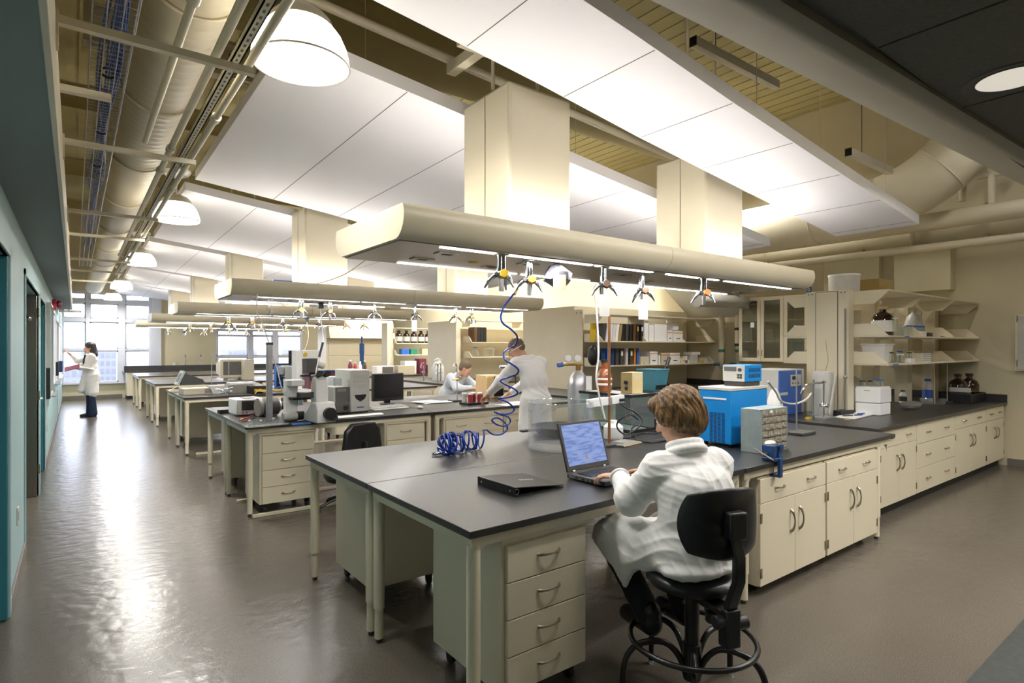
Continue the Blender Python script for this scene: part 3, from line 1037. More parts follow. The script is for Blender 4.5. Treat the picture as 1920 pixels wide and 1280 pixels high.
def table(label, x0, y0, w, d, lx0=0.05, lx1=0.05, group='lab tables', shadow=None):
    t = thing('lab_table', label, 'table', (x0, y0, 0), group=group)
    MB().box(0, 0, 0.838, w, d, TOP).build('worktop', 'black_top', t, bevel=0.003)
    b = MB()
    i = 0.025
    b.box(i, i, 0.79, w - i, i + 0.03, 0.838).box(i, d - i - 0.03, 0.79, w - i, d - i, 0.838)
    b.box(i, i + 0.03, 0.79, i + 0.03, d - i - 0.03, 0.838).box(w - i - 0.03, i + 0.03, 0.79, w - i, d - i - 0.03, 0.838)
    b.box(w / 2 - 0.03, i + 0.03, 0.79, w / 2 + 0.03, d - i - 0.03, 0.82)
    for ly in (i + 0.004, d - i - 0.024):
        gusset(b, lx0, ly, 1, 0.02, 'x')
        gusset(b, w - lx1, ly, -1, 0.02, 'x')
    for lx in (i + 0.004, w - i - 0.024):
        gusset(b, lx, 0.05, 1, 0.02, 'y')
        gusset(b, lx, d - 0.05, -1, 0.02, 'y')
    b.build('frame', 'cream', t)
    for lx in (lx0, w - lx1):
        for ly in (0.05, d - 0.05):
            g = MB().cyl((lx, ly, 0.19), (lx, ly, 0.80), 0.030, n=20).cyl((lx, ly, 0.025), (lx, ly, 0.20), 0.0245, n=20)
            o = g.build('leg', 'cream', t)
            MB().cyl((lx, ly, 0), (lx, ly, 0.03), 0.017, n=14).build('foot', 'charcoal', o)
    return t


def pull(b, c, axis, L, out, r=0.0055, sgn=-1):
    """bow handle; axis 'x' or 'z'; stands out along sgn*y"""
    pts = []
    for i in range(11):
        a = i / 10
        s_ = (a - 0.5) * L
        o = out * sin(pi * a) ** 0.55 * sgn
        pts.append((c[0] + s_, c[1] + o, c[2]) if axis == 'x' else (c[0], c[1] + o, c[2] + s_))
    R = [r * (1.45 - 0.7 * sin(pi * i / 10)) for i in range(11)]
    return b.tube(pts, R, 8)


def caster(t, x, y, z=0.10):
    MB().cyl((x - 0.012, y, 0.03), (x + 0.012, y, 0.03), 0.03, n=18).box(x - 0.02, y - 0.018, 0.045, x + 0.02, y + 0.018, z).build('caster', 'rubber', t)


def drawer_unit(label, x0, y0, w, d, face=-1, n=4, group='drawer pedestals', hand=1):
    """pedestal; front faces -y when face=-1"""
    t = thing('drawer_cabinet', label, 'cabinet', (x0, y0, 0), group=group)
    yf = 0 if face < 0 else d
    MB().box(0, 0.0 if face > 0 else 0.02, 0.095, w, d if face < 0 else d - 0.02, 0.765).build('body', 'cream', t, bevel=0.003)
    lip = MB().box(-0.01, 0, 0.767, w + 0.012, d, 0.786)
    lip.build('top_lip', 'cream', t, bevel=0.002)
    H0, H1 = 0.10, 0.755
    hs = (H1 - H0) / n
    for i in range(n):
        za, zb = H0 + i * hs, H0 + (i + 1) * hs - 0.005
        y = 0.0 if face < 0 else d
        o = MB().box(0.022, min(y, y - face * 0.02), za, w - 0.022, max(y, y - face * 0.02), zb).build('drawer', 'cream', t, bevel=0.002)
        for k in range(hand):
            cx = w * (k + 1) / (hand + 1) if hand == 1 else w * (0.27 + 0.46 * k)
            pull(MB(), (cx, y, (za + zb) / 2 + 0.01), 'x', 0.13, 0.026, sgn=face).build('handle', 'nickel', o)
    for x in (0.06, w - 0.06):
        for yy in (0.08, d - 0.08):
            caster(t, x, yy)
    return t


def door_unit(label, x0, y0, w, d, z0=0.07, z1=0.775, group='two door base cabinets', toe=False, drawer=0.17, castors=True, hinge=True):
    t = thing('base_cabinet', label, 'cabinet', (x0, y0, 0), group=group)
    MB().box(0, 0.02, z0, w, d, z1).build('body', 'cream', t, bevel=0.002)
    zt = z1 - drawer
    if drawer:
        o = MB().box(0.004, 0, zt + 0.004, w - 0.004, 0.02, z1 - 0.008).build('drawer', 'cream', t, bevel=0.002)
        for k in (0.27, 0.75):
            pull(MB(), (w * k, 0, (zt + z1) / 2), 'x', 0.115, 0.026).build('handle', 'nickel', o)
    for k in (0, 1):
        xa, xb = (0.004, w / 2 - 0.002) if k == 0 else (w / 2 + 0.002, w - 0.004)
        o = MB().box(xa, 0, z0 + 0.003, xb, 0.02, zt).build('door', 'cream', t, bevel=0.002)
        hx = w / 2 - 0.06 if k == 0 else w / 2 + 0.06
        pull(MB(), (hx, 0, zt - 0.17), 'z', 0.15, 0.03, r=0.0075).build('handle', 'nickel', o)
        if hinge:
            ex = 0.012 if k == 0 else w - 0.012
            for z in (z0 + 0.09, zt - 0.09):
                MB().box(ex - 0.011, -0.004, z - 0.032, ex + 0.011, 0.001, z + 0.032).build('hinge', 'nickel', o)
    if castors:
        for x in (0.1, w - 0.1):
            for yy in (0.1, d - 0.1):
                caster(t, x, yy, z0 + 0.02)
    if toe:
        MB().box(0, 0.06, 0.0, w, d, z0).build('toe_kick', 'rubber', t)
    return t


ROWN = ['nearest bench row', 'second bench row', 'third bench row', 'fourth bench row', 'fifth bench row']
for k in range(5):
    y0 = HY[k] - 1.06
    if k == 0:
        xa, xb, lx1 = 1.285, 5.68, 0.27
    else:
        xa, xb, lx1 = 1.285, 5.60, 0.06
    table('black topped lab table at the aisle end, near half of the %s' % ROWN[k], xa, y0, 2.03, 1.045, lx1=0.04)
    table('black topped lab table at the inner end, near half of the %s' % ROWN[k], 3.325, y0, xb - 3.325, 1.045, lx0=0.06, lx1=lx1)
    table('black topped lab table at the aisle end, far half of the %s' % ROWN[k], xa, y0 + 1.052, 2.03, 1.06, lx1=0.04)
    table('black topped lab table at the inner end, far half of the %s' % ROWN[k], 3.325, y0 + 1.052, xb - 3.325, 1.06, lx0=0.06, lx1=lx1)

drawer_unit('cream four drawer pedestal beside the seated woman under the nearest table corner', 1.485, 2.02, 0.515, 0.62)
drawer_unit('cream pedestal under the far half of the nearest row, back turned to the camera', 1.48, 3.43, 0.52, 0.62, face=1)
door_unit('cream two door cabinet behind the blue vise in the nearest row', 3.525, 2.0, 0.905, 0.56)
door_unit('cream two door cabinet at the inner end of the nearest row', 4.450, 2.0, 0.905, 0.56)
drawer_unit('cream four drawer pedestal with a bright white side in the second row', 1.42, 5.90, 0.53, 0.60)
drawer_unit('cream pedestal behind the black chair back in the second row', 2.72, 5.90, 0.50, 0.60)
drawer_unit('wide cream drawer cabinet with paired handles in the second row', 3.47, 5.90, 0.87, 0.60, hand=2)
drawer_unit('wide cream drawer cabinet beside the standing man in the second row', 4.36, 5.90, 0.87, 0.60, hand=2)
drawer_unit('cream pedestal under the far half of the second row, back to the camera', 1.45, 7.33, 0.55, 0.60, face=1)
for k, nm in ((2, 'third'), (3, 'fourth'), (4, 'fifth')):
    drawer_unit('cream pedestal under the far half of the %s bench row, back to the camera' % nm, 1.45, HY[k] + 0.38, 0.95, 0.60, face=1)
    drawer_unit('cream pedestal under the near inner half of the %s bench row' % nm, 3.6, HY[k] - 1.03, 0.87, 0.60, hand=2)
for i, (x, y) in enumerate(((1.34, 5.855), (1.34, 6.52))):
    single('floor_raceway', MB().box(0, -0.02, 0, 3.8, 0.02, 0.03), 'cream_pipe', 'pale floor raceway under the %s of the second bench row' % ('front edge', 'middle')[i], 'raceway', (x, y, 0.0), bevel=0.004)
single('floor_raceway', MB().box(0, -0.02, 0, 3.6, 0.02, 0.03), 'cream_pipe', 'pale floor raceway under the front edge of the third bench row', 'raceway', (1.45, 9.80, 0.0), bevel=0.004)


# ------------------------------------------------------------ island counters with reagent racks
def counter(label, x0, x1, y0, y1, splash=True, r=0.04):
    t = thing('worktop', label, 'worktop', (x0, y0, 0))
    w, d = x1 - x0, y1 - y0
    poly = [(r - r * sin(radians(a)), r - r * cos(radians(a))) for a in range(0, 91, 15)] + [(0, d), (w, d), (w, 0)]
    MB().prism(poly, 'z', 0.832, TOP).build('slab', 'black_top', t, bevel=0.003)
    if splash:
        MB().box(w - 0.02, 0.0, TOP, w, d, TOP + 0.10).build('backsplash', 'black_top', t, bevel=0.002)
    return t


IY = 2.2
counter('black worktop of the island in front of the right wall, nearest reagent rack', 5.9, XR - 0.005, IY, 3.88)
e = [Py(u, 850, IY + 0.03)[0] for u in (1719, 1791, 1849)]
door_unit('cream island cabinet with two doors next to the nearest table end', 6.02, IY + 0.03, e[0] - 6.02 - 0.003, 0.75, z0=0.1, z1=0.83, toe=True, castors=False, group='island base cabinets')
t = thing('base_cabinet', 'cream island cabinet with three wide drawers', 'cabinet', (e[0], IY + 0.03, 0), group='island base cabinets')
w = e[1] - e[0] - 0.003
MB().box(0, 0.02, 0.1, w, 0.75, 0.83).build('body', 'cream', t)
MB().box(0, 0.06, 0, w, 0.75, 0.1).build('toe_kick', 'rubber', t)
for za, zb in ((0.105, 0.355), (0.36, 0.61), (0.615, 0.825)):
    o = MB().box(0.004, 0, za, w - 0.004, 0.02, zb).build('drawer', 'cream', t, bevel=0.002)
    for kx in (0.27, 0.75):
        pull(MB(), (w * kx, 0, (za + zb) / 2), 'x', 0.115, 0.026).build('handle', 'nickel', o)
door_unit('cream island cabinet with two doors right of the three wide drawers', e[1], IY + 0.03, e[2] - e[1] - 0.003, 0.75, z0=0.1, z1=0.83, toe=True, castors=False, group='island base cabinets')
door_unit('cream island cabinet with two doors against the right wall', e[2], IY + 0.03, XR - 0.04 - e[2], 0.75, z0=0.1, z1=0.83, toe=True, castors=False, group='island base cabinets')
single('island_carcass', MB().box(0, 0, 0.0, 4.2, 0.83, 0.83), 'cream', 'cream carcass on the far side of the nearest island', 'cabinet', (5.98, IY + 0.80, 0))


def bracket(b, x, yb, yf, z, up, h=0.13, th=0.012):
    """trapezoid shelf end: full depth at the shelf line, tapering away from it"""
    s_ = 1 if up else -1
    cut = (yb - yf) * 0.30
    poly = [(yb, z), (yf, z), (yf + cut, z + s_ * h), (yb, z + s_ * h)]
    b.prism(poly, 'x', x, x + th)


def rack(label, xs, yb, yf, tiers, hb=0.13, into=None):
    """tiers: [(z, up?)]; one shelf board per bay, brackets at bay ends"""
    t = into or thing('reagent_rack', label, 'shelf rack', (0, 0, 0), group='reagent racks')
    for z, up in tiers:
        for a, c in zip(xs, xs[1:]):
            MB().box(a + 0.002, min(yb, yf), z - 0.018, c - 0.002, max(yb, yf), z).build('shelf', 'cream', t, bevel=0.002)
        for x in xs:
            b = MB()
            bracket(b, x - 0.006 if x < xs[-1] else x - 0.012, yb, yf, z if up else z - 0.018, up, hb)
            b.build('bracket', 'cream', t)
    return t


bays = [6.99, 8.06, 9.13, 10.17]
rk = rack('double sided cream reagent rack with an end pylon on the nearest island', bays, 2.96, 2.50, [(2.25, False), (1.75, True), (1.44, True)])
for x in bays[1:]:
    MB().box(x - 0.16, 2.98, TOP + 0.002, x - 0.01, 3.14, 2.22).build('post', 'cream', rk)
# pylon facing the aisle
py = MB().box(6.85, 2.85, TOP + 0.002, 6.99, 3.31, 2.262)
py.build('pylon', 'cream', rk, bevel=0.004)
MB().box(6.842, 2.965, TOP + 0.03, 6.851, 3.20, 2.25).build('access_panel', 'cream', rk, bevel=0.003)
MB().box(6.846, 2.958, TOP + 0.02, 6.852, 3.207, 2.256).build('panel_gap', 'groove', rk)
for y in (2.885, 2.925, 3.245, 3.285):
    MB().cyl((6.846, y, 2.235), (6.852, y, 2.235), 0.007, n=10).build('screw', 'groove', rk)
rack(None, bays, 3.20, 3.66, [(2.25, False), (1.75, True), (1.44, True)], into=rk)

MB().box(6.83, 3.245, 2.262, 6.84, 3.30, 2.325).build('sign_plate', 'blue_dark', rk)
MB().xf(Matrix.Translation((6.828, 3.2725, 2.29)) @ Matrix.Rotation(pi / 2, 4, 'Y')).tube([(0.015 * cos(a), 0.012 * sin(a), 0) for a in [2 * pi * i / 14 for i in range(14)]], 0.003, 5, closed=True).build('sign_mark', 'paper', rk)
MB().tube(smooth_path([(6.838, 3.09, 1.70), (6.837, 3.075, 1.58), (6.838, 3.06, 1.47), (6.838, 3.085, 1.38), (6.838, 3.10, 1.30)], 4), 0.004, 5).build('hanging_string', 'tan', rk)
# island in line with the second row, with a tall enclosure
counter('black worktop of the island behind the standing man', 6.0, XR - 0.005, 6.15, 8.85)
for i, (x0, x1) in enumerate(((6.05, 6.95), (6.955, 8.2), (8.205, 10.15))):
    door_unit('cream island cabinet in line with the second row, %s from the aisle' % ('first', 'second', 'third')[i], x0, 6.2, x1 - x0, 0.75, z0=0.1, z1=0.83, toe=True, castors=False, group='second island base cabinets', hinge=False)
single('island_carcass', MB().box(0, 0, 0, 4.1, 1.8, 0.83), 'cream', 'cream carcass on the far side of the second island', 'cabinet', (6.05, 6.97, 0))
t = thing('tall_enclosure', 'tall cream end panel enclosure behind the standing man', 'enclosure', (6.95, 7.37, TOP + 0.002))
MB().box(0, 0, 0, 3.2, 1.45, 1.47).build('body', 'cream', t, bevel=0.004)
MB().box(-0.004, -0.21, 0, 0.02, -0.004, 1.40).build('upright', 'cream', t, bevel=0.003)
for y in (-0.17, -0.06):
    MB().cyl((-0.008, y, 1.34), (-0.002, y, 1.34), 0.012, n=10).build('screw', 'groove', t)
rack('cream reagent rack of white boxes and binders in line with the second row', [6.98, 8.08, 9.19, 10.16], 7.15, 6.70, [(2.18, False), (1.722, True), (1.31, True)])

# third island
counter('black worktop of the island in line with the third row', 6.0, XR - 0.005, 10.1, 12.7)
single('island_carcass', MB().box(0, 0, 0, 4.1, 2.5, 0.83), 'cream', 'cream carcass of the third island', 'cabinet', (6.05, 10.15, 0))
t = thing('tall_enclosure', 'tall cream end panel enclosure left of the seated person', 'enclosure', (6.95, 11.55, TOP + 0.002))
MB().box(0, 0, 0, 3.2, 1.08, 1.36).build('body', 'cream', t, bevel=0.004)
MB().box(-0.004, -0.26, 0, 0.12, -0.004, 1.31).build('upright', 'cream', t, bevel=0.003)
tz = [Py(900, v, 10.95)[2] for v in (600, 641, 669)]
rack('cream reagent rack with black binders above the seated person', [7.16, 8.6, 10.15], 11.36, 10.95, [(tz[0], False), (tz[1], True), (tz[2], True)])
# fourth island
counter('black worktop of the island in line with the fourth row', 6.0, XR - 0.005, 14.0, 16.6)
single('island_carcass', MB().box(0, 0, 0, 4.1, 2.5, 0.83), 'cream', 'cream carcass of the fourth island', 'cabinet', (6.05, 14.05, 0))
tz4 = [Py(740, v, 14.85)[2] for v in (614, 643, 665, 692)]
r4 = rack('cream reagent rack with brown bottles beyond the third row', [7.2, 8.7, 10.15], 15.3, 14.85, [(tz4[0], False), (tz4[1], True), (tz4[2], True)])
MB().box(7.0, 15.05, TOP + 0.002, 7.18, 15.42, 2.3).build('pylon', 'cream', r4, bevel=0.003)
t = thing('storage_cupboard', 'pale cupboard with panelled doors far beyond the second bench row', 'cupboard', (6.3, 18.0, 0))
MB().box(0, 0, 0, 2.3, 0.8, 2.35).build('body', 'cream', t, bevel=0.004)
for i in range(2):
    for j in range(2):
        MB().box(0.08 + i * 1.1, -0.02, 0.9 + j * 0.45, 1.12 + i * 1.1, 0.0, 1.32 + j * 0.45).build('door', 'cream', t, bevel=0.004)
MB().prism([(-0.35, 1.9), (0.0, 1.9), (0.0, 2.5), (-0.15, 2.5)], 'x', 0.0, 2.2).build('hood_canopy', 'cream_matte', t)

# glazed wall cabinet between the first and second island
t = thing('wall_cabinet', 'cream wall cabinet with glass doors between two reagent racks', 'cabinet', (9.85, 4.30, 1.36))
D = XR - 0.003 - 9.85
b = MB().box(0.01, 0, 0, D, 1.70, 0.02).box(0.01, 0, 1.14, D, 1.70, 1.16).box(0.01, 0, 0, D, 0.02, 1.16).box(0.01, 1.68, 0, D, 1.70, 1.16).box(D - 0.012, 0, 0, D, 1.7, 1.16)
b.box(0.01, 0.84, 0, D, 0.86, 1.16)
b.build('carcass', 'cream', t)
for z in (0.36, 0.73, 1.04):
    MB().box(0.03, 0.02, z, D - 0.012, 0.84, z + 0.016).build('shelf', 'cream', t)
    MB().box(0.03, 0.86, z, D - 0.012, 1.68, z + 0.016).build('shelf', 'cream', t)
for i in range(4):
    a, c = 0.0 + 0.425 * i + 0.003, 0.425 * (i + 1) - 0.003
    f = 0.062
    d = MB().box(-0.012, a, 0.003, 0.01, a + f, 1.157).box(-0.012, c - f, 0.003, 0.01, c, 1.157).box(-0.012, a + f, 0.003, 0.01, c - f, 0.003 + f).box(-0.012, a + f, 1.157 - f, 0.01, c - f, 1.157)
    o = d.build('door', 'cream', t, bevel=0.002)
    MB().box(-0.003, a + f, f, 0.002, c - f, 1.157 - f).build('door_glass', 'glass_cab', o)
    hy = a + 0.03 if i % 2 == 1 else c - 0.03
    MB().tube([(-0.012, hy, 0.10), (-0.035, hy, 0.12), (-0.035, hy, 0.19), (-0.012, hy, 0.21)], 0.006, 6).build('handle', 'nickel', o)
MB().box(-0.0045, 1.40, 0.62, -0.0035, 1.47, 0.71).build('paper_note', 'paper', t)

# pipes and sloped canopy on the wall between the racks
for i, (u, yy) in enumerate(((1353, 6.5), (1384, 6.1))):
    p = Px(u, 650, XR - 0.14)
    t = thing('exhaust_pipe', 'vertical pale exhaust pipe left of the glass cabinet, %s from it' % ('second', 'first')[i], 'pipe', (p[0], p[1], 1.22))
    MB().cyl((0, 0, 0.1), (0, 0, 1.42), 0.058, n=20).build('pipe_run', 'cream_pipe', t)
    MB().cyl((0, 0, 0), (0, 0, 0.12), 0.05, n=20).build('inlet', 'lgrey', t)
    MB().cyl((0, 0, 0.30), (0, 0, 0.36), 0.060, n=20).build('marker_band', 'green', t)
    MB().cyl((-0.06, 0.0, 0.07), (-0.12, 0.10, 0.07), 0.03).build('valve_knob', 'blue_dark', t)
    if i == 1:
        for z in (0.42, 0.72):
            MB().cyl((0, 0, z), (0, 0, z + 0.05), 0.066, n=20).build('clamp_ring', 'black', t)
pa, pb = Px(1253, 548, 9.0), Px(1338, 592, 9.6)
t = thing('sloped_canopy', 'pale sloping canopy panel above the rack of white boxes', 'canopy', (8.6, 6.75, 2.2))
MB().prism([(0.0, 0.62), (0.05, 0.62), (0.95, 0.04), (0.95, 0.0)], 'x', 0.0, 1.4).xf(None).build('panel', 'lgrey', t)
t.rotation_euler = (0, 0, radians(-90))
t.location = (9.1, 7.2, 2.20)
single('exhaust_duct', MB().cyl((0, 0, 0), (1.7, 0, 0.05), 0.12, n=24), 'lgrey', 'pale horizontal exhaust duct running above the glass cabinet', 'duct', (8.4, 5.9, 2.42))
t = thing('drum', 'pale plastic drum standing on top of the nearest reagent rack', 'drum', (7.22, 3.05, 2.252))
MB().lathe([(0.0, 0), (0.15, 0), (0.16, 0.02), (0.165, 0.20), (0.0, 0.20)], n=32).build('body', 'milky', t)
MB().lathe([(0.0, 0.20), (0.17, 0.20), (0.17, 0.22), (0.0, 0.225)], n=32).build('lid', 'whitep', t)
single('cardboard_box', MB().box(0, 0, 0, 0.40, 0.28, 0.17), 'card', 'brown cardboard box on top of the nearest reagent rack', 'box', (7.42, 2.75, 2.252), bevel=0.004)
single('folded_card', MB().prism([(0, 0), (0.16, 0.05), (0.30, 0), (0.30, 0.004), (0.16, 0.055), (0, 0.004)], 'y', 0, 0.3), 'card', 'flattened card sheet beside the cardboard box on the nearest rack', 'cardboard', (8.0, 2.7, 2.252))

# back wall counter
counter('black worktop with upstand along the back wall under the windows', 1.2, 8.0, 21.4, 22.18, splash=False)
single('upstand', MB().box(0, 0, 0, 6.8, 0.02, 0.16), 'black_top', 'black upstand behind the back wall worktop', 'upstand', (1.2, 21.40, TOP + 0.001))
for i in range(5):
    x = 1.28 + i * 1.33
    t = thing('base_cabinet', 'cream base cabinet under the back wall worktop, %s from the corridor' % ('first', 'second', 'third', 'fourth', 'fifth')[i], 'cabinet', (x, 21.45, 0), group='back wall base cabinets')
    MB().box(0, 0, 0.1, 1.325, 0.70, 0.83).build('body', 'cream', t, bevel=0.003)
    MB().box(0.0, 0.05, 0, 1.32, 0.70, 0.1).build('toe_kick', 'rubber', t)
for i, x in enumerate((2.9, 3.35, 3.85)):
    t = thing('tap', 'swan neck tap at the back wall worktop, %s from the corridor' % ('first', 'second', 'third')[i], 'tap', (x, 21.75, TOP))
    MB().cyl((0, 0, 0), (0, 0, 0.42), 0.018).tube(smooth_path([(0, 0, 0.38), (0, -0.02, 0.48), (0.0, -0.12, 0.50), (0, -0.2, 0.42)], 4), 0.014, 8).build('spout', 'chrome', t)
    MB().box(-0.05, -0.012, 0.30, 0.05, 0.012, 0.325).build('lever', 'chrome', t)
t = thing('beaker', 'pale beaker on the back wall worktop by the taps', 'beaker', (2.62, 21.72, TOP + 0.0))
MB().lathe([(0.0, 0), (0.07, 0), (0.07, 0.24), (0.066, 0.24)], n=20, close=False).build('body', 'milky', t)

# ------------------------------------------------------------ corridor wall boards and fittings
for i, (ya, yb, za, zb) in enumerate(((10.35, 11.35, 0.95, 2.22), (11.7, 12.7, 1.05, 2.18), (13.1, 14.6, 0.98, 2.1), (15.2, 17.6, 0.98, 2.1))):
    nm = ('nearest', 'second', 'third', 'farthest')[i]
    t = thing('wall_board', 'framed writing board on the aqua corridor wall, %s to the camera' % nm, 'board', (XL, ya, za))
    H_, W_ = zb - za, yb - ya
    MB().box(0.0, 0.0, 0, 0.03, W_, H_).build('board_face', 'teal' if i < 1 else 'whitep', t)
    MB().box(0, -0.03, -0.03, 0.05, 0.0, H_ + 0.03).box(0, W_, -0.03, 0.05, W_ + 0.03, H_ + 0.03).box(0, 0, H_, 0.05, W_, H_ + 0.03).box(0, 0, -0.03, 0.05, W_, 0).build('board_frame', 'win_frame' if i else 'lgrey', t)
    MB().box(0.03, 0.0, -0.03, 0.10, W_, -0.015).build('pen_tray', 'alu', t)
t = thing('telephone', 'black wall telephone hung below the nearest writing board', 'telephone', (XL + 0.001, 10.0, 0.92))
MB().box(0, 0, 0, 0.05, 0.10, 0.42).build('body', 'black', t, bevel=0.006)
t = thing('eraser', 'black board eraser at the second writing board', 'eraser', (XL, 12.85, 1.12))
MB().box(0, 0, 0, 0.09, 0.13, 0.24).build('body', 'black', t, bevel=0.006)
t = thing('eraser', 'dark blue eraser hung at the third writing board', 'eraser', (XL, 14.72, 1.12))
MB().box(0, 0, 0, 0.12, 0.13, 0.22).build('body', 'blue_dark', t, bevel=0.006)
t = thing('fire_alarm', 'small red fire alarm high on the corridor wall', 'alarm', (XL, 12.9, 2.28))
MB().box(0, 0, 0, 0.06, 0.16, 0.18).build('body', 'red', t, bevel=0.006)
MB().ball((0.09, 0.08, 0.1), (0.05, 0.06, 0.06)).build('dome', 'maroon', t)
t = thing('wall_lamp', 'white bracket lamp under the soffit end near the windows', 'lamp', (-0.1, 16.9, 2.43))
MB().box(-0.2, 0, 0, 0.22, 0.1, 0.05).build('body', 'whitep', t, bevel=0.006)
MB().cyl((-0.02, 0.05, 0.05), (-0.02, 0.05, 0.075), 0.02).build('stem', 'whitep', t)
p = Px(32, 967, XL)
t = thing('outlet_plate', 'pale wall outlet plate low on the aqua wall between the two nearest openings', 'outlet', (XL, p[1], p[2]))
MB().box(0, -0.04, -0.06, 0.008, 0.04, 0.06).build('plate', 'lgrey', t, bevel=0.002)
MB().box(0.008, -0.015, -0.03, 0.010, 0.015, 0.03).build('socket', 'grey', t)
p = Px(88, 800, XL)
t = thing('outlet_plate', 'pale wall outlet plate low on the corridor wall under the nearest board', 'outlet', (XL, p[1], p[2]))
MB().box(0, -0.04, -0.06, 0.008, 0.04, 0.06).build('plate', 'lgrey', t, bevel=0.002)
def mpp(v, z=TOP):
    """metres per pixel at a point of height z seen on row v"""
    return (CAMZ - z) / (v - HZN)


# ------------------------------------------------------------ gas turrets under the booms
def turret(label, x, y, z, rz, knob, tagcol=None, nz=3, s=1.0, grp='gas turrets under the booms', lens=True):
    t = thing('gas_turret', label, 'gas turret', (x, y, z), rz, grp)
    MB().lathe([(0.0, 0), (0.045, 0), (0.045, -0.006), (0.03, -0.010), (0.0, -0.010)], n=20, close=False).build('flange', 'steel', t)
    MB().cyl((-0.017, 0, -0.008), (-0.017, 0, -0.112), 0.014, n=14).cyl((0.017, 0, -0.008), (0.017, 0, -0.112), 0.014, n=14).ball((0, 0, -0.118), (0.036, 0.03, 0.026)).build('stem', 'chrome', t)
    for k in range(nz):
        a = 2 * pi * k / nz + 0.45
        c, s_ = cos(a), sin(a)
        p = [(0.015 * c, 0.015 * s_, -0.115), (0.050 * c, 0.050 * s_, -0.132), (0.072 * c, 0.072 * s_, -0.155), (0.076 * c, 0.076 * s_, -0.160), (0.100 * c, 0.100 * s_, -0.200)]
        MB().tube(p, [0.015, 0.0155, 0.014, 0.011, 0.005], 10).build('nozzle', 'chrome', t)
    face = Matrix.Rotation(radians(-37) - rz, 4, 'Z')
    for kx, kz, m in ((0.018, -0.125, knob), (-0.026, -0.122, 'black')):
        pts = [((0.024 + 0.005 * (i % 2)) * cos(i * pi / 6), (0.024 + 0.005 * (i % 2)) * sin(i * pi / 6)) for i in range(12)]
        b = MB().xf(face @ Matrix.Translation((kx, -0.022, kz)) @ Matrix.Rotation(radians(75), 4, 'X'))
        b.prism([(a_ * (1 if m == knob else 0.6), b_ * (1 if m == knob else 0.6)) for a_, b_ in pts], 'z', 0, 0.030 if m == knob else 0.012)
        b.build('knob', m, t, bevel=0.003)
    if lens:
        MB().box(-0.016, -0.006, -0.215, 0.016, 0.006, -0.142).build('gas_label', 'alu', t, bevel=0.002)
    if tagcol:
        MB().xf(face).box(-0.034, -0.052, -0.335, 0.034, -0.0505, -0.19).tube([(0, -0.051, -0.19), (0, -0.03, -0.13)], 0.001, 4).build('paper_tag', tagcol, t)
    return t


U1 = 2.163
TN = ['yellow knobbed gas turret under the nearest boom, first from its aisle end', 'orange knobbed gas turret feeding the blue coiled hose', None,
      'brown knobbed gas turret with a white tag, above the copper rod', 'brown knobbed gas turret with a long white paper tag, left of the split boom seam', 'orange and yellow knobbed gas turret at the inner end of the nearest boom']
TP = [(940, 476), (992, 489), (1042, 496), (1131, 500), (1203, 515), (1319, 520)]
TK = ['yellow', 'orange', None, 'brown', 'brown', 'orange']
for i in (0, 1, 3, 4, 5):
    p = Pz(*TP[i], U1)
    turret(TN[i], p[0], p[1], U1, [0.2, 0.35, 0, 0.5, 1.0, 0.1][i], TK[i], 'paper' if i in (3, 4) else None)
p = Pz(1045, 494, U1)
t = thing('bagged_turret', 'gas turret wrapped in a grey plastic bag with a paper note', 'gas turret', (p[0], p[1], U1))
b = MB()
n = 14
rings = [(0.012, 0), (0.045, -0.02), (0.085, -0.065), (0.095, -0.10), (0.06, -0.13), (0.02, -0.16)]
vs, fs = [], []
rr = random.Random(4)
for r, z in rings:
    for k in range(n):
        q = 2 * pi * k / n
        w = r * (1 + 0.16 * (k % 2) + rr.uniform(-0.12, 0.12))
        vs.append((w * cos(q), w * sin(q) * 0.8, z + rr.uniform(-0.01, 0.01)))
for i in range(len(rings) - 1):
    for k in range(n):
        fs.append((i * n + k, i * n + (k + 1) % n, (i + 1) * n + (k + 1) % n, (i + 1) * n + k))
M['bag_grey'] = mat('grey_plastic_film', (0.10, 0.10, 0.125), 0.45, noise=0.4, nscale=40)
b.add(vs, fs).build('bag', 'bag_grey', t, ang=20)
MB().xf(Matrix.Rotation(radians(-37), 4, 'Z')).box(-0.035, -0.112, -0.185, 0.045, -0.110, -0.085).build('paper_note', 'manila', t)
R1 = [(565, 562, 'yellow', 0, 'yellow knobbed gas turret under the second boom, first from its aisle end'), (619, 566, 'orange', 0, 'orange knobbed gas turret under the second boom beside the black socket'),
      (702, 570, 'charcoal', 1, 'dark knobbed gas turret under the second boom with a wide white tag'), (778, 574, 'charcoal', 1, 'dark knobbed gas turret under the second boom with a narrow white tag'),
      (854, 577, 'orange', 0, 'orange knobbed gas turret under the second boom above the seated person'), (884, 579, 'yellow', 0, 'yellow knobbed gas turret at the inner end of the second boom')]
for i, (u, v, kc, tg, lb) in enumerate(R1):
    p = Pz(u, v, 2.160)
    turret(lb, p[0], p[1], U1, 0.4 * i, kc, 'paper' if tg else None)
NUM = ['first', 'second', 'third', 'fourth', 'fifth', 'sixth', 'seventh']
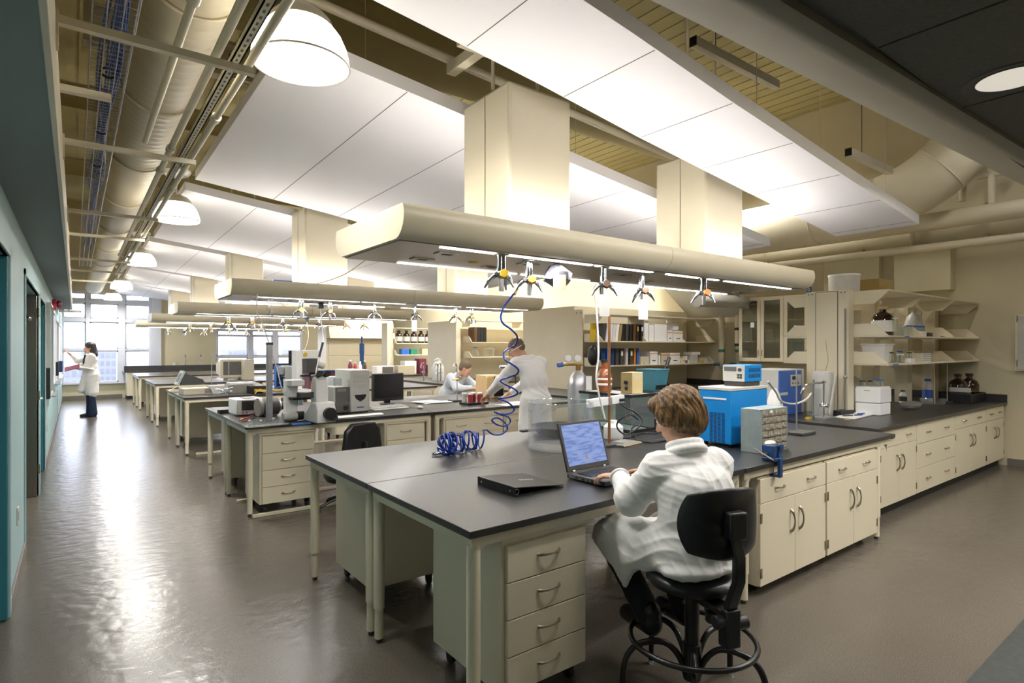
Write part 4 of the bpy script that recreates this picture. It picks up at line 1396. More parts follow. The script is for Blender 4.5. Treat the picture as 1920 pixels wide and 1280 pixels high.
for k, us, kc in ((2, (428, 473, 530, 598, 648, 682), ('yellow', 'orange', 'charcoal', 'brown', 'orange', 'yellow')), (3, (356, 395, 440, 490, 536, 565), ('yellow', 'orange', 'charcoal', 'orange', 'yellow', 'brown')), (4, (315, 346, 383, 430, 462), ('yellow', 'charcoal', 'orange', 'yellow', 'orange'))):
    for i, (u, kk) in enumerate(zip(us, kc)):
        p = Py(u, 600, HY[k] - 0.05)
        turret('%s knobbed gas turret under the %s boom, %s from its aisle end' % ({'charcoal': 'dark'}.get(kk, kk), BOOM[k], NUM[i]), p[0], p[1], U1, 0.3 * i, kk)
p = Pz(601, 568, 2.16)
t = thing('drop_socket', 'black power socket hung under the second boom on a white cord', 'socket', (p[0], p[1], 2.163))
MB().box(-0.03, -0.03, -0.07, 0.03, 0.03, 0).build('body', 'black', t, bevel=0.004)
pl = smooth_path([(0, 0, -0.07), (0.02, 0.02, -0.25), (0.03, 0.0, -0.5), (-0.04, 0.03, -0.8), (-0.05, 0, -0.95)], 5)
MB().tube(pl, 0.006, 6).build('cord', 'whitep', t)
MB().cyl((0.03, 0, -0.48), (-0.01, 0.02, -0.66), 0.014).build('connector', 'charcoal', t)
p = Pz(575, 575, 2.16)
t = thing('drop_socket', 'small black power socket hung under the third boom', 'socket', (Py(575, 600, 10.7)[0], 10.7, 2.163))
MB().box(-0.03, -0.03, -0.08, 0.03, 0.03, 0).build('body', 'black', t, bevel=0.004)
MB().tube(smooth_path([(0, 0, -0.08), (0.03, 0, -0.3), (0.0, 0, -0.5), (-0.12, 0, -0.75)], 4), 0.006, 5).build('cord', 'manila', t)
# service pole between second boom and bench
p = Pz(505, 790, TOP)
t = thing('service_pole', 'tall grey service pole between the second boom and its bench', 'pole', (p[0], p[1], TOP))
MB().box(-0.028, -0.024, 0, 0.028, 0.024, 0.80).build('lower_pole', 'alu', t, bevel=0.006)
MB().cyl((-0.014, 0, 0.80), (-0.014, 0, 1.29), 0.013).cyl((0.014, 0, 0.8), (0.014, 0, 1.29), 0.013).build('clear_tube', 'glass_jar', t)
MB().box(-0.030, -0.026, 0.775, 0.030, 0.026, 0.80).build('collar', 'charcoal', t)
MB().tube(smooth_path([(-0.09, 0.1, 1.29), (-0.10, 0.08, 1.1), (-0.05, 0.05, 0.98), (0.06, -0.035, 0.55), (0.12, -0.05, 0.3), (0.24, -0.1, 0.02)], 5), 0.006, 6).build('cord', 'whitep', t)
# cord over the top of the second boom, blue tape
single('cable', MB().tube(smooth_path([Py(542, 541, 6.7), Py(575, 535, 6.6), Py(612, 527, 6.45), Py(650, 512, 6.3), Py(686, 487, 6.2)], 6), 0.006, 6), 'tan', 'tan cord climbing from the top of the second boom', 'cord')
single('tape_strip', MB().box(0, 0, 0, 0.20, 0.05, 0.012), 'bluetape', 'blue tape strip on the top edge of the second boom', 'tape', (Pz(500, 532, 2.33)[0], HY[1] - 0.42, 2.339))

# ------------------------------------------------------------ blue coiled hose
hp = [(967, 546), (952, 565), (942.5, 580), (939, 596), (944, 607), (958, 617), (969.5, 630), (967, 645), (953, 654), (944, 661), (947, 674), (961, 683), (972, 693), (968, 702), (951, 708), (938, 713),
      (950, 722), (966, 730), (970, 738), (955, 744.5), (935, 747), (952, 754), (964, 766), (958, 774), (940, 776.5), (927.5, 772), (938, 777), (952, 781), (957, 790), (948, 798), (932, 796), (922, 787), (934, 783.5), (947, 793), (951, 804), (940, 814), (924, 814), (913, 806)]
pts = []
for i, (u, v) in enumerate(hp):
    y = 2.99 + 0.5 * min(1, max(0, (v - 700) / 110.0))
    y += 0.045 * sin(i * pi / 3.2)
    pts.append(Py(u, v, y))
c0, c1 = Pz(905, 841, TOP), Pz(848, 851, TOP)
pts2 = []
turns = 9
for i in range(turns * 14):
    a = i / (turns * 14)
    f = a
    cx = c0[0] + (c1[0] - c0[0]) * f ** 0.8
    cy = c0[1] + (c1[1] - c0[1]) * f
    r = 0.066 + 0.006 * sin(i * 0.37)
    q = 2 * pi * i / 14 + pi / 2
    tilt = 0.03 * sin(i * 0.11)
    pts2.append((cx + 0.012 * cos(q) + tilt * cos(q), cy + r * cos(q), TOP + 0.008 + r + r * sin(q)))
e = Pz(822, 853, TOP)
cx, cy = c1[0], c1[1]
pts3 = []
for i in range(15 * 8):
    q = 2 * pi * i / 15
    n_ = i / 15
    tl = radians(20 + 14 * n_)
    r = 0.082 + 0.006 * sin(n_ * 2.3)
    x, y = r * cos(q), r * sin(q)
    pts3.append((cx - 0.03 + 0.010 * sin(n_ * 2.1) + x * cos(0.25 * n_) - y * cos(tl) * sin(0.25 * n_), cy + x * sin(0.25 * n_) + y * cos(tl) * cos(0.25 * n_), max(TOP + 0.008, TOP + 0.070 + y * sin(tl))))
ht = thing('coiled_hose', 'blue coiled air hose hanging from the boom and heaped on the nearest bench', 'hose', (c1[0], c1[1], TOP))
O = Vector((c1[0], c1[1], TOP))
P_ = smooth_path(pts, 4) + smooth_path([pts[-1], pts2[0]], 4)[1:-1] + pts2 + smooth_path([pts2[-1], pts3[0]], 3)[1:-1] + pts3 + smooth_path([pts3[-1], (e[0] + 0.05, e[1], TOP + 0.02), (e[0], e[1], TOP + 0.016)], 4)[1:]
MB().tube([Vector(p) - O for p in P_], 0.0062, 8).build('hose', 'blue_hose', ht)
MB().cyl(Vector(e) - O + Vector((0.03, 0, 0.016)), Vector(e) - O + Vector((-0.05, -0.01, 0.014)), 0.011).build('fitting', 'chrome', ht)
MB().cyl(Vector(pts[0]) - O + Vector((0.02, 0.01, 0.02)), Vector(pts[0]) - O + Vector((-0.012, 0, -0.02)), 0.011).build('fitting', 'brass', ht)

# ------------------------------------------------------------ nearest bench: laptop, binder, jar, tank ...
t = thing('laptop', 'open grey laptop the seated woman types on', 'laptop', (2.26, 2.16, TOP + 0.001), radians(2))
W_, D_ = 0.36, 0.29
MB().box(0, 0, 0.004, W_, D_, 0.030).build('base', 'charcoal', t, bevel=0.005)
b = MB()
for r in range(5):
    for c in range(14):
        b.box(0.035 + c * 0.021, 0.13 + r * 0.023, 0.0295, 0.053 + c * 0.021, 0.149 + r * 0.023, 0.0335)
b.build('keyboard', 'black', t)
MB().box(0.13, 0.02, 0.0295, 0.23, 0.09, 0.031).build('touchpad', 'dgrey', t, bevel=0.001)
b = MB()
for i, (y, w) in enumerate(((0.03, 0.05), (0.10, 0.018), (0.13, 0.018), (0.17, 0.03), (0.22, 0.05))):
    b.box(-0.001, y, 0.010, 0.002, y + w, 0.022)
b.build('port', 'grey', t)
lid = MB()
TM = Matrix.Translation((0, D_ - 0.005, 0.034)) @ Matrix.Rotation(radians(-17), 4, 'X')
lid.xf(TM).box(0, -0.006, 0, W_, 0.010, 0.285).build('lid', 'charcoal', t, bevel=0.004)
M['lcd'] = bpy.data.materials.new('laptop_screen')
M['lcd'].use_nodes = True
nt = M['lcd'].node_tree
bs = nt.nodes['Principled BSDF']
tc = nt.nodes.new('ShaderNodeTexCoord')
mp = nt.nodes.new('ShaderNodeMapping')
mp.inputs['Scale'].default_value = (9, 9, 55)
nz_ = nt.nodes.new('ShaderNodeTexNoise')
nz_.inputs['Scale'].default_value = 1.6
cr = nt.nodes.new('ShaderNodeValToRGB')
cr.color_ramp.elements[0].color = (0.075, 0.115, 0.27, 1)
cr.color_ramp.elements[1].color = (0.13, 0.18, 0.35, 1)
cr.color_ramp.elements[0].position = 0.38
cr.color_ramp.elements[1].position = 0.55
for a, c in ((tc.outputs['Object'], mp.inputs['Vector']), (mp.outputs['Vector'], nz_.inputs['Vector']), (nz_.outputs['Fac'], cr.inputs['Fac']), (cr.outputs['Color'], bs.inputs['Emission Color']), (cr.outputs['Color'], bs.inputs['Base Color'])):
    nt.links.new(a, c)
bs.inputs['Emission Strength'].default_value = 0.62
bs.inputs['Roughness'].default_value = 0.3
MB().xf(TM).box(0.018, -0.0075, 0.030, W_ - 0.018, -0.0055, 0.268).build('screen', 'lcd', t)
MB().xf(TM).box(0.17, -0.0085, 0.055, 0.182, -0.0072, 0.075).build('screen_icon', 'orange', t)
for x in (0.04, W_ - 0.06):
    MB().cyl((x, D_ - 0.006, 0.034), (x + 0.02, D_ - 0.006, 0.034), 0.008).build('hinge', 'alu', t)

t = thing('ring_binder', 'black ring binder lying shut on the nearest bench corner', 'binder', (1.765, 2.30, TOP + 0.001), radians(1))
b = MB()
b.add([(0, 0, 0), (0.33, 0.0, 0), (0.34, 0.35, 0), (0, 0.33, 0), (0, 0, 0.004), (0.33, 0, 0.004), (0.34, 0.35, 0.004), (0, 0.33, 0.004)], [(0, 3, 2, 1), (4, 5, 6, 7), (0, 1, 5, 4), (1, 2, 6, 5), (2, 3, 7, 6), (3, 0, 4, 7)])
b.build('cover', 'black', t)
b = MB()
b.add([(0, 0, 0.044), (0.33, 0.0, 0.010), (0.34, 0.35, 0.010), (0, 0.33, 0.044), (0, 0, 0.048), (0.33, 0, 0.014), (0.34, 0.35, 0.014), (0, 0.33, 0.048)], [(0, 3, 2, 1), (4, 5, 6, 7), (0, 1, 5, 4), (1, 2, 6, 5), (2, 3, 7, 6), (3, 0, 4, 7)])
b.build('cover', 'black', t)
MB().box(-0.004, 0, 0, 0.002, 0.33, 0.048).build('spine', 'black_vinyl', t, bevel=0.002)
for y in (0.04, 0.29):
    MB().cyl((-0.0055, y, 0.024), (-0.003, y, 0.024), 0.006, n=12).build('rivet', 'chrome', t)
MB().tube([(0.012 + 0.014 * cos(a), 0.008, 0.022 + 0.014 * sin(a)) for a in [2 * pi * i / 14 for i in range(14)]], 0.0015, 5, closed=True).build('ring', 'chrome', t)
b = MB()
for i in range(5):
    b.xf(Matrix.Translation((0.165 + 0.02 * i, 0.172 + 0.003 * (i % 2), 0.0312 - 0.0021 * i)) @ Matrix.Rotation(radians(6), 4, 'Y'))
    b.box(0, 0, 0, 0.015, 0.004, 0.0008).box(0.003, -0.010, 0, 0.007, 0.012, 0.0008)
b.build('cover_print', 'lgrey', t)

t = thing('acrylic_jar', 'big clear open cylinder jar behind the laptop', 'jar', (2.93, 3.25, TOP + 0.001))
MB().lathe([(0.0, 0.0), (0.25, 0.0), (0.25, 0.34), (0.243, 0.345), (0.237, 0.34), (0.237, 0.014), (0.0, 0.014)], n=64, close=False).build('wall', 'glass_jar', t)
MB().tube([(0.2435 * cos(a), 0.2435 * sin(a), 0.343) for a in [2 * pi * i / 64 for i in range(64)]], 0.005, 6, closed=True).build('rim', 'glass_tint', t)
t = thing('black_pan', 'shallow black pan on the bench behind the clear jar', 'pan', (3.35, 3.72, TOP + 0.001))
MB().lathe([(0.0, 0), (0.20, 0), (0.25, 0.07), (0.262, 0.075), (0.24, 0.06), (0.19, 0.012), (0.0, 0.012)], n=40, close=False).build('pan', 'black', t)
MB().box(-0.44, -0.025, 0.055, -0.24, 0.025, 0.075).build('handle', 'black', t, bevel=0.008)

# glass tank with dark rims, apparatus in and on it
TX0, TX1, TY0, TY1, TZ = 3.87, 4.19, 3.39, 4.03, 1.205
t = thing('glass_tank', 'rectangular glass tank with black rims behind the seated woman', 'tank', (TX0, TY0, TOP + 0.001))
w, d, h = TX1 - TX0, TY1 - TY0, TZ - TOP
b = MB()
for q in ((0, 0, 0.006, d), (w - 0.006, 0, w, d), (0.006, 0, w - 0.006, 0.006), (0.006, d - 0.006, w - 0.006, d)):
    b.box(q[0], q[1], 0.02, q[2], q[3], h - 0.02)
b.build('pane', 'glass_tint', t)
for z in (0.0, h - 0.025):
    MB().box(-0.006, -0.006, z, w + 0.006, 0.012, z + 0.025).box(-0.006, d - 0.012, z, w + 0.006, d + 0.006, z + 0.025).box(-0.006, 0.012, z, 0.012, d - 0.012, z + 0.025).box(w - 0.012, 0.012, z, w + 0.006, d - 0.012, z + 0.025).build('rim', 'black', t, bevel=0.002)
MB().box(0, 0, 0.004, w, d, 0.016).build('floor_plate', 'lgrey', t)
MB().box(0.012, 0.012, h - 0.012, w - 0.012, d - 0.012, h - 0.004).build('lid', 'lgrey', t)
for i in range(4):
    MB().tube(smooth_path([(0.16 + i * 0.03, 0.2, h - 0.03), (0.16 + i * 0.03, 0.2, 0.12), (0.18, 0.22, 0.08)], 4), 0.006, 6).build('heating_tube', 'copper', t)
t = thing('control_box', 'tan control box with a bronze dial panel standing on the glass tank', 'control box', (3.95, 3.44, TZ + 0.002), radians(8))
MB().box(0, 0, 0, 0.17, 0.12, 0.19).build('case', 'tan', t, bevel=0.003)
MB().box(-0.004, 0.002, 0.002, 0.0, 0.118, 0.188).build('dial_panel', 'bronze', t)
MB().cyl((-0.004, 0.06, 0.10), (-0.022, 0.06, 0.10), 0.017).build('dial', 'black', t)
MB().box(-0.009, 0.045, 0.03, -0.004, 0.075, 0.06).build('switch', 'black', t)
MB().box(0.02, -0.0015, 0.14, 0.15, 0, 0.165).build('vent', 'beige', t)
t = thing('rust_bottle', 'rust coloured bottle with white tape bands on the glass tank', 'bottle', (3.97, 3.80, TZ + 0.002))
MB().lathe([(0, 0), (0.066, 0), (0.07, 0.01), (0.07, 0.15), (0.055, 0.19), (0.032, 0.215), (0.032, 0.27), (0, 0.27)], n=24).build('body', 'rust_liq', t)
for z in (0.06, 0.11):
    MB().lathe([(0.0708, z), (0.0712, z + 0.004), (0.0712, z + 0.016), (0.0708, z + 0.02)], n=24, close=False).build('tape_band', 'whitep', t)
MB().cyl((0, 0, 0.27), (0, 0, 0.30), 0.036).build('cap', 'black', t)
t = thing('equipment_box', 'grey equipment box between the glass tank and the blue chiller', 'equipment', (4.25, 3.42, TOP + 0.001))
MB().box(0, 0, 0, 0.62, 0.50, 0.325).build('case', 'charcoal', t, bevel=0.004)
MB().box(-0.004, -0.004, 0.325, 0.624, 0.504, 0.335).build('top_plate', 'charcoal', t)
t = thing('plastic_bin', 'teal plastic bin with slotted sides on the grey equipment box', 'bin', (4.29, 3.46, TOP + 0.338))
b = MB().add([(0.02, 0.02, 0), (0.18, 0.02, 0), (0.18, 0.2, 0), (0.02, 0.2, 0), (0, 0, 0.2), (0.2, 0, 0.2), (0.2, 0.22, 0.2), (0, 0.22, 0.2)], [(0, 3, 2, 1), (0, 1, 5, 4), (1, 2, 6, 5), (2, 3, 7, 6), (3, 0, 4, 7), (4, 5, 6, 7)])
b.build('body', 'tealbin', t, bevel=0.004)
MB().box(-0.006, -0.006, 0.196, 0.206, 0.226, 0.208).build('rim', 'tealbin', t, bevel=0.002)
b = MB()
for i in range(10):
    b.box(0.026 + i * 0.0155, 0.006, 0.02, 0.033 + i * 0.0155, 0.016, 0.06)
b.build('slot', 'black', t)
p = Py(1292, 727, 3.75)
t = thing('tripod_head', 'folded black tripod clamp standing on the grey equipment box', 'tripod', (4.66, 3.68, TOP + 0.338))
b = MB()
b.tube([(0.16, 0, 0.0), (0.02, 0, 0.09), (0.08, 0, 0.24)], 0.014, 8).tube([(-0.12, 0.08, 0.0), (0.0, 0, 0.08)], 0.014, 8).tube([(-0.10, -0.10, 0.0), (0.0, 0, 0.08)], 0.014, 8).tube([(-0.06, 0, 0.07), (0.11, 0, 0.19)], 0.012, 8)
b.build('legs', 'black_metal', t)
MB().ball((0.0, 0, 0.09), 0.035).build('joint', 'black', t)
MB().cyl((0.07, 0, 0.22), (0.12, 0, 0.31), 0.018).build('grip', 'black', t)

# copper rod stand with power strip, white gas tube
t = thing('clamp_stand', 'copper rod clamp stand on the nearest bench behind the laptop', 'clamp stand', (3.26, 3.07, TOP + 0.001))
MB().box(-0.10, -0.06, 0, 0.10, 0.06, 0.016).build('base', 'charcoal', t, bevel=0.002)
MB().cyl((0, 0, 0.016), (0, 0, 0.99), 0.011, n=12).build('rod', 'copper', t)
MB().xf(Matrix.Rotation(radians(-3), 4, 'Y')).box(-0.21, -0.03, 0.315, -0.02, 0.02, 0.375).box(0.02, -0.03, 0.315, 0.16, 0.02, 0.375).build('power_strip', 'whitep', t, bevel=0.004)
MB().box(-0.03, -0.025, 0.31, 0.03, 0.025, 0.37).build('clamp', 'grey', t, bevel=0.003)
for x in (0.09, 0.12):
    MB().cyl((x, -0.045, 0.345), (x, -0.03, 0.345), 0.012).build('plug', 'black', t)
w = [Py(*q, 3.0) for q in ((1113, 540), (1118, 575), (1121, 625), (1122, 668), (1118, 705), (1122, 735), (1128, 760), (1134, 785))]
single('gas_tube', MB().tube(smooth_path(w, 6), 0.007, 8), 'whitep', 'white flexible tube hanging from the brown gas turret to the copper rod', 'tube')
cords = [[(1160, 757), (1172, 764), (1190, 772), (1203, 786), (1198, 800), (1175, 814), (1160, 806), (1157, 794), (1168, 782), (1182, 777), (1196, 786)],
         [(1182, 822), (1184, 805), (1192, 797), (1210, 800), (1225, 808), (1240, 803)]]
for i, c in enumerate(cords):
    pp = [Py(u, v, 3.02 + 0.03 * sin(k * 1.3)) for k, (u, v) in enumerate(c)]
    pp = [(x, y, max(z, TOP + 0.008)) for x, y, z in pp]
    single('cable', MB().tube(smooth_path(pp, 6), 0.0065, 6), 'black', ('black cord looping up in the air behind the laptop', 'black cord rising in a small arch behind the seated woman')[i], 'cord')
for i, c in enumerate(([(1140, 812), (1160, 821), (1182, 819), (1205, 812), (1232, 812), (1250, 804)], [(1188, 812), (1196, 824), (1220, 829), (1246, 826), (1270, 822)])):
    pp = [Pz(u, v, TOP + 0.007) for u, v in c]
    single('cable', MB().tube(smooth_path(pp, 6), 0.0065, 6), 'black', ('black cord lying along the bench under the tank', 'black cord lying nearest the woman on the bench')[i], 'cord')
p = Pz(1168, 832, TOP + 0.001)
t = thing('notebook', 'thin grey closed notebook lying on the bench by the copper rod', 'notebook', p, radians(10))
MB().box(-0.13, -0.09, 0, 0.13, 0.09, 0.014).build('cover', 'grey', t, bevel=0.004)
MB().box(-0.128, -0.092, 0.003, 0.128, -0.088, 0.011).build('pages', 'tan', t)
t = thing('plastic_jug', 'white plastic jug on the bench in front of the glass tank', 'jug', (*Pz(1150, 822, TOP)[:2], TOP + 0.001))
MB().lathe([(0, 0), (0.075, 0), (0.08, 0.01), (0.08, 0.10), (0.05, 0.125), (0.0, 0.125)], n=24).build('body', 'whitep', t)
MB().cyl((0, 0, 0.125), (0, 0, 0.15), 0.03).build('cap', 'whitep', t)

# blue chiller with controller
CX0, CX1, CY0, CY1 = 3.885, 4.39, 2.43, 2.71
t = thing('chiller', 'large bright blue chiller cabinet with grey top on the nearest bench', 'chiller', (CX0, CY0, TOP + 0.001))
w, d, h = CX1 - CX0, CY1 - CY0, 0.425
MB().box(0, 0, 0.025, w, d, h).build('cabinet', 'blue', t, bevel=0.006)
MB().box(-0.004, -0.004, h, w + 0.004, d + 0.004, h + 0.022).build('top_plate', 'lgrey', t, bevel=0.003)
MB().box(-0.003, 0.04, 0.355, 0.0, 0.24, 0.368).build('grip_slot', 'whitep', t)
b = MB()
for c in range(4):
    for r in range(22):
        b.box(-0.0025, 0.055 + c * 0.034, 0.03 + r * 0.0105, 0.001, 0.079 + c * 0.034, 0.0355 + r * 0.0105)
b.build('vent_slots', 'blue_dark', t)
for x in (0.04, w - 0.04):
    for y in (0.04, d - 0.04):
        MB().cyl((x, y, 0), (x, y, 0.026), 0.016).build('foot', 'rubber', t)
t = thing('chiller_controller', 'small blue controller with a grey display face on the chiller top', 'controller', (4.13, 2.475, TOP + 0.449))
MB().box(0.0, 0.0, 0.0, 0.23, 0.17, 0.035).build('stand', 'charcoal', t, bevel=0.004)
MB().box(0.0, -0.01, 0.035, 0.24, 0.18, 0.165).build('case', 'blue', t, bevel=0.005)
MB().box(-0.008, -0.008, 0.037, 0.0, 0.178, 0.163).build('face', 'lgrey', t, bevel=0.002)
MB().box(-0.010, 0.06, 0.115, -0.007, 0.165, 0.150).build('display', 'dgrey', t)
MB().cyl((-0.008, 0.03, 0.128), (-0.016, 0.03, 0.128), 0.014).build('knob', 'charcoal', t)
for i in range(4):
    MB().box(-0.011, 0.012 + 0.022 * (i % 2), 0.060 + 0.020 * (i // 2), -0.007, 0.030 + 0.022 * (i % 2), 0.076 + 0.020 * (i // 2)).build('button', 'charcoal', t)
b = MB()
for r in range(2):
    for c in range(9):
        b.box(0.05 + c * 0.019, -0.0115, 0.065 + r * 0.045, 0.06 + c * 0.019, -0.009, 0.095 + r * 0.045)
b.build('vent_slots', 'blue_dark', t)

# parts cabinet
t = thing('parts_cabinet', 'small metal parts cabinet with rows of clear drawers beside the chiller', 'parts cabinet', (3.85, 2.172, TOP + 0.001))
w, d, h = 0.358, 0.16, 0.312
MB().box(0, 0.012, 0, w, d, h).build('shell', 'galv', t, bevel=0.002)
MB().box(0, 0, 0, 0.008, 0.012, h).box(w - 0.008, 0, 0, w, 0.012, h).box(0, 0, h - 0.008, w, 0.012, h).box(0, 0, 0, w, 0.012, 0.006).build('front_frame', 'galv', t)
M['drawer_clear'] = mat('smoky_clear_drawer', (0.30, 0.27, 0.22), 0.18, tint=(0.11, 0.095, 0.075), noise=0.4, nscale=42)
for r in range(6):
    for c in range(4):
        x0, z0 = 0.011 + c * 0.0845, 0.010 + r * 0.0495
        o = MB().box(x0, 0.0, z0, x0 + 0.081, 0.011, z0 + 0.045).build('drawer', 'drawer_clear', t, bevel=0.002)
        MB().box(x0 + 0.02, -0.007, z0 + 0.010, x0 + 0.06, 0, z0 + 0.016).build('pull', 'drawer_clear', o)
MB().box(0.113, -0.001, 0.283, 0.145, 0.0, 0.301).build('label_card', 'paper', t)

# bench vise clamped on the edge
t = thing('bench_vise', 'small blue bench vise clamped to the nearest bench edge', 'vise', (3.70, 2.0, TOP + 0.001))
MB().box(-0.05, -0.035, 0.0, 0.05, 0.06, 0.022).prism([(-0.035, 0.02), (0.035, 0.02), (0.028, 0.06), (0.04, 0.075), (0.04, 0.11), (-0.04, 0.11), (-0.04, 0.075), (-0.028, 0.06)], 'x', 0.0, 0.05).build('fixed_jaw', 'blue_dark', t, bevel=0.004)
MB().prism([(-0.035, 0.03), (0.035, 0.03), (0.04, 0.075), (0.04, 0.11), (-0.04, 0.11), (-0.04, 0.075)], 'x', -0.085, -0.035).build('moving_jaw', 'blue_dark', t, bevel=0.004)
MB().box(-0.04, -0.035, 0.10, -0.034, 0.035, 0.118).box(0.0, -0.035, 0.10, -0.006, 0.035, 0.118).build('jaw_plate', 'alu', t)
MB().cyl((-0.16, 0, 0.055), (0.0, 0, 0.055), 0.010).build('screw', 'steel', t)
MB().cyl((-0.14, -0.07, 0.03), (-0.14, 0.06, 0.085), 0.006).build('handle', 'steel', t)
MB().box(-0.018, -0.050, -0.105, 0.018, -0.03, 0.02).box(-0.018, -0.03, -0.105, 0.018, 0.03, -0.088).build('clamp_arm', 'blue_dark', t, bevel=0.003)
MB().cyl((0, 0.01, -0.14), (0, 0.01, -0.04), 0.007).build('clamp_screw', 'steel', t)
MB().ball((-0.015, 0.02, 0.115), (0.05, 0.03, 0.018)).build('rag', 'manila', t)


def ring_stand(label, p, h, bw=0.20, bd=0.12, rod='alu', off=0.0, plate='charcoal'):
    t = thing('ring_stand', label, 'ring stand', p)
    MB().box(-bw / 2, -bd / 2, 0, bw / 2, bd / 2, 0.022).build('base', plate, t, bevel=0.003)
    MB().cyl((off, 0, 0.022), (off, 0, h), 0.0065, n=10).build('rod', rod, t)
    return t


p = Pz(1500, 813, TOP + 0.001)
ring_stand('ring stand with a dark square base at the inner end of the nearest bench', p, 0.56, 0.24, 0.16, off=-0.06)
single('coolant_tube', MB().tube(smooth_path([Py(1440, 715, 2.62), Py(1455, 735, 2.7), Py(1465, 752, 2.7), Py(1490, 757, 2.72), Py(1512, 748, 2.74), Py(1521, 737, 2.75)], 5), 0.009, 8), 'milky', 'pale coolant tube curling away from the chiller', 'tube')
t = thing('wash_flask', 'white bagged flask standing behind the parts cabinet', 'flask', (*Pz(1452, 782, TOP)[:2], TOP + 0.001))
MB().lathe([(0, 0), (0.085, 0), (0.09, 0.02), (0.085, 0.14), (0.045, 0.27), (0.02, 0.31), (0, 0.31)], n=20).build('body', 'whitep', t)
b = MB()
for i in range(3):
    b.box(-0.02 + 0.02 * i, -0.082, 0.14 + 0.01 * i, -0.012 + 0.02 * i, -0.078, 0.17 + 0.01 * i)
b.build('print', 'dgrey', t)
def boxthing(name, label, cat, p, dims, m, rz=0.0, part='body', bevel=0.004, group=None):
    t = thing(name, label, cat, p, rz, group)
    MB().box(0, 0, 0, *dims).build(part, m, t, bevel=bevel)
    return t


def bottle(name, label, p, r, h, m, cap=None, neck=0.45, group=None, lab=None, cat='bottle'):
    t = thing(name, label, cat, p, 0, group)
    MB().lathe([(0, 0), (r * 0.95, 0), (r, 0.008), (r, h * 0.58), (r * 0.8, h * 0.72), (r * neck, h * 0.82), (r * neck, h * 0.95), (0, h * 0.95)], n=20).build('body', m, t)
    if cap:
        MB().cyl((0, 0, h * 0.9), (0, 0, h), r * neck * 1.25, n=16).build('cap', cap, t)
    if lab:
        MB().lathe([(r * 1.01, h * 0.14), (r * 1.015, h * 0.16), (r * 1.015, h * 0.5), (r * 1.01, h * 0.52)], n=20, close=False).build('label_band', lab, t)
    return t


def jar(name, label, p, r, h, m='glass', lid=None, lh=0.02, group=None, cat='jar'):
    t = thing(name, label, cat, p, 0, group)
    MB().lathe([(0, 0), (r, 0), (r, h), (r * 0.93, h), (r * 0.93, 0.006), (0, 0.006)], n=24, close=False).build('body', m, t)
    if lid:
        MB().cyl((0, 0, h), (0, 0, h + lh), r * 1.06, n=24).build('lid', lid, t)
    return t


def P0(u, v, z=TOP):
    p = Pz(u, v, z)
    return (p[0], p[1], z + 0.001)


# ------------------------------------------------------------ second bench row
t = thing('power_supply', 'white bench power supply with a dark display at the aisle end of the second row', 'power supply', P0(444, 781), radians(4))
MB().box(0, 0, 0.012, 0.28, 0.32, 0.185).build('case', 'whitep', t, bevel=0.012)
MB().box(0.006, -0.006, 0.02, 0.274, 0.0, 0.178).build('front_panel', 'lgrey', t, bevel=0.002)
MB().box(0.05, -0.009, 0.062, 0.235, -0.005, 0.165).build('display', 'black', t)
MB().box(0.08, 0.02, 0.185, 0.20, 0.2, 0.192).build('lid_panel', 'dgrey', t)
for x in (0.06, 0.10, 0.19, 0.23):
    MB().cyl((x, -0.006, 0.04), (x, -0.02, 0.04), 0.008).build('terminal', 'red' if x < 0.12 else 'black', t)
boxthing('adapter', 'black mains adapter beside the white power supply', 'adapter', P0(412, 776), (0.12, 0.07, 0.045), 'black', 0.2)
t = thing('camera_optics', 'dark cylindrical camera head coupled to the white microscope', 'camera', P0(506, 779), radians(8))
MB().cyl((-0.10, 0, 0.10), (0.08, 0, 0.10), 0.095, n=28).build('camera_body', 'charcoal', t, bevel=0.006)
MB().cyl((-0.135, 0, 0.10), (-0.10, 0, 0.10), 0.10, n=28).build('end_ring', 'grey', t)
MB().cyl((0.08, 0, 0.10), (0.11, 0, 0.10), 0.06, n=24).build('flange', 'alu', t)
MB().cyl((0.11, 0, 0.10), (0.20, 0, 0.10), 0.045, n=24).build('lens_tube', 'black', t)
MB().cyl((0.20, 0, 0.10), (0.30, 0, 0.10), 0.048, n=24).build('coupler', 'milky', t)
MB().box(-0.08, -0.05, 0, 0.06, 0.05, 0.02).build('foot', 'dgrey', t)
t = thing('photo_tube', 'pale ribbed side tube lying in front of the camera head', 'tube', P0(552, 789), radians(6))
MB().cyl((-0.12, 0, 0.05), (0.02, 0, 0.05), 0.042, n=20).build('tube', 'milky', t)
MB().cyl((0.02, 0, 0.05), (0.09, 0, 0.05), 0.047, n=20).build('end_cap', 'black', t)
# inverted microscope
t = thing('microscope', 'white inverted microscope with black eyepieces on the second bench row', 'microscope', P0(597, 789), radians(5))
MB().prism([(-0.20, 0), (0.18, 0), (0.18, 0.06), (0.08, 0.09), (-0.05, 0.20), (-0.16, 0.20), (-0.20, 0.12)], 'x', -0.10, 0.10).build('base', 'whitep', t, bevel=0.012)
MB().prism([(-0.11, 0.05), (0.03, 0.05), (0.03, 0.36), (0.0, 0.44), (-0.06, 0.46), (-0.10, 0.42)], 'x', -0.07, 0.06).build('arm', 'whitep', t, bevel=0.014)
for x in (-0.035, 0.045):
    o = MB().cyl((x, 0.02, 0.44), (x, -0.10, 0.48), 0.026, n=16).build('eyepiece', 'black', t)
    MB().cyl((x, -0.10, 0.48), (x, -0.125, 0.488), 0.032, n=16).build('eyecup', 'rubber', o)
MB().box(-0.06, -0.03, 0.40, 0.08, 0.06, 0.47).build('eyepiece_head', 'black', t, bevel=0.01)
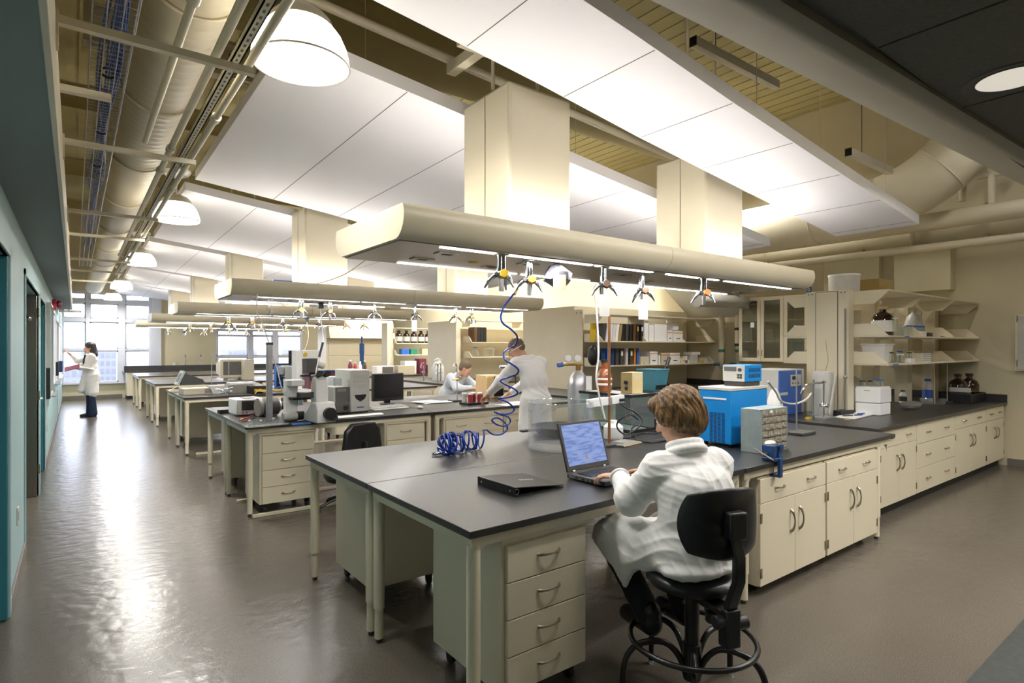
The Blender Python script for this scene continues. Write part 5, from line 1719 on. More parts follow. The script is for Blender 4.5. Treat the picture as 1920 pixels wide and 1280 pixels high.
MB().cyl((-0.09, -0.115, 0.10), (-0.09, -0.16, 0.10), 0.001).cyl((0.02, -0.20, 0.09), (0.02, -0.25, 0.09), 0.062, n=24).build('focus_knob', 'black', t)
MB().cyl((0.07, -0.19, 0.045), (0.07, -0.235, 0.045), 0.032, n=20).build('fine_knob', 'charcoal', t)
MB().box(-0.24, 0.05, 0.22, 0.02, 0.24, 0.245).build('stage', 'black', t, bevel=0.003)
MB().cyl((-0.13, 0.14, 0.16), (-0.13, 0.14, 0.22), 0.03).build('objective', 'chrome', t)
MB().box(-0.26, 0.17, 0.0, -0.14, 0.26, 0.42).box(-0.26, 0.05, 0.36, -0.12, 0.2, 0.42).build('lamp_pillar', 'whitep', t, bevel=0.008)
MB().box(-0.21, -0.05, 0.245, -0.02, 0.04, 0.30).build('condenser_box', 'charcoal', t, bevel=0.006)
# clutter around the microscope
sh = P0(640, 782)
single('paper_sheet', MB().add([(0, 0, 0), (0.62, 0.02, 0.001), (0.66, 0.19, 0.001), (0.02, 0.17, 0), (0, 0, 0.003), (0.62, 0.02, 0.004), (0.66, 0.19, 0.004), (0.02, 0.17, 0.003)], [(0, 3, 2, 1), (4, 5, 6, 7), (0, 1, 5, 4), (1, 2, 6, 5), (2, 3, 7, 6), (3, 0, 4, 7)]),
       'paper', 'long white paper sheet along the edge in front of the grey power supplies', 'paper', (sh[0] - 0.15, sh[1] - 0.07, sh[2]))
p = P0(505, 797)
t = thing('glassware_tray', 'clear tray of small glassware near the service pole foot', 'tray', p, 0.1)
MB().box(-0.22, -0.07, 0, 0.16, 0.07, 0.004).box(-0.22, -0.07, 0.004, 0.16, -0.066, 0.016).box(-0.22, 0.066, 0.004, 0.16, 0.07, 0.016).build('tray', 'bag', t)
rr = random.Random(9)
for i in range(9):
    jar('vial', 'tiny glass vial in the clear tray by the service pole', (p[0] - 0.18 + i * 0.037, p[1] + rr.uniform(-0.04, 0.04), p[2] + 0.005), 0.011, rr.uniform(0.035, 0.07), 'glass', 'whitep' if i % 3 == 0 else None, 0.01, group='vials in the clear tray', cat='vial')
boxthing('folder', 'blue folder at the bench edge in front of the white microscope', 'folder', P0(550, 798), (0.18, 0.05, 0.014), 'bluetape', 0.08)
for i, (m, pts) in enumerate((('red', [(450, 785), (462, 783), (470, 780), (478, 776)]), ('black', [(455, 790), (466, 787), (474, 784), (482, 779)]), ('orange', [(449, 787), (457, 784), (463, 783)]))):
    single('test_lead', MB().tube(smooth_path([Pz(u, v, TOP + 0.007) for u, v in pts], 5), 0.006, 6), m, ('red', 'black', 'orange')[i] + ' test lead lying in front of the white power supply', 'cable')
# stacked supplies, PC, screen, keyboard
p = P0(628, 776)
t = thing('power_unit', 'lower grey power unit with a round dial beside the computer tower', 'power unit', p, radians(6))
MB().box(0, 0, 0.006, 0.25, 0.30, 0.115).build('case', 'grey', t, bevel=0.005)
MB().box(0.008, -0.005, 0.012, 0.242, 0, 0.11).build('front_panel', 'dgrey', t)
MB().cyl((0.13, -0.005, 0.06), (0.13, -0.02, 0.06), 0.028, n=20).build('dial', 'black', t)
t = thing('power_unit', 'upper grey instrument stacked on the dialled power unit', 'power unit', (p[0], p[1], p[2] + 0.118), radians(4))
MB().box(-0.02, 0, 0.0, 0.25, 0.30, 0.185).build('case', 'lgrey', t, bevel=0.006)
MB().box(0.005, -0.005, 0.006, 0.245, 0, 0.18).build('front_panel', 'dgrey', t)
MB().box(0.02, -0.008, 0.13, 0.13, -0.004, 0.165).build('display', 'grey', t)
MB().cyl((0.20, -0.005, 0.06), (0.20, -0.03, 0.06), 0.022).build('switch', 'whitep', t)
jar('cup', 'small white cup on top of the stacked grey instruments', (p[0] + 0.16, p[1] + 0.08, p[2] + 0.305), 0.04, 0.075, 'whitep', cat='cup')
jar('beaker', 'clear beaker beside the white cup on the grey instruments', (p[0] + 0.06, p[1] + 0.08, p[2] + 0.305), 0.045, 0.09, 'glass', cat='beaker')
t = thing('tip_box', 'pale striped tip box standing behind the grey instruments', 'box', (p[0] + 0.02, p[1] + 0.36, TOP + 0.001))
MB().box(0, 0, 0, 0.24, 0.2, 0.40).build('box', 'coat_blue', t, bevel=0.004)
p = P0(656, 774)
t = thing('computer_tower', 'white computer tower beside the black monitor on the second row', 'computer', p, radians(3))
MB().box(0, 0, 0, 0.235, 0.42, 0.49).build('case', 'lgrey', t, bevel=0.008)
MB().prism([(0, 0.01), (0.235, 0.01), (0.235, 0.48), (0.21, 0.49), (0.025, 0.49), (0, 0.48)], 'y', -0.025, 0.0).build('bezel', 'milky', t, bevel=0.008)
for z in (0.40, 0.345, 0.29):
    MB().box(0.035, -0.028, z, 0.20, -0.024, z + 0.045).build('drive_bay', 'lgrey', t, bevel=0.002)
MB().prism(arc(0.118, 0.205, 0.07, 200, 340, 10) + [(0.19, 0.205), (0.046, 0.205)], 'y', -0.029, -0.024).build('vent_mouth', 'black', t)
MB().box(0.103, -0.029, 0.125, 0.13, -0.024, 0.15).build('badge', 'charcoal', t)
MB().box(0.075, -0.029, 0.055, 0.165, -0.024, 0.067).build('sticker', 'bluetape', t)
MB().box(0.085, -0.030, 0.05, 0.15, -0.024, 0.055).build('sticker', 'orange', t)
p = P0(727, 757)
t = thing('monitor', 'black flat monitor on the second bench row in front of the grey chair', 'monitor', p, radians(4))
MB().lathe([(0, 0), (0.11, 0), (0.10, 0.012), (0, 0.016)], n=28).build('foot', 'black', t)
MB().box(-0.04, 0.0, 0.01, 0.04, 0.04, 0.09).build('stand', 'black', t, bevel=0.004)
MB().box(-0.225, -0.03, 0.045, 0.225, 0.03, 0.405).build('housing', 'black', t, bevel=0.008)
M['screen_off'] = mat('dark_screen', (0.004, 0.004, 0.005), 0.22, noise=0.1)
MB().box(-0.205, -0.0325, 0.085, 0.205, -0.029, 0.39).build('screen', 'screen_off', t)
p = P0(703, 771)
t = thing('keyboard', 'cream keyboard in front of the black monitor', 'keyboard', p, radians(8))
MB().prism([(0, 0), (0.17, 0), (0.17, 0.035), (0, 0.016)], 'x', 0, 0.48).build('body', 'milky', t, bevel=0.004)
b = MB()
for r in range(5):
    for c in range(18):
        b.box(0.015 + c * 0.0252, 0.025 + r * 0.026, 0.02 + r * 0.003, 0.036 + c * 0.0252, 0.046 + r * 0.026, 0.030 + r * 0.0032)
b.build('keys', 'milky', t)
t = thing('mouse', 'pale computer mouse right of the cream keyboard', 'mouse', P0(788, 766))
MB().ball((0, 0, 0.016), (0.032, 0.055, 0.022)).build('body', 'milky', t)
rr = random.Random(2)
for i in range(3):
    single('paper_sheet', MB().box(-0.17, -0.11, 0, 0.17, 0.11, 0.006), 'paper', ('lowest sheet of the loose papers right of the keyboard', 'middle sheet of the loose papers right of the keyboard', 'top sheet of the loose papers right of the keyboard')[i], 'paper',
           (P0(808, 755)[0] + (0.0, 0.09, -0.04)[i], P0(808, 755)[1] + (0, -0.04, 0.05)[i], TOP + 0.001 + 0.0072 * i), (0.1, -0.15, 0.2)[i])
p = P0(857, 752)
t = ring_stand('ring stand with a clamp behind the loose papers on the second row', p, 0.50, 0.22, 0.14, 'alu', 0.0)
MB().cyl((-0.08, 0, 0.30), (0.05, 0, 0.30), 0.008).ball((0, 0, 0.30), 0.02).build('clamp', 'brass', t)
t = thing('book', 'black book under the red cups on the second row', 'book', P0(878, 760), radians(4))
MB().box(0, 0, 0, 0.34, 0.20, 0.028).build('cover', 'black', t, bevel=0.003)
for i, (dx, dy, m) in enumerate(((0.03, 0.14, 'milky'), (0.10, 0.10, 'red'), (0.17, 0.14, 'maroon'), (0.24, 0.09, 'red'), (0.29, 0.15, 'bluetape'))):
    q = P0(878, 760)
    jar('sample_cup', ('milky sample cup', 'front red sample cup', 'maroon sample cup', 'red sample cup beside the hand', 'blue lidded sample cup')[i] + ' on the black book', (q[0] + dx, q[1] + dy, TOP + 0.031), 0.033, 0.10, m, 'whitep' if m != 'bluetape' else 'bluetape', 0.02, cat='cup')
t = thing('wooden_case', 'open pale wooden case with a dark front standing on the second row', 'case', P0(912, 746), radians(-6))
MB().box(0, 0.0, 0, 0.30, 0.34, 0.33).build('case', 'wood', t, bevel=0.004)
MB().box(0.125, -0.008, 0.02, 0.29, 0.0, 0.31).build('dark_front', 'screen_off', t)
MB().box(0.0, -0.016, 0, 0.12, 0.0, 0.31).build('door', 'wood', t, bevel=0.003)
for i in range(2):
    q = P0(948, 757)
    single('paper_sheet', MB().add([(-0.2, 0, 0.004), (0.15, 0, 0.004), (0.15, 0.24, 0.004), (-0.2, 0.24, 0.004), (-0.2, -0.1, -0.07), (0.06, -0.12, -0.09), (-0.2, 0, 0), (0.15, 0, 0), (0.15, 0.24, 0), (-0.2, 0.24, 0), (-0.2, -0.1, -0.074), (0.06, -0.12, -0.094)][:4] + [(-0.2, 0, 0), (0.15, 0, 0), (0.15, 0.24, 0), (-0.2, 0.24, 0)], [(0, 1, 2, 3), (7, 6, 5, 4), (0, 4, 5, 1), (1, 5, 6, 2), (2, 6, 7, 3), (3, 7, 4, 0)]), 'paper',
           ('white paper at the bench edge under the standing man\'s sleeve', 'white paper beside the standing man\'s coat on the second row')[i], 'paper', (q[0] + 0.02 + 0.26 * i, 5.90 + 0.10 * i, TOP + 0.001 + 0.005 * i), 0.1 - 0.2 * i)


# swivel chairs seen by their backs
def lab_chair(label, x, y, rz, hb, m='black_vinyl', wb=0.42):
    t = thing('swivel_chair', label, 'chair', (x, y, 0), rz)
    poly = [(-wb / 2 + 0.02, 0.0), (wb / 2 - 0.02, 0.0), (wb / 2, 0.06), (wb / 2 - 0.03, 0.26), (wb / 2 - 0.10, 0.33), (-wb / 2 + 0.10, 0.33), (-wb / 2 + 0.03, 0.26), (-wb / 2, 0.06)]
    MB().prism([(a, hb + c) for a, c in poly], 'y', -0.26, -0.20).build('backrest', m, t, bevel=0.022)
    MB().lathe([(0, hb - 0.26), (0.20, hb - 0.26), (0.225, hb - 0.22), (0.22, hb - 0.19), (0, hb - 0.17)], n=28).build('seat', m, t)
    MB().tube([(0, -0.05, hb - 0.27), (0, -0.27, hb - 0.27), (0, -0.285, hb - 0.1), (0, -0.27, hb + 0.14)], 0.022, 8).build('back_bar', 'black_metal', t)
    MB().cyl((0, 0, 0.08), (0, 0, hb - 0.26), 0.028).build('column', 'black_metal', t)
    for k in range(5):
        a = 2 * pi * k / 5 + 0.3
        o = MB().tube([(0, 0, 0.13), (0.15 * cos(a), 0.15 * sin(a), 0.11), (0.29 * cos(a), 0.29 * sin(a), 0.055)], 0.016, 8).build('leg', 'black_metal', t)
        MB().cyl((0.29 * cos(a) - 0.012, 0.29 * sin(a), 0.028), (0.29 * cos(a) + 0.012, 0.29 * sin(a), 0.028), 0.028, n=14).build('caster', 'rubber', o)
    return t


q = Py(697, 815, 5.50)
lab_chair('black swivel chair tucked under the front of the second row', q[0] - 0.22, 5.60, radians(18), 0.56, wb=0.48)
q = Pz(788, 745, TOP)
lab_chair('grey backed swivel chair on the far side of the second row', q[0] + 0.12, 8.62, radians(186), 0.78, 'charcoal', 0.40)
# black chair caster foot peeking behind the nearest bench's left leg is part of the first chair

# ------------------------------------------------------------ third and fourth rows
t = thing('chart_recorder', 'low beige chart recorder at the aisle end of the third row', 'recorder', P0(344, 741), radians(3))
MB().box(0, 0, 0, 0.58, 0.36, 0.10).build('case', 'beige', t, bevel=0.006)
MB().box(0.30, -0.004, 0.02, 0.56, 0.0, 0.085).build('front_panel', 'grey', t)
t = thing('opened_instrument', 'tilted opened instrument with bare electronics on the third row', 'instrument', P0(340, 733), radians(10))
MB().xf(Matrix.Translation((0, 0.2, 0.10)) @ Matrix.Rotation(radians(24), 4, 'Y')).box(0, 0, 0, 0.03, 0.2, 0.26).build('front_plate', 'galv', t)
MB().xf(Matrix.Translation((0, 0.2, 0.10)) @ Matrix.Rotation(radians(24), 4, 'Y')).box(-0.004, 0.04, 0.05, 0.0, 0.16, 0.21).build('display', 'dgrey', t)
MB().prism([(0.06, 0.10), (0.46, 0.10), (0.42, 0.17), (0.12, 0.30)], 'y', 0.22, 0.38).build('circuit_block', 'charcoal', t)
b = MB()
rr = random.Random(8)
for i in range(10):
    x = rr.uniform(0.1, 0.38)
    b.box(x, 0.22 + rr.uniform(0, 0.1), 0.16, x + 0.03, 0.26 + rr.uniform(0.02, 0.1), 0.33 - x * 0.35)
b.build('components', 'galv', t)
MB().tube(smooth_path([(0.0, 0.1, 0.1), (-0.12, 0.0, 0.05), (-0.2, -0.05, 0.01), (-0.1, -0.2, 0.006)], 5), 0.006, 5).build('cord', 'tan', t)
t = thing('basin', 'white plastic basin on the third row behind the beige recorder', 'basin', P0(414, 737))
MB().add([(-0.13, -0.1, 0), (0.13, -0.1, 0), (0.13, 0.1, 0), (-0.13, 0.1, 0), (-0.19, -0.15, 0.13), (0.19, -0.15, 0.13), (0.19, 0.15, 0.13), (-0.19, 0.15, 0.13)], [(0, 3, 2, 1), (0, 1, 5, 4), (1, 2, 6, 5), (2, 3, 7, 6), (3, 0, 4, 7)]).build('body', 'whitep', t)
boxthing('instrument', 'grey rack instrument right of the white basin on the third row', 'instrument', P0(430, 738), (0.36, 0.3, 0.14), 'grey', 0.05)
boxthing('instrument', 'black rack instrument with loose cables on the third row', 'instrument', P0(470, 738), (0.24, 0.3, 0.12), 'black', 0.05)
boxthing('instrument', 'white flat instrument lying on the grey rack instrument', 'instrument', (P0(430, 738)[0] + 0.02, P0(430, 738)[1] + 0.02, TOP + 0.143), (0.4, 0.26, 0.03), 'whitep', 0.05)
ring_stand('tall ring stand behind the white basin on the third row', P0(397, 722), 0.62, 0.18, 0.12)
ring_stand('ring stand with a tube beside the grey rack instrument', P0(429, 728), 0.60, 0.18, 0.12)
t = thing('clamp_heap', 'heap of metal clamps in front of the white basin', 'clamps', P0(424, 741))
b = MB()
rr = random.Random(12)
for i in range(7):
    a = rr.uniform(0, pi)
    x, y = rr.uniform(-0.08, 0.08), rr.uniform(-0.04, 0.05)
    b.cyl((x - 0.07 * cos(a), y - 0.05 * sin(a), 0.02 + i * 0.012), (x + 0.07 * cos(a), y + 0.05 * sin(a), 0.03 + i * 0.014), 0.011, n=8)
single('metal_clamps', b, 'alu', 'heap of metal clamps in front of the white basin on the third row', 'clamps', P0(424, 741), kind='stuff')
bpy.data.objects.remove(t)
t = thing('crt_monitor', 'old beige tube monitor on the fourth row', 'monitor', P0(436, 712), radians(8))
MB().box(-0.26, 0, 0.05, 0.26, 0.06, 0.47).build('bezel', 'beige', t, bevel=0.012)
MB().prism([(0.06, 0.06), (0.42, 0.14), (0.42, 0.38), (0.06, 0.46)], 'x', -0.22, 0.22).build('tube_housing', 'beige', t, bevel=0.01)
MB().box(-0.20, -0.004, 0.11, 0.20, 0.0, 0.42).build('screen', 'dgrey', t)
MB().lathe([(0, 0), (0.16, 0), (0.13, 0.04), (0, 0.055)], (0, 0.15, 0), n=24).build('foot', 'beige', t)
t = thing('computer_tower', 'beige computer tower right of the old tube monitor', 'computer', P0(458, 712), radians(8))
MB().box(0, 0, 0, 0.22, 0.42, 0.46).build('case', 'beige', t, bevel=0.006)
for z in (0.38, 0.32, 0.24):
    MB().box(0.02, -0.004, z, 0.20, 0, z + 0.045).build('drive_bay', 'lgrey', t)
t = thing('open_computer', 'opened computer with bare boards and cables on the far half of the third row', 'computer', P0(512, 727), radians(-25))
MB().box(0, 0.1, 0, 0.04, 0.45, 0.40).box(0.04, 0.4, 0, 0.34, 0.45, 0.40).box(0.04, 0.1, 0, 0.34, 0.40, 0.01).box(0.32, 0.1, 0, 0.34, 0.4, 0.4).build('case', 'blue_mid', t)
b = MB()
rr = random.Random(6)
for i in range(26):
    x, z = rr.uniform(0.05, 0.28), rr.uniform(0.02, 0.36)
    b.box(x, 0.3 - rr.uniform(0, 0.12), z, x + rr.uniform(0.02, 0.07), 0.4, z + rr.uniform(0.02, 0.05))
b.build('circuit_boards', 'galv', t)
MB().cyl((0.24, 0.2, 0.31), (0.24, 0.16, 0.31), 0.05, n=20).build('fan', 'black', t)
MB().box(0.05, 0.14, 0.24, 0.16, 0.3, 0.38).build('drive', 'alu', t)
b = MB()
for i in range(16):
    x = rr.uniform(-0.28, 0.28)
    b.tube(smooth_path([(x, rr.uniform(-0.1, 0.1), 0.01 + 0.003 * i), (x + rr.uniform(-0.2, 0.2), rr.uniform(-0.12, 0.12), 0.02 + rr.uniform(0, 0.06)), (x + rr.uniform(-0.2, 0.2), rr.uniform(-0.1, 0.1), 0.01 + 0.003 * i)], 5), 0.006, 5)
q = P0(512, 737)
single('yellow_cables', b, 'yellow', 'tangle of yellow and dark cables in front of the opened computer', 'cables', (q[0] + 0.1, q[1], q[2]), kind='stuff')
boxthing('printer', 'grey upright instrument case right of the opened computer', 'instrument', P0(548, 729), (0.20, 0.4, 0.40), 'grey', 0.05)
t = thing('monitor', 'small black monitor seen against the far low windows', 'monitor', (*Py(556, 700, 15.2)[:2], TOP + 0.001), radians(10))
MB().box(-0.10, -0.03, 0, 0.10, 0.12, 0.02).build('foot', 'black', t)
MB().box(-0.03, 0, 0.02, 0.03, 0.04, 0.4).build('stand', 'black', t)
MB().box(-0.22, -0.03, 0.33, 0.22, 0.0, 0.66).build('housing', 'screen_off', t, bevel=0.006)
q = P0(574, 737)
t = thing('upright_microscope', 'tall white microscope column with a yellow button on the third row', 'microscope', q, radians(6))
MB().box(-0.16, -0.05, 0, 0.16, 0.26, 0.06).build('base', 'whitep', t, bevel=0.008)
MB().box(-0.16, 0.0, 0.06, -0.06, 0.2, 0.70).box(-0.06, 0.0, 0.56, 0.25, 0.16, 0.70).build('column', 'whitep', t, bevel=0.012)
MB().cyl((-0.02, -0.004, 0.63), (-0.02, -0.02, 0.63), 0.035, n=18).build('button', 'yellow', t)
MB().box(0.0, -0.03, 0.33, 0.18, 0.14, 0.56).build('optics_block', 'charcoal', t, bevel=0.008)
MB().cyl((0.20, 0.02, 0.48), (0.31, 0.02, 0.44), 0.06, n=18).build('side_port', 'milky', t)
MB().box(-0.10, -0.06, 0.27, 0.26, 0.16, 0.30).build('stage', 'black', t, bevel=0.003)
q = P0(594, 735)
t = thing('conical_flask', 'conical flask of amber liquid beside the tall white microscope', 'flask', q)
MB().lathe([(0, 0), (0.125, 0), (0.13, 0.02), (0.09, 0.20), (0, 0.20)], n=24).build('liquid', 'amber_liq', t)
MB().lathe([(0.092, 0.20), (0.04, 0.34), (0.036, 0.42), (0.042, 0.43)], n=24, close=False).build('neck', 'glass', t)
q = P0(602, 737)
t = thing('amber_case', 'dark cabinet with an amber tinted window behind the conical flask', 'cabinet', (q[0] - 0.12, q[1] + 0.22, TOP + 0.001))
MB().box(0, 0, 0, 0.5, 0.3, 0.33).build('case', 'maroon', t, bevel=0.004)
MB().box(0.02, -0.006, 0.03, 0.28, 0.0, 0.30).build('window', 'amber_liq', t)
MB().box(-0.01, -0.01, 0.33, 0.51, 0.31, 0.36).build('top_board', 'blue_dark', t)
rr = random.Random(1)
for i, (u, v, r, h, m, lb) in enumerate(((612, 699, 0.06, 0.34, 'maroon', 'maroon squeeze bottle on the third island end'), (618, 700, 0.05, 0.28, 'red', 'red capped bottle on the third island end'), (624, 700, 0.055, 0.30, 'whitep', 'white bottle on the third island end'), (630, 699, 0.05, 0.32, 'brown', 'brown bottle on the third island end'))):
    q = Pz(u, v, TOP)
    bottle('squeeze_bottle', lb.replace('third', 'fourth'), (6.06 + 0.14 * i, 15.4, TOP + 0.001), r, h + 0.05, m, 'whitep')
t = thing('dispenser', 'tall blue dispenser bottle on the fourth island end', 'dispenser', (6.52, 15.7, TOP + 0.001))
MB().cyl((0, 0, 0), (0, 0, 0.55), 0.06).cyl((0, 0, 0.55), (0, 0, 0.85), 0.07).cyl((0, 0, 0.85), (0, 0, 1.05), 0.025).build('body', 'blue_dark', t)
t = thing('benchtop_meter', 'white and dark benchtop meter behind the computer tower', 'meter', (6.35, 14.3, TOP + 0.001))
MB().box(0, 0, 0, 0.5, 0.3, 0.24).build('case', 'whitep', t, bevel=0.006)
MB().box(0.16, -0.006, 0.02, 0.48, 0, 0.22).build('display', 'dgrey', t)
boxthing('oscilloscope', 'grey instrument with a coiled cable right of the benchtop meter', 'instrument', (6.92, 14.2, TOP + 0.001), (0.5, 0.3, 0.24), 'beige')

# taps and carboy at the third island end
for i, (x, y) in enumerate(((6.12, 11.3), (6.1, 10.65), (6.32, 10.9), (6.5, 10.55))):
    t = thing('lab_tap', 'chrome swan neck tap at the third island end, %s from the left' % NUM[i], 'tap', (x, y, TOP + 0.001))
    MB().cyl((0, 0, 0), (0, 0, 0.30), 0.016).tube(smooth_path([(0, 0, 0.27), (0.0, 0, 0.36), (-0.03 - 0.03 * (i % 2), -0.05, 0.40), (-0.10, -0.08, 0.38), (-0.12, -0.09, 0.30)], 4), 0.013, 8).build('spout', 'chrome', t)
    MB().cyl((-0.045, 0, 0.20), (0.045, 0, 0.20), 0.008).build('valve', 'chrome', t)
t = thing('carboy', 'translucent white carboy standing by the taps of the third island', 'carboy', (6.45, 11.25, TOP + 0.001))
MB().lathe([(0, 0), (0.135, 0), (0.14, 0.02), (0.14, 0.30), (0.08, 0.40), (0.05, 0.43), (0.05, 0.47), (0, 0.47)], n=28).build('body', 'milky', t)
MB().tube([(0.04, 0, 0.40), (0.09, 0, 0.46), (0.0, 0, 0.5), (-0.09, 0, 0.46), (-0.04, 0, 0.40)], 0.012, 6).build('handle', 'milky', t)
t = thing('magnifier_lamp', 'white globe lamp on a dark clamp beyond the seated person', 'lamp', (6.35, 8.3, TOP + 0.001))
MB().box(-0.09, -0.06, 0, 0.09, 0.06, 0.02).cyl((0.03, 0, 0.02), (0.0, 0, 0.36), 0.014).build('stand', 'charcoal', t)
MB().cyl((-0.30, 0.05, 0.40), (0.02, -0.01, 0.38), 0.028).build('barrel', 'chrome', t)
MB().ball((0.09, -0.03, 0.375), 0.07).build('globe', 'milky', t)

# gas cylinder between the first two rows
t = thing('gas_cylinder', 'grey gas cylinder with twin gauges standing behind the glass tank', 'gas cylinder', (4.52, 4.73, 0))
MB().lathe([(0, 0), (0.115, 0), (0.118, 0.01), (0.118, 1.20), (0.10, 1.28), (0.05, 1.345), (0.035, 1.36), (0, 1.36)], n=32).build('body', 'alu', t)
MB().cyl((0, 0, 1.36), (0, 0, 1.42), 0.03).build('valve', 'brass', t)
MB().cyl((0.06, 0, 1.43), (-0.16, 0.08, 1.43), 0.018).build('regulator', 'brass', t)
for dx, dy in ((-0.03, -0.02), (-0.12, 0.04)):
    o = MB().cyl((dx, dy, 1.50), (dx - 0.02, dy - 0.025, 1.50), 0.042, n=24).build('gauge', 'lgrey', t)
    MB().cyl((dx - 0.02, dy - 0.025, 1.50), (dx - 0.022, dy - 0.0275, 1.50), 0.036, n=24).build('gauge_face', 'paper', o)
MB().cyl((-0.16, 0.08, 1.43), (-0.22, 0.10, 1.42), 0.026).build('knob', 'blue_mid', t)
MB().box(0.0, -0.126, 1.1, 0.09, -0.123, 1.3).build('paper_tag', 'paper', t)

# ------------------------------------------------------------ nearest island and its rack
IZ = TOP + 0.001
t = thing('blue_instrument', 'blue faced bench instrument with a small display behind the chiller', 'instrument', (6.15, 3.28, IZ))
MB().box(0, 0, 0, 0.58, 0.40, 0.50).build('case', 'lgrey', t, bevel=0.006)
MB().box(0.0, -0.012, 0.0, 0.50, 0.0, 0.49).build('face', 'blue_mid', t, bevel=0.004)
MB().box(0.24, -0.02, 0.31, 0.47, -0.012, 0.44).build('display_panel', 'lgrey', t, bevel=0.003)
MB().box(0.27, -0.023, 0.385, 0.38, -0.019, 0.425).build('display', 'black', t)
for i in range(3):
    MB().cyl((0.28 + 0.06 * i, -0.02, 0.345), (0.28 + 0.06 * i, -0.024, 0.345), 0.010).build('button', 'charcoal', t)
MB().box(0.02, -0.016, 0.22, 0.18, -0.011, 0.25).build('grip', 'lgrey', t)
t = thing('steel_dewar', 'pale grey cylinder standing left of the rack pylon', 'cylinder', (6.62, 3.02, IZ))
MB().lathe([(0, 0), (0.10, 0), (0.105, 0.01), (0.105, 0.45), (0.095, 0.48), (0, 0.48)], n=32).build('body', 'lgrey', t)
MB().cyl((-0.08, -0.10, 0.02), (-0.02, -0.145, 0.44), 0.012).build('hose', 'milky', t)
t = thing('distillation_rig', 'chrome rod lattice with glass tubing behind the parts cabinet', 'glassware rig', (6.05, 2.85, IZ))
for x, y in ((0, 0), (0.22, 0.0), (0.30, 0.14)):
    MB().cyl((x, y, 0), (x, y, 0.40), 0.010).build('rod', 'chrome', t)
MB().tube(smooth_path([(-0.22, 0.02, 0.28), (-0.18, 0, 0.36), (-0.05, 0, 0.38), (0.3, 0.02, 0.38)], 5), 0.012, 8).build('cross_bar', 'chrome', t)
MB().cyl((0.1, 0, 0.06), (0.1, 0, 0.32), 0.032).build('condenser', 'glass', t)
MB().cyl((-0.05, 0, 0.06), (-0.05, 0, 0.28), 0.04).build('column', 'glass', t)
MB().box(0.14, -0.05, 0, 0.40, 0.10, 0.018).build('base', 'alu', t)
MB().ball((0.24, 0, 0.14), (0.06, 0.05, 0.03)).build('clamp', 'chrome', t)
# dark tray with rod
p = Pz(1590, 779, TOP)
t = thing('rod_stand', 'black tray foot with a tall thin rod in front of the rack pylon', 'ring stand', (p[0], p[1], IZ), radians(-4))
MB().box(-0.14, 0, 0, 0.13, 0.12, 0.055).build('base', 'black', t, bevel=0.004)
MB().cyl((0.06, 0.06, 0.05), (0.06, 0.06, 1.18), 0.009, n=10).build('rod', 'grey', t)
MB().ball((0.06, 0.06, 0.42), 0.022).build('clamp', 'alu', t)
p = Pz(1607, 777, TOP)
for i in range(2):
    t = thing('foam_box', ('lower', 'upper')[i] + ' white foam box of the stacked pair under the nearest rack', 'box', (7.02, 2.596, IZ + 0.135 * i))
    MB().box(-0.006 * i, -0.006 * i, 0, 0.29 + 0.006 * i, 0.252, 0.13 + 0.03 * i).build('box', 'styro', t, bevel=0.008)
    if i:
        MB().box(0.0, 0.0, 0.16, 0.285, 0.245, 0.175).build('lid', 'styro', t, bevel=0.006)
        MB().box(-0.0075, 0.10, 0.13, -0.0055, 0.16, 0.14).build('sticker', 'tan', t)
zt = IZ + 0.135 + 0.178
for i, (dx, dy, r, h, lid) in enumerate(((0.06, 0.22, 0.028, 0.05, 'black'), (0.13, 0.17, 0.022, 0.05, 'black'), (0.14, 0.06, 0.036, 0.065, 'bluetape'), (0.23, 0.13, 0.03, 0.065, 'bluetape'))):
    jar('specimen_jar', ('short glass jar with a dark lid at the foam box corner', 'smaller glass jar with a dark lid on the foam boxes', 'glass jar with a wide blue lid on the foam boxes', 'glass jar with a blue lid at the back of the foam boxes')[i],
        (7.02 + dx, 2.596 + dy * 0.9, zt), r, h, 'glass', lid, 0.012)
t = thing('carboy', 'translucent round carboy behind the stacked foam boxes', 'carboy', (7.55, 3.10, IZ))
MB().lathe([(0, 0), (0.12, 0), (0.13, 0.02), (0.13, 0.26), (0.09, 0.36), (0.03, 0.40), (0, 0.40)], n=28).build('body', 'milky', t)
q = Pz(1672, 772, TOP)
t = thing('cup_stack', 'tilted stack of clear plastic trays right of the foam boxes', 'trays', (q[0], q[1] + 0.12, IZ))
for i in range(5):
    MB().xf(Matrix.Rotation(radians(2 * i), 4, 'Y')).box(0, 0, 0.045 * i, 0.17, 0.16, 0.045 * i + 0.038).build('tray', 'bag', t, bevel=0.006)
t = thing('film_bag', 'crumpled clear plastic bag lying on the island worktop', 'bag', (*Pz(1708, 766, TOP)[:2], IZ))
vs, fs, n = [], [], 18
rr = random.Random(21)
for j in range(7):
    for k in range(n):
        a = pi * j / 6
        vs.append((0.22 * cos(2 * pi * k / n) * sin(a) * rr.uniform(0.85, 1.1), 0.10 * sin(2 * pi * k / n) * sin(a) * rr.uniform(0.85, 1.1), 0.045 - 0.045 * cos(a) + rr.uniform(0, 0.012) * sin(a)))
for j in range(6):
    for k in range(n):
        fs.append((j * n + k, j * n + (k + 1) % n, (j + 1) * n + (k + 1) % n, (j + 1) * n + k))
MB().add(vs, fs).build('film', 'bag', t, ang=15)
bottle('chemical_bottle', 'white bottle with a black cap behind the crumpled bag', (*Pz(1693, 755, TOP)[:2], IZ), 0.045, 0.17, 'whitep', 'black', 0.5, lab='charcoal')
bottle('chemical_bottle', 'white bottle with a blue base band near the black tray', (9.45, 2.90, IZ), 0.065, 0.31, 'milky', 'bluetape', 0.5, lab='blue_mid')
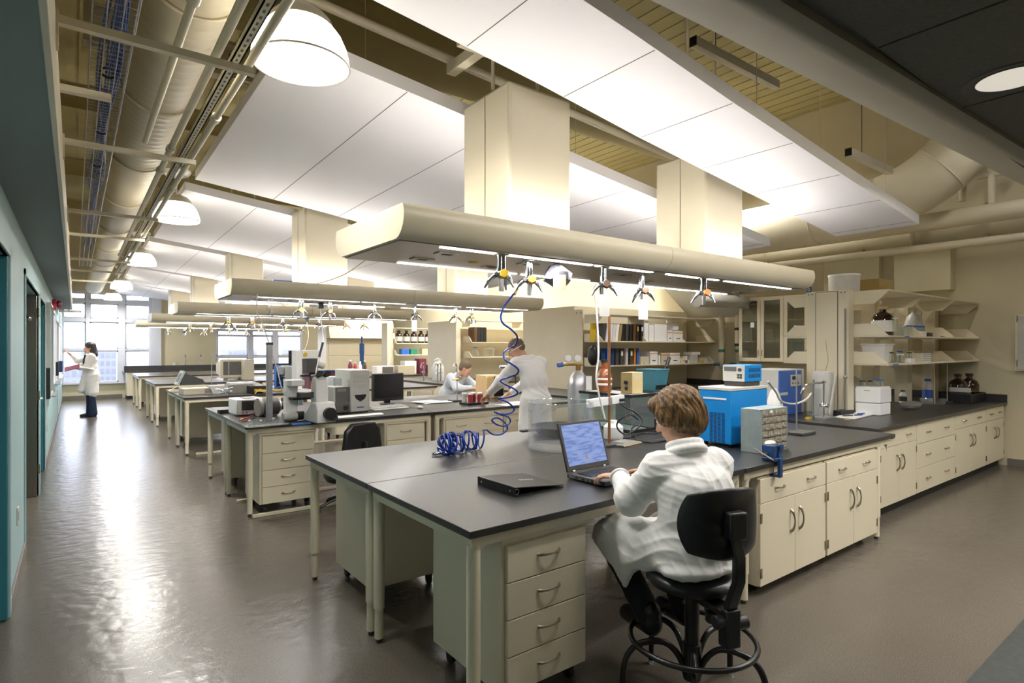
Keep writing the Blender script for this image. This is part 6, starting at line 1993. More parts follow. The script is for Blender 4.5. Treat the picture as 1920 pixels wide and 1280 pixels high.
t = thing('glass_dish', 'shallow clear glass dish on the island worktop in front of the blue banded bottle', 'dish', (9.06, 2.72, IZ))
MB().lathe([(0, 0), (0.13, 0), (0.15, 0.07), (0.143, 0.072), (0.124, 0.01), (0, 0.01)], n=36, close=False).build('body', 'glass_jar', t)
t = thing('wooden_stick', 'pale wooden stick standing in the clear glass dish', 'stick', (9.12, 2.72, IZ + 0.012))
MB().cyl((0, 0, 0), (0.03, 0.02, 0.42), 0.009, n=8).build('stick', 'wood', t)
q = Pz(1775, 752, TOP)
ring_stand('ring stand with a clamp arm beside the brown jugs', (9.40, 2.66, IZ), 0.60, 0.12, 0.10, off=0.0)
t = thing('spill_tray', 'black spill tray holding brown jugs at the right wall', 'tray', (9.5, 2.426, IZ))
MB().box(0, 0, 0, 0.66, 0.34, 0.012).box(0, 0, 0.012, 0.66, 0.012, 0.12).box(0, 0.328, 0.012, 0.66, 0.34, 0.12).box(0, 0.012, 0.012, 0.012, 0.328, 0.12).box(0.648, 0.012, 0.012, 0.66, 0.328, 0.12).build('tray', 'black', t, bevel=0.003)
for i, (x, y) in enumerate(((9.74, 2.635), (9.99, 2.57))):
    t = bottle('amber_jug', ('rear', 'front')[i] + ' brown glass jug standing in the black spill tray', (x, y, IZ + 0.013), 0.112, 0.37, 'amber', 'black', 0.32)
    MB().tube(smooth_path([(0.04, 0, 0.33), (0.075, 0, 0.325), (0.09, 0, 0.29), (0.085, 0, 0.26)], 4), 0.010, 6).build('handle', 'amber', t)
for i in range(3):
    single('booklet', MB().box(0, 0, 0, 0.08 + 0.02 * (i == 0), 0.22, 0.018), 'milky', ('bottom', 'middle', 'top')[i] + ' booklet of the white pile beside the brown jugs', 'book', (9.515, 2.45, IZ + 0.145 + 0.0185 * i), bevel=0.002)
single('booklet_support', MB().box(0, 0, 0, 0.09, 0.22, 0.131), 'charcoal', 'dark box under the white booklets in the spill tray', 'box', (9.515, 2.45, IZ + 0.013))
q = Pz(1590, 788, TOP)
t = thing('clipboard', 'clipboard of white papers at the near edge of the island worktop', 'clipboard', (q[0] + 0.12, q[1] - 0.02, IZ), radians(5))
MB().box(0, 0, 0, 0.62, 0.22, 0.005).build('board', 'alu', t)
MB().box(0.01, 0.005, 0.005, 0.60, 0.21, 0.012).build('papers', 'paper', t)
rr = random.Random(14)
for i in range(5):
    a = rr.uniform(-0.6, 0.6)
    x, y = 0.15 + 0.08 * i, 0.08 + rr.uniform(-0.03, 0.06)
    m = ('charcoal', 'alu', 'blue_dark', 'charcoal', 'bluetape')[i]
    single('pen', MB().cyl((-0.06 * cos(a), -0.06 * sin(a), 0.0), (0.06 * cos(a), 0.06 * sin(a), 0.0), 0.006, n=8), m, ('black pen nearest the yellow note on the clipboard', 'silver tweezers on the clipboard', 'navy marker in the middle of the clipboard', 'black pen right of the navy marker', 'bright blue marker at the right end of the clipboard')[i], 'pen', (q[0] + 0.12 + x, q[1] + 0.0 + y, IZ + 0.0195))
single('sticky_note', MB().box(0, 0, 0, 0.07, 0.05, 0.003), 'yellow', 'yellow note left of the clipboard on the island worktop', 'note', (q[0] + 0.03, q[1] + 0.01, IZ))
single('sticky_note', MB().box(0, 0, 0, 0.06, 0.04, 0.02), 'yellow', 'yellow tag at the left end of the island worktop', 'note', Pz(1517, 786, IZ))

S2, S3 = 1.751, 1.441


def sh(u, v, y):
    return Py(u, v, y)[0]


bottle('amber_bottle', 'large amber bottle with a tan cap on the middle shelf of the nearest rack', (sh(1655, 600, 2.72), 2.72, S2), 0.11, 0.34, 'amber', 'tan', 0.33, lab='paper')
for i, (u, r, h, lid) in enumerate(((1677, 0.034, 0.19, 'whitep'), (1686, 0.03, 0.13, None), (1692, 0.028, 0.11, 'whitep'))):
    jar('glass_jar', ('tall clear jar', 'short open jar', 'short clear jar with a white lid')[i] + ' right of the large amber bottle', (sh(u, 610, 2.60), 2.60, S2), r, h, 'glass', lid, 0.012)
t = thing('water_jug', 'translucent handled jug behind the blue lidded jars on the middle shelf', 'jug', (sh(1714, 590, 2.78), 2.78, S2))
MB().lathe([(0, 0), (0.10, 0), (0.105, 0.02), (0.105, 0.17), (0.08, 0.26), (0.03, 0.31), (0.03, 0.34), (0, 0.34)], n=26).build('body', 'milky', t)
for i, u in enumerate((1703, 1716, 1727)):
    jar('blue_lid_jar', ('left', 'middle', 'right')[i] + ' glass jar with a blue lid on the middle shelf of the nearest rack', (sh(u, 615, 2.62), 2.62, S2), 0.04, 0.115, 'glass', 'bluetape', 0.016)
boxthing('white_tub', 'white tub right of the blue lidded jars', 'tub', (sh(1726, 625, 2.55), 2.53, S2), (0.14, 0.08, 0.06), 'whitep')
boxthing('black_case', 'small black case on the middle shelf of the nearest rack', 'case', (sh(1742, 625, 2.55), 2.56, S2), (0.16, 0.10, 0.05), 'black')
single('pen', MB().cyl((0, 0, 0), (0.22, 0.03, 0.0), 0.007, n=8), 'black', 'dark rod lying on the middle shelf right of the black case', 'pen', (sh(1768, 628, 2.55), 2.57, S2 + 0.008))
boxthing('blue_tape', 'blue tape tag on the front edge of the middle shelf', 'tape', (sh(1697, 628, 2.497), 2.4965, S2 - 0.017), (0.13, 0.003, 0.014), 'bluetape', bevel=0)
boxthing('blue_tape', 'blue tape tag on the front edge of the low shelf', 'tape', (sh(1675, 684, 2.497), 2.4965, S3 - 0.017), (0.15, 0.003, 0.014), 'bluetape', bevel=0)
boxthing('green_lid_tub', 'clear tub with a green lid behind the amber bottle', 'tub', (sh(1632, 600, 2.85), 2.85, S2), (0.12, 0.08, 0.14), 'milky')
t = thing('bucket', 'white square bucket on the low shelf of the nearest rack', 'bucket', (sh(1645, 665, 2.72), 2.72, S3))
MB().add([(-0.10, -0.10, 0), (0.10, -0.10, 0), (0.10, 0.10, 0), (-0.10, 0.10, 0), (-0.125, -0.12, 0.21), (0.125, -0.12, 0.21), (0.125, 0.12, 0.21), (-0.125, 0.12, 0.21)], [(0, 3, 2, 1), (4, 5, 6, 7), (0, 1, 5, 4), (1, 2, 6, 5), (2, 3, 7, 6), (3, 0, 4, 7)]).build('body', 'whitep', t, bevel=0.008)
MB().box(-0.135, -0.13, 0.20, 0.135, 0.13, 0.222).build('rim', 'whitep', t, bevel=0.004)
for i, (u, r, h, lid, lh) in enumerate(((1668, 0.035, 0.115, 'black', 0.012), (1680, 0.026, 0.10, 'black', 0.012), (1688, 0.034, 0.09, 'whitep', 0.012), (1696, 0.032, 0.12, 'bluetape', 0.016), (1705, 0.024, 0.11, 'black', 0.012), (1713, 0.035, 0.12, None, 0))):
    jar('reagent_jar', ('wide glass jar with a black lid beside the white bucket', 'narrow glass jar with a black lid on the low shelf', 'glass jar with a white lid on the low shelf', 'glass jar with a blue lid on the low shelf', 'slim glass jar with a dark lid right of the blue lidded one', 'open glass beaker left of the perforated rack')[i],
        (sh(u, 675, 2.62), 2.62 + 0.05 * (i % 2), S3), r, h, 'glass', lid, lh)
t = thing('tube_rack', 'white perforated tube rack on the low shelf of the nearest rack', 'rack', (sh(1722, 672, 2.6), 2.56, S3))
MB().box(0, 0, 0, 0.30, 0.12, 0.105).build('body', 'whitep', t, bevel=0.004)
b = MB()
for r in range(4):
    for c in range(10):
        b.box(0.015 + c * 0.028, -0.001, 0.016 + r * 0.022, 0.030 + c * 0.028, 0.0005, 0.028 + r * 0.022)
b.build('holes', 'grey', t)
boxthing('white_dish', 'white dish left of the perforated tube rack', 'dish', (sh(1706, 676, 2.52), 2.51, S3), (0.13, 0.06, 0.05), 'whitep')

# ------------------------------------------------------------ second rack: binders and cartons
Z2, Z3 = 1.723, 1.311
single('folder', MB().prism([(0, 0), (0.13, 0), (0.15, 0.30), (0.02, 0.30)], 'y', 0, 0.02), 'yellow', 'yellow folder standing at the left end of the middle shelf of binders', 'folder', (sh(1107, 620, 6.86), 6.86, Z2))
bm = [('charcoal', 'dark binder leaning beside the yellow folder'), ('paper_grey', 'grey printed binder, first of the pale ones'), ('whitep', 'white binder, second of the pale ones'), ('paper_grey', 'grey binder, third of the pale ones'), ('whitep', 'white binder, last of the pale ones'), ('card', 'tan ledger between pale and black binders'),
      ('black', 'first black binder on the middle shelf'), ('charcoal', 'second dark binder on the middle shelf'), ('black', 'third black binder on the middle shelf'), ('brown', 'brown black binder on the middle shelf'), ('black', 'dark binder with a yellow spine mark'), ('black', 'wide black binder with a white spine label')]
us = [1127, 1135, 1141, 1147, 1153, 1159, 1166, 1173, 1180, 1187, 1193, 1201]
for i, ((m, lb), u) in enumerate(zip(bm, us)):
    x = sh(u, 615, 6.80)
    t = thing('ring_binder', lb, 'binder', (x, 6.80, Z2), 0, 'binders on the second row rack')
    w = 0.07 if i < 11 else 0.09
    lean = 0.05 if i < 6 else 0.015
    MB().add([(0, 0, 0), (w, 0, 0), (w, 0.25, 0), (0, 0.25, 0), (lean, 0, 0.30), (w + lean, 0, 0.30), (w + lean, 0.25, 0.30), (lean, 0.25, 0.30)], [(0, 3, 2, 1), (4, 5, 6, 7), (0, 1, 5, 4), (1, 2, 6, 5), (2, 3, 7, 6), (3, 0, 4, 7)]).build('cover', m, t, bevel=0.003)
    if i in (10, 11):
        MB().box(0.02 + lean * 0.6, -0.002, 0.18, 0.05 + lean * 0.6, 0.0005, 0.26).build('spine_label', 'yellow' if i == 10 else 'paper', t)
lo = [('blue_dark', 'navy binder behind the copper rod'), ('bluetape', 'bright blue binder'), ('blue_dark', 'navy binder right of the bright blue one'), ('charcoal', 'charcoal binder'), ('charcoal', 'wide charcoal binder with a white label'), ('milky', 'white binder between dark ones'), ('charcoal', 'dark binder with a square label'), ('orange', 'orange binder'), ('bluetape', 'blue binder at the right end')]
us = [1127, 1138, 1146, 1154, 1163, 1173, 1181, 1189, 1194]
for i, ((m, lb), u) in enumerate(zip(lo, us)):
    x = sh(u, 665, 6.80)
    t = thing('ring_binder', lb + ', low shelf of the second row rack', 'binder', (x, 6.80, Z3), 0, 'binders on the second row rack')
    w = (0.10, 0.07, 0.07, 0.085, 0.09, 0.06, 0.07, 0.04, 0.05)[i]
    MB().add([(0, 0, 0), (w, 0, 0), (w, 0.25, 0), (0, 0.25, 0), (0.012, 0, 0.29), (w + 0.012, 0, 0.29), (w + 0.012, 0.25, 0.29), (0.012, 0.25, 0.29)], [(0, 3, 2, 1), (4, 5, 6, 7), (0, 1, 5, 4), (1, 2, 6, 5), (2, 3, 7, 6), (3, 0, 4, 7)]).build('cover', m, t, bevel=0.003)
    if i in (4, 6):
        MB().box(0.025, -0.002, 0.16, 0.065, 0.001, 0.24).build('spine_label', 'paper', t)
t = thing('black_bag', 'black bag slumped at the left end of the low binder shelf', 'bag', (sh(1115, 670, 6.84), 6.88, Z3))
MB().ball((0, 0, 0.17), (0.09, 0.10, 0.17)).build('body', 'black', t)
WB = [(1209, 1217, 0.36, Z2, 'tall white carton at the left of the middle box shelf'), (1218, 1227, 0.30, Z2, 'white carton second on the middle box shelf'), (1228, 1251, 0.31, Z2, 'wide white carton on the middle box shelf'), (1253, 1262, 0.21, Z2, 'white carton with an orange stripe on the middle box shelf'), (1264, 1281, 0.20, Z2, 'striped white carton at the right of the middle box shelf'),
      (1202, 1218, 0.14, Z3, 'beige carton at the left of the low box shelf'), (1220, 1234, 0.23, Z3, 'white striped carton on the low box shelf'), (1236, 1239, 0.16, Z3, 'narrow white carton on the low box shelf'), (1241, 1256, 0.20, Z3, 'beige striped carton on the low box shelf'), (1258, 1276, 0.20, Z3, 'white striped carton at the right of the low box shelf')]
for i, (ua, ub, h, z, lb) in enumerate(WB):
    xa, xb = sh(ua, 620, 6.76), sh(ub, 620, 6.76)
    t = thing('carton', lb, 'carton', (xa, 6.77, z), 0, 'white cartons on the second row rack')
    MB().box(0, 0, 0, xb - xa, 0.28, h).build('box', 'beige' if 'beige' in lb else 'whitep', t, bevel=0.004)
    if 'strip' in lb:
        MB().box(0.0, -0.0015, h - 0.045, xb - xa, 0.0005, h - 0.03).build('stripe', 'orange', t)
        MB().box((xb - xa) * 0.3, -0.002, h * 0.25, (xb - xa) * 0.7, 0.0005, h * 0.33).build('print', 'blue_dark', t)
boxthing('carton', 'small white box lying on top of the striped cartons', 'carton', (sh(1262, 610, 6.80), 6.80, Z2 + 0.216), (0.17, 0.2, 0.14), 'whitep')
for i, (u, h, w, m, lb) in enumerate(((1284, 0.14, 0.05, 'whitep', 'white bottle at the end of the low box shelf'), (1296, 0.16, 0.18, 'milky', 'clear plastic box on the right bay of the low shelf'), (1312, 0.10, 0.24, 'milky', 'low clear box holding a yellow pack'))):
    boxthing('plastic_box', lb, 'box', (sh(u, 660, 6.80), 6.78, Z3), (w, 0.2, h), m)
boxthing('yellow_pack', 'yellow pack on the right bay of the low shelf', 'pack', (sh(1312, 660, 6.765), 6.755, Z3), (0.12, 0.02, 0.05), 'yellow', bevel=0.002)
for i in range(4):
    boxthing('vial_rack', ('yellow', 'orange', 'blue', 'white')[i] + ' capped vial beside the plastic boxes', 'vial', (sh(1284, 660, 6.765) + 0.05 * i - 0.06, 6.75, Z3), (0.025, 0.025, 0.06), ('yellow', 'orange', 'bluetape', 'whitep')[i], bevel=0.003)
single('paper_stack', MB().box(0, 0, 0, 0.26, 0.2, 0.05), 'paper', 'stack of white papers on the clear plastic box', 'paper', (sh(1296, 650, 6.80), 6.78, Z3 + 0.163))

# ------------------------------------------------------------ third and fourth racks
for i in range(4):
    t = boxthing('ring_binder', 'black binder on the rack above the seated person, %s from the left' % NUM[i], 'binder', (7.26 + 0.085 * i, 11.0, tz[1] + 0.001), (0.08, 0.26, 0.34), 'black' if i else 'brown', group='black binders above the seated person')
t = bottle('glass_bottle', 'clear bottle with a blue cap on the rack above the seated person', (7.34, 11.1, tz[2] + 0.001), 0.09, 0.22, 'glass_jar', 'bluetape', 0.5)
t = thing('glass_bowl', 'covered glass bowl on the rack above the seated person', 'bowl', (7.72, 11.1, tz[2] + 0.001))
MB().lathe([(0, 0), (0.13, 0), (0.14, 0.14), (0.15, 0.15)], n=28, close=False).build('bowl', 'glass_jar', t)
MB().lathe([(0.16, 0.15), (0.15, 0.18), (0.05, 0.22), (0, 0.225)], n=28, close=False).build('lid', 'glass_jar', t)
MB().ball((0, 0, 0.24), 0.025).build('lid_knob', 'glass_jar', t)
for i in range(5):
    bottle('brown_bottle', 'brown labelled bottle on the far rack, %s from the left' % NUM[i], (7.33 + 0.235 * i, 15.0, tz4[1] + 0.001), 0.10, 0.36, 'amber', 'black', 0.4, group='brown bottles on the far rack', lab='milky')
for i, (x, m, w, h, lb) in enumerate(((7.4, 'bluetape', 0.24, 0.16, 'blue packet'), (7.68, 'green', 0.22, 0.16, 'green packet'), (8.05, 'beige', 0.2, 0.18, 'beige pot'), (8.35, 'whitep', 0.14, 0.16, 'white pot'), (8.62, 'green', 0.14, 0.14, 'small green pot'), (8.95, 'milky', 0.22, 0.2, 'pale tub'))):
    boxthing('shelf_packet', lb + ' on the low shelf of the far rack', 'packet', (x, 14.95, tz4[2] + 0.001), (w, 0.18, h), m)
boxthing('yellow_packet', 'bright yellow packet at the right of the brown bottles', 'packet', (8.62, 14.92, tz4[1] + 0.001), (0.22, 0.15, 0.28), 'yellow')
for i, (x, w, h, m, lb) in enumerate(((7.3, 0.35, 0.36, 'whitep', 'white box under the far rack'), (7.75, 0.22, 0.42, 'maroon', 'maroon file under the far rack'), (8.05, 0.6, 0.24, 'brown', 'dark red case under the far rack'), (8.8, 0.35, 0.34, 'charcoal', 'dark instrument under the far rack'))):
    boxthing('bench_box', lb, 'box', (x, 14.55, TOP + 0.001), (w, 0.3, h), m)
# ------------------------------------------------------------ smooth-union distance field -> continuous mesh
def C(p0, p1, r0, r1=None, k=0.03):
    return ('c', p0, p1, r0, r0 if r1 is None else r1, k)


def E(c, r, k=0.03, R=None):
    return ('e', c, r, R, k)


def S(c, r, R=None, k=0.008):
    return ('s', c, r, R, k)


def fmesh(mb, prims, res, disp=None, dmax=0.0):
    lo = np.array([1e9] * 3)
    hi = -lo
    for p in prims:
        if p[0] == 'c':
            m = max(p[3], p[4])
            a = np.minimum(p[1], p[2]) - m
            b = np.maximum(p[1], p[2]) + m
        elif p[0] == 'e':
            m = max(p[2])
            a, b = np.array(p[1]) - m, np.array(p[1]) + m
        else:
            continue
        lo, hi = np.minimum(lo, a), np.maximum(hi, b)
    lo -= 3 * res + dmax + 0.01
    hi += 3 * res + dmax + 0.01
    n = np.ceil((hi - lo) / res).astype(int) + 1
    ax = [lo[i] + res * np.arange(n[i]) for i in range(3)]
    D = np.full(n, 0.5, dtype=np.float32)
    for p in prims:
        k = p[-1]
        if p[0] == 'c':
            m = max(p[3], p[4])
            a = np.minimum(p[1], p[2]) - m
            b = np.maximum(p[1], p[2]) + m
        else:
            m = max(p[2])
            a, b = np.array(p[1]) - m, np.array(p[1]) + m
        pad = 2 * k + 4 * res + 0.01
        i0 = np.maximum(((a - pad - lo) / res).astype(int), 0)
        i1 = np.minimum(((b + pad - lo) / res).astype(int) + 2, n)
        sl = tuple(slice(i0[i], i1[i]) for i in range(3))
        X, Y, Z = np.meshgrid(*[ax[i][sl[i]] for i in range(3)], indexing='ij')
        if p[0] == 'c':
            q0, q1 = np.array(p[1], float), np.array(p[2], float)
            v = q1 - q0
            L = max(v @ v, 1e-9)
            t = np.clip(((X - q0[0]) * v[0] + (Y - q0[1]) * v[1] + (Z - q0[2]) * v[2]) / L, 0, 1)
            d = np.sqrt((X - q0[0] - t * v[0]) ** 2 + (Y - q0[1] - t * v[1]) ** 2 + (Z - q0[2] - t * v[2]) ** 2) - (p[3] + (p[4] - p[3]) * t)
        else:
            c, r, R = p[1], p[2], p[3]
            U, V, W = X - c[0], Y - c[1], Z - c[2]
            if R is not None:
                R = np.array(R)
                U, V, W = U * R[0, 0] + V * R[1, 0] + W * R[2, 0], U * R[0, 1] + V * R[1, 1] + W * R[2, 1], U * R[0, 2] + V * R[1, 2] + W * R[2, 2]
            k0 = np.sqrt((U / r[0]) ** 2 + (V / r[1]) ** 2 + (W / r[2]) ** 2) + 1e-6
            k1 = np.sqrt((U / r[0] ** 2) ** 2 + (V / r[1] ** 2) ** 2 + (W / r[2] ** 2) ** 2) + 1e-6
            d = k0 * (k0 - 1) / k1
        cur = D[sl]
        if p[0] == 's':
            h = np.clip(0.5 - 0.5 * (cur + d) / k, 0, 1)
            D[sl] = cur * (1 - h) - d * h + k * h * (1 - h)
        else:
            h = np.clip(0.5 + 0.5 * (d - cur) / k, 0, 1)
            D[sl] = d * (1 - h) + cur * h - k * h * (1 - h)
    if disp is not None:
        X, Y, Z = np.meshgrid(*ax, indexing='ij')
        D = D + disp(X, Y, Z).astype(np.float32)
    # naive surface nets
    neg = D < 0
    corners = [(i, j, k) for i in (0, 1) for j in (0, 1) for k in (0, 1)]
    cnt = sum(neg[i:n[0] - 1 + i, j:n[1] - 1 + j, k:n[2] - 1 + k].astype(np.int8) for i, j, k in corners)
    act = (cnt > 0) & (cnt < 8)
    idx = np.argwhere(act)
    vid = np.full(act.shape, -1, dtype=np.int64)
    vid[act] = np.arange(len(idx))
    acc = np.zeros((len(idx), 3))
    num = np.zeros(len(idx))
    for a in corners:
        for axis in range(3):
            if a[axis] == 1:
                continue
            b = list(a)
            b[axis] = 1
            da = D[idx[:, 0] + a[0], idx[:, 1] + a[1], idx[:, 2] + a[2]]
            db = D[idx[:, 0] + b[0], idx[:, 1] + b[1], idx[:, 2] + b[2]]
            m = (da < 0) != (db < 0)
            t = np.where(m, da / np.where(m, da - db, 1), 0)
            pt = np.array(a, float) + np.zeros((len(idx), 3))
            pt[:, axis] += t
            acc[m] += pt[m]
            num[m] += 1
    V = (idx + acc / np.maximum(num, 1)[:, None]) * res + lo
    F = []
    for axis in range(3):
        o = [(1, 0, 0), (0, 1, 0), (0, 0, 1)]
        u, w = o[(axis + 1) % 3], o[(axis + 2) % 3]
        s0 = [slice(1, n[i] - 1) for i in range(3)]
        s1 = [slice(1, n[i] - 1) for i in range(3)]
        s0[axis] = slice(0, n[axis] - 1)
        s1[axis] = slice(1, n[axis])
        A, B = neg[tuple(s0)], neg[tuple(s1)]
        e = np.argwhere(A != B)
        flip = A[A != B]
        base = e + np.array([0 if i == axis else 1 for i in range(3)])

        def g(du, dw):
            q = base - np.array(u) * du - np.array(w) * dw
            return vid[q[:, 0], q[:, 1], q[:, 2]]
        quad = np.stack([g(1, 1), g(0, 1), g(0, 0), g(1, 0)], 1)
        quad = np.where(flip[:, None], quad, quad[:, ::-1])
        F.append(quad)
    F = np.concatenate(F)
    F = F[(F >= 0).all(1)]
    off = len(mb.v)
    mb.v += [tuple(map(float, p)) for p in V]
    mb.f += [tuple(int(i) + off for i in f) for f in F]
    mb.mi += [mb.cur] * len(F)
    return mb


def tf(Mx, p):
    return tuple(Mx @ Vector(p))


def rot3(Mx):
    return [[Mx[i][j] for j in range(3)] for i in range(3)]


def head_frame(c, yaw=0, pitch=0, roll=0):
    return Matrix.Translation(c) @ Matrix.Rotation(radians(yaw), 4, 'Z') @ Matrix.Rotation(radians(-pitch), 4, 'X') @ Matrix.Rotation(radians(roll), 4, 'Y')


def head_prims(H, s=1.0, neck_to=None):
    R = rot3(H)

    def e(c, r, k=0.02):
        return E(tf(H, [a * s for a in c]), [a * s for a in r], k * s, R)
    P = [e((0, -0.012, 0.035), (0.074, 0.095, 0.088)), e((0, 0.03, -0.025), (0.060, 0.066, 0.088)), e((0, 0.045, -0.085), (0.044, 0.042, 0.034), 0.025), e((0, 0.074, -0.103), (0.020, 0.016, 0.016)),
         C(tf(H, [0, 0.092 * s, 0.008 * s]), tf(H, [0, 0.114 * s, -0.034 * s]), 0.008 * s, 0.0125 * s, 0.014 * s), e((0, 0.080, 0.024), (0.050, 0.016, 0.011), 0.015), e((0.036, 0.062, -0.03), (0.026, 0.026, 0.026)), e((-0.036, 0.062, -0.03), (0.026, 0.026, 0.026)),
         e((0, 0.090, -0.066), (0.024, 0.010, 0.013), 0.012)]
    for sx in (1, -1):
        P.append(e((0.078 * sx, -0.006, -0.010), (0.010, 0.021, 0.033), 0.008))
        P.append(S(tf(H, [0.031 * sx * s, 0.098 * s, 0.003 * s]), [0.015 * s, 0.013 * s, 0.010 * s], R, 0.010 * s))
    if neck_to is not None:
        P.append(C(tf(H, [0, -0.022 * s, -0.06 * s]), neck_to, 0.052 * s, 0.058 * s, 0.03))
    return P


def face_parts(t, H, s=1.0):
    for sx in (1, -1):
        MB().xf(H).ball((0.031 * sx * s, 0.083 * s, 0.003 * s), 0.0115 * s).build('eye', 'eyewhite', t)
        MB().xf(H).ball((0.031 * sx * s, 0.0905 * s, 0.003 * s), 0.0056 * s, 10, 6).build('iris', 'eye', t)
        MB().xf(H).tube([(0.016 * sx * s, 0.0985 * s, 0.021 * s), (0.033 * sx * s, 0.0965 * s, 0.026 * s), (0.050 * sx * s, 0.085 * s, 0.020 * s)], 0.0032 * s, 6).build('eyebrow', 'hair_short', t)
    MB().xf(H).ball((0, 0.097 * s, -0.064 * s), (0.021 * s, 0.006 * s, 0.0065 * s)).build('lips', 'lips', t)


def hand_prims(W, side=1, curl=(25, 30, 22), s=1.0, thumb=0.6, spread=1.0):
    """W: frame at the wrist; +Y towards the fingers, +Z back of hand, thumb on +X*side"""
    R = rot3(W)
    P = [E(tf(W, (0, 0.052 * s, 0)), (0.039 * s, 0.050 * s, 0.0145 * s), 0.012, R), C(tf(W, (0, -0.03, 0)), tf(W, (0, 0.02 * s, 0)), 0.027 * s, 0.027 * s, 0.02),
         E(tf(W, (0.026 * side * s, 0.03 * s, -0.006 * s)), (0.017 * s, 0.03 * s, 0.014 * s), 0.012, R)]
    for i, (x, L, y0, sp) in enumerate(((0.028, 0.074, 0.092, 5), (0.0095, 0.083, 0.098, 1), (-0.0095, 0.077, 0.095, -3), (-0.027, 0.060, 0.086, -8))):
        p = Vector((x * side * s, y0 * s, 0.002 * s))
        q = Vector((x * side * s * 0.8, (y0 - 0.035) * s, 0.002 * s))
        a = radians(sp * spread) * side
        seg = (0.46 * L, 0.31 * L, 0.25 * L)
        r = (0.0094, 0.0086, 0.0078, 0.0068)
        P.append(C(tf(W, q), tf(W, p), 0.0105 * s, r[0] * s, 0.006))
        b = 0
        for j in range(3):
            b += radians(curl[j] + (3 * i - 4))
            d = Vector((sin(a) * cos(b), cos(a) * cos(b), -sin(b)))
            e = p + d * seg[j] * s
            P.append(C(tf(W, p), tf(W, e), r[j] * s, r[j + 1] * s, 0.003))
            p = e
    p = Vector((0.030 * side * s, 0.022 * s, -0.006 * s))
    for d, L, r0, r1 in ((Vector((0.75 * side, 0.62, -0.25 * thumb)), 0.034, 0.0125, 0.0105), (Vector((0.35 * side, 0.88, -0.35 * thumb)), 0.032, 0.0105, 0.0095), (Vector((0.12 * side, 0.95, -0.35 * thumb)), 0.025, 0.0095, 0.0075)):
        e = p + d.normalized() * L * s
        P.append(C(tf(W, p), tf(W, e), r0 * s, r1 * s, 0.005))
        p = e
    return P


def wrist_frame(w, tip, up=(0, 0, 1)):
    y = (Vector(tip) - Vector(w)).normalized()
    z = Vector(up) - y * Vector(up).dot(y)
    z.normalize()
    x = y.cross(z)
    return Matrix(((x.x, y.x, z.x, w[0]), (x.y, y.y, z.y, w[1]), (x.z, y.z, z.z, w[2]), (0, 0, 0, 1)))


def folds(amp, f=24.0, ax=(1, 0.4, 0.7), seed=0.0):
    """soft cloth waves with sharper creases"""
    def fn(X, Y, Z):
        a = X * ax[0] + Y * ax[1] + Z * ax[2]
        b = -X * ax[2] + Y * ax[0] + Z * ax[1]
        w1 = np.sin(a * f * 1.1 + 2.4 * np.sin(b * f * 0.35 + seed) + 0.8 * np.sin(Z * 17))
        w2 = np.sin(a * f * 0.6 - b * f * 0.8 + seed * 2 + 1.8 * np.sin(Z * 11 + X * 6))
        m = 0.5 + 0.5 * np.sin(a * f * 0.31 + b * f * 0.43 + seed * 3)
        return amp * (m * (1.2 * np.sqrt(np.abs(w1)) - 0.75) + (1 - m) * (1.0 * np.sqrt(np.abs(w2)) - 0.65) + 0.35 * np.sin(b * f * 0.5 + seed))
    return fn


def body_mesh(t, prims, hands, skin, res=0.010, trousers=None):
    mb = MB()
    fmesh(mb, prims, res)
    for h in hands:
        fmesh(mb, h, 0.0032 if res <= 0.010 else 0.0045)
    return mb.build('body', skin, t, ang=180, recalc=False)


def cloth(t, name, m, prims, res=0.009, disp=None):
    mb = MB()
    fmesh(mb, prims, res, disp, 0.012)
    return mb.build(name, m, t, ang=180, recalc=False)


# ------------------------------------------------------------ seated woman at the laptop
RZ = atan2(-0.316, 0.95)
SX, SY = 2.27, 1.63
t = thing('person', 'seated person with brown bobbed hair in a white lab coat typing on the laptop', 'person', (SX, SY, 0), RZ)
HW = head_frame((0.015, 0.135, 1.29), yaw=34, pitch=24)
shL, shR = (-0.130, 0.055, 1.055), (0.175, 0.05, 1.055)
elL, elR = (-0.215, 0.165, 0.900), (0.250, 0.27, 0.905)
wrL, wrR = (-0.125, 0.435, 0.945), (0.095, 0.490, 0.950)
tiL, tiR = (-0.225, 0.565, 0.925), (-0.02, 0.60, 0.925)
knL, knR = (-0.195, 0.41, 0.635), (0.115, 0.43, 0.635)
anL, anR = (-0.115, 0.17, 0.33), (0.10, 0.19, 0.33)
P = head_prims(HW, 0.98, (0.010, 0.050, 1.10))
P += [E((0, -0.02, 0.72), (0.16, 0.115, 0.12)), E((0, -0.005, 0.90), (0.14, 0.10, 0.18)), E((0.01, 0.02, 1.00), (0.15, 0.10, 0.11)), C(shL, shR, 0.05)]
for a, b, c in ((shL, elL, wrL), (shR, elR, wrR)):
    P += [C(a, b, 0.045, 0.037), C(b, c, 0.037, 0.026)]
for sx, kn, an in ((-0.09, knL, anL), (0.09, knR, anR)):
    P += [C((sx, -0.02, 0.68), kn, 0.078, 0.055), C(kn, an, 0.05, 0.035), C(an, (an[0] - 0.02, an[1] + 0.12, an[2] - 0.045), 0.024, 0.018)]
hd = [hand_prims(wrist_frame(wrL, tiL, (-0.15, 0.1, 1)), 1, (14, 26, 20), 0.92), hand_prims(wrist_frame(wrR, tiR, (0.15, 0.1, 1)), -1, (14, 26, 20), 0.92)]
body_mesh(t, P, hd, 'skin', 0.008)
face_parts(t, HW, 0.98)
Rh = rot3(HW)
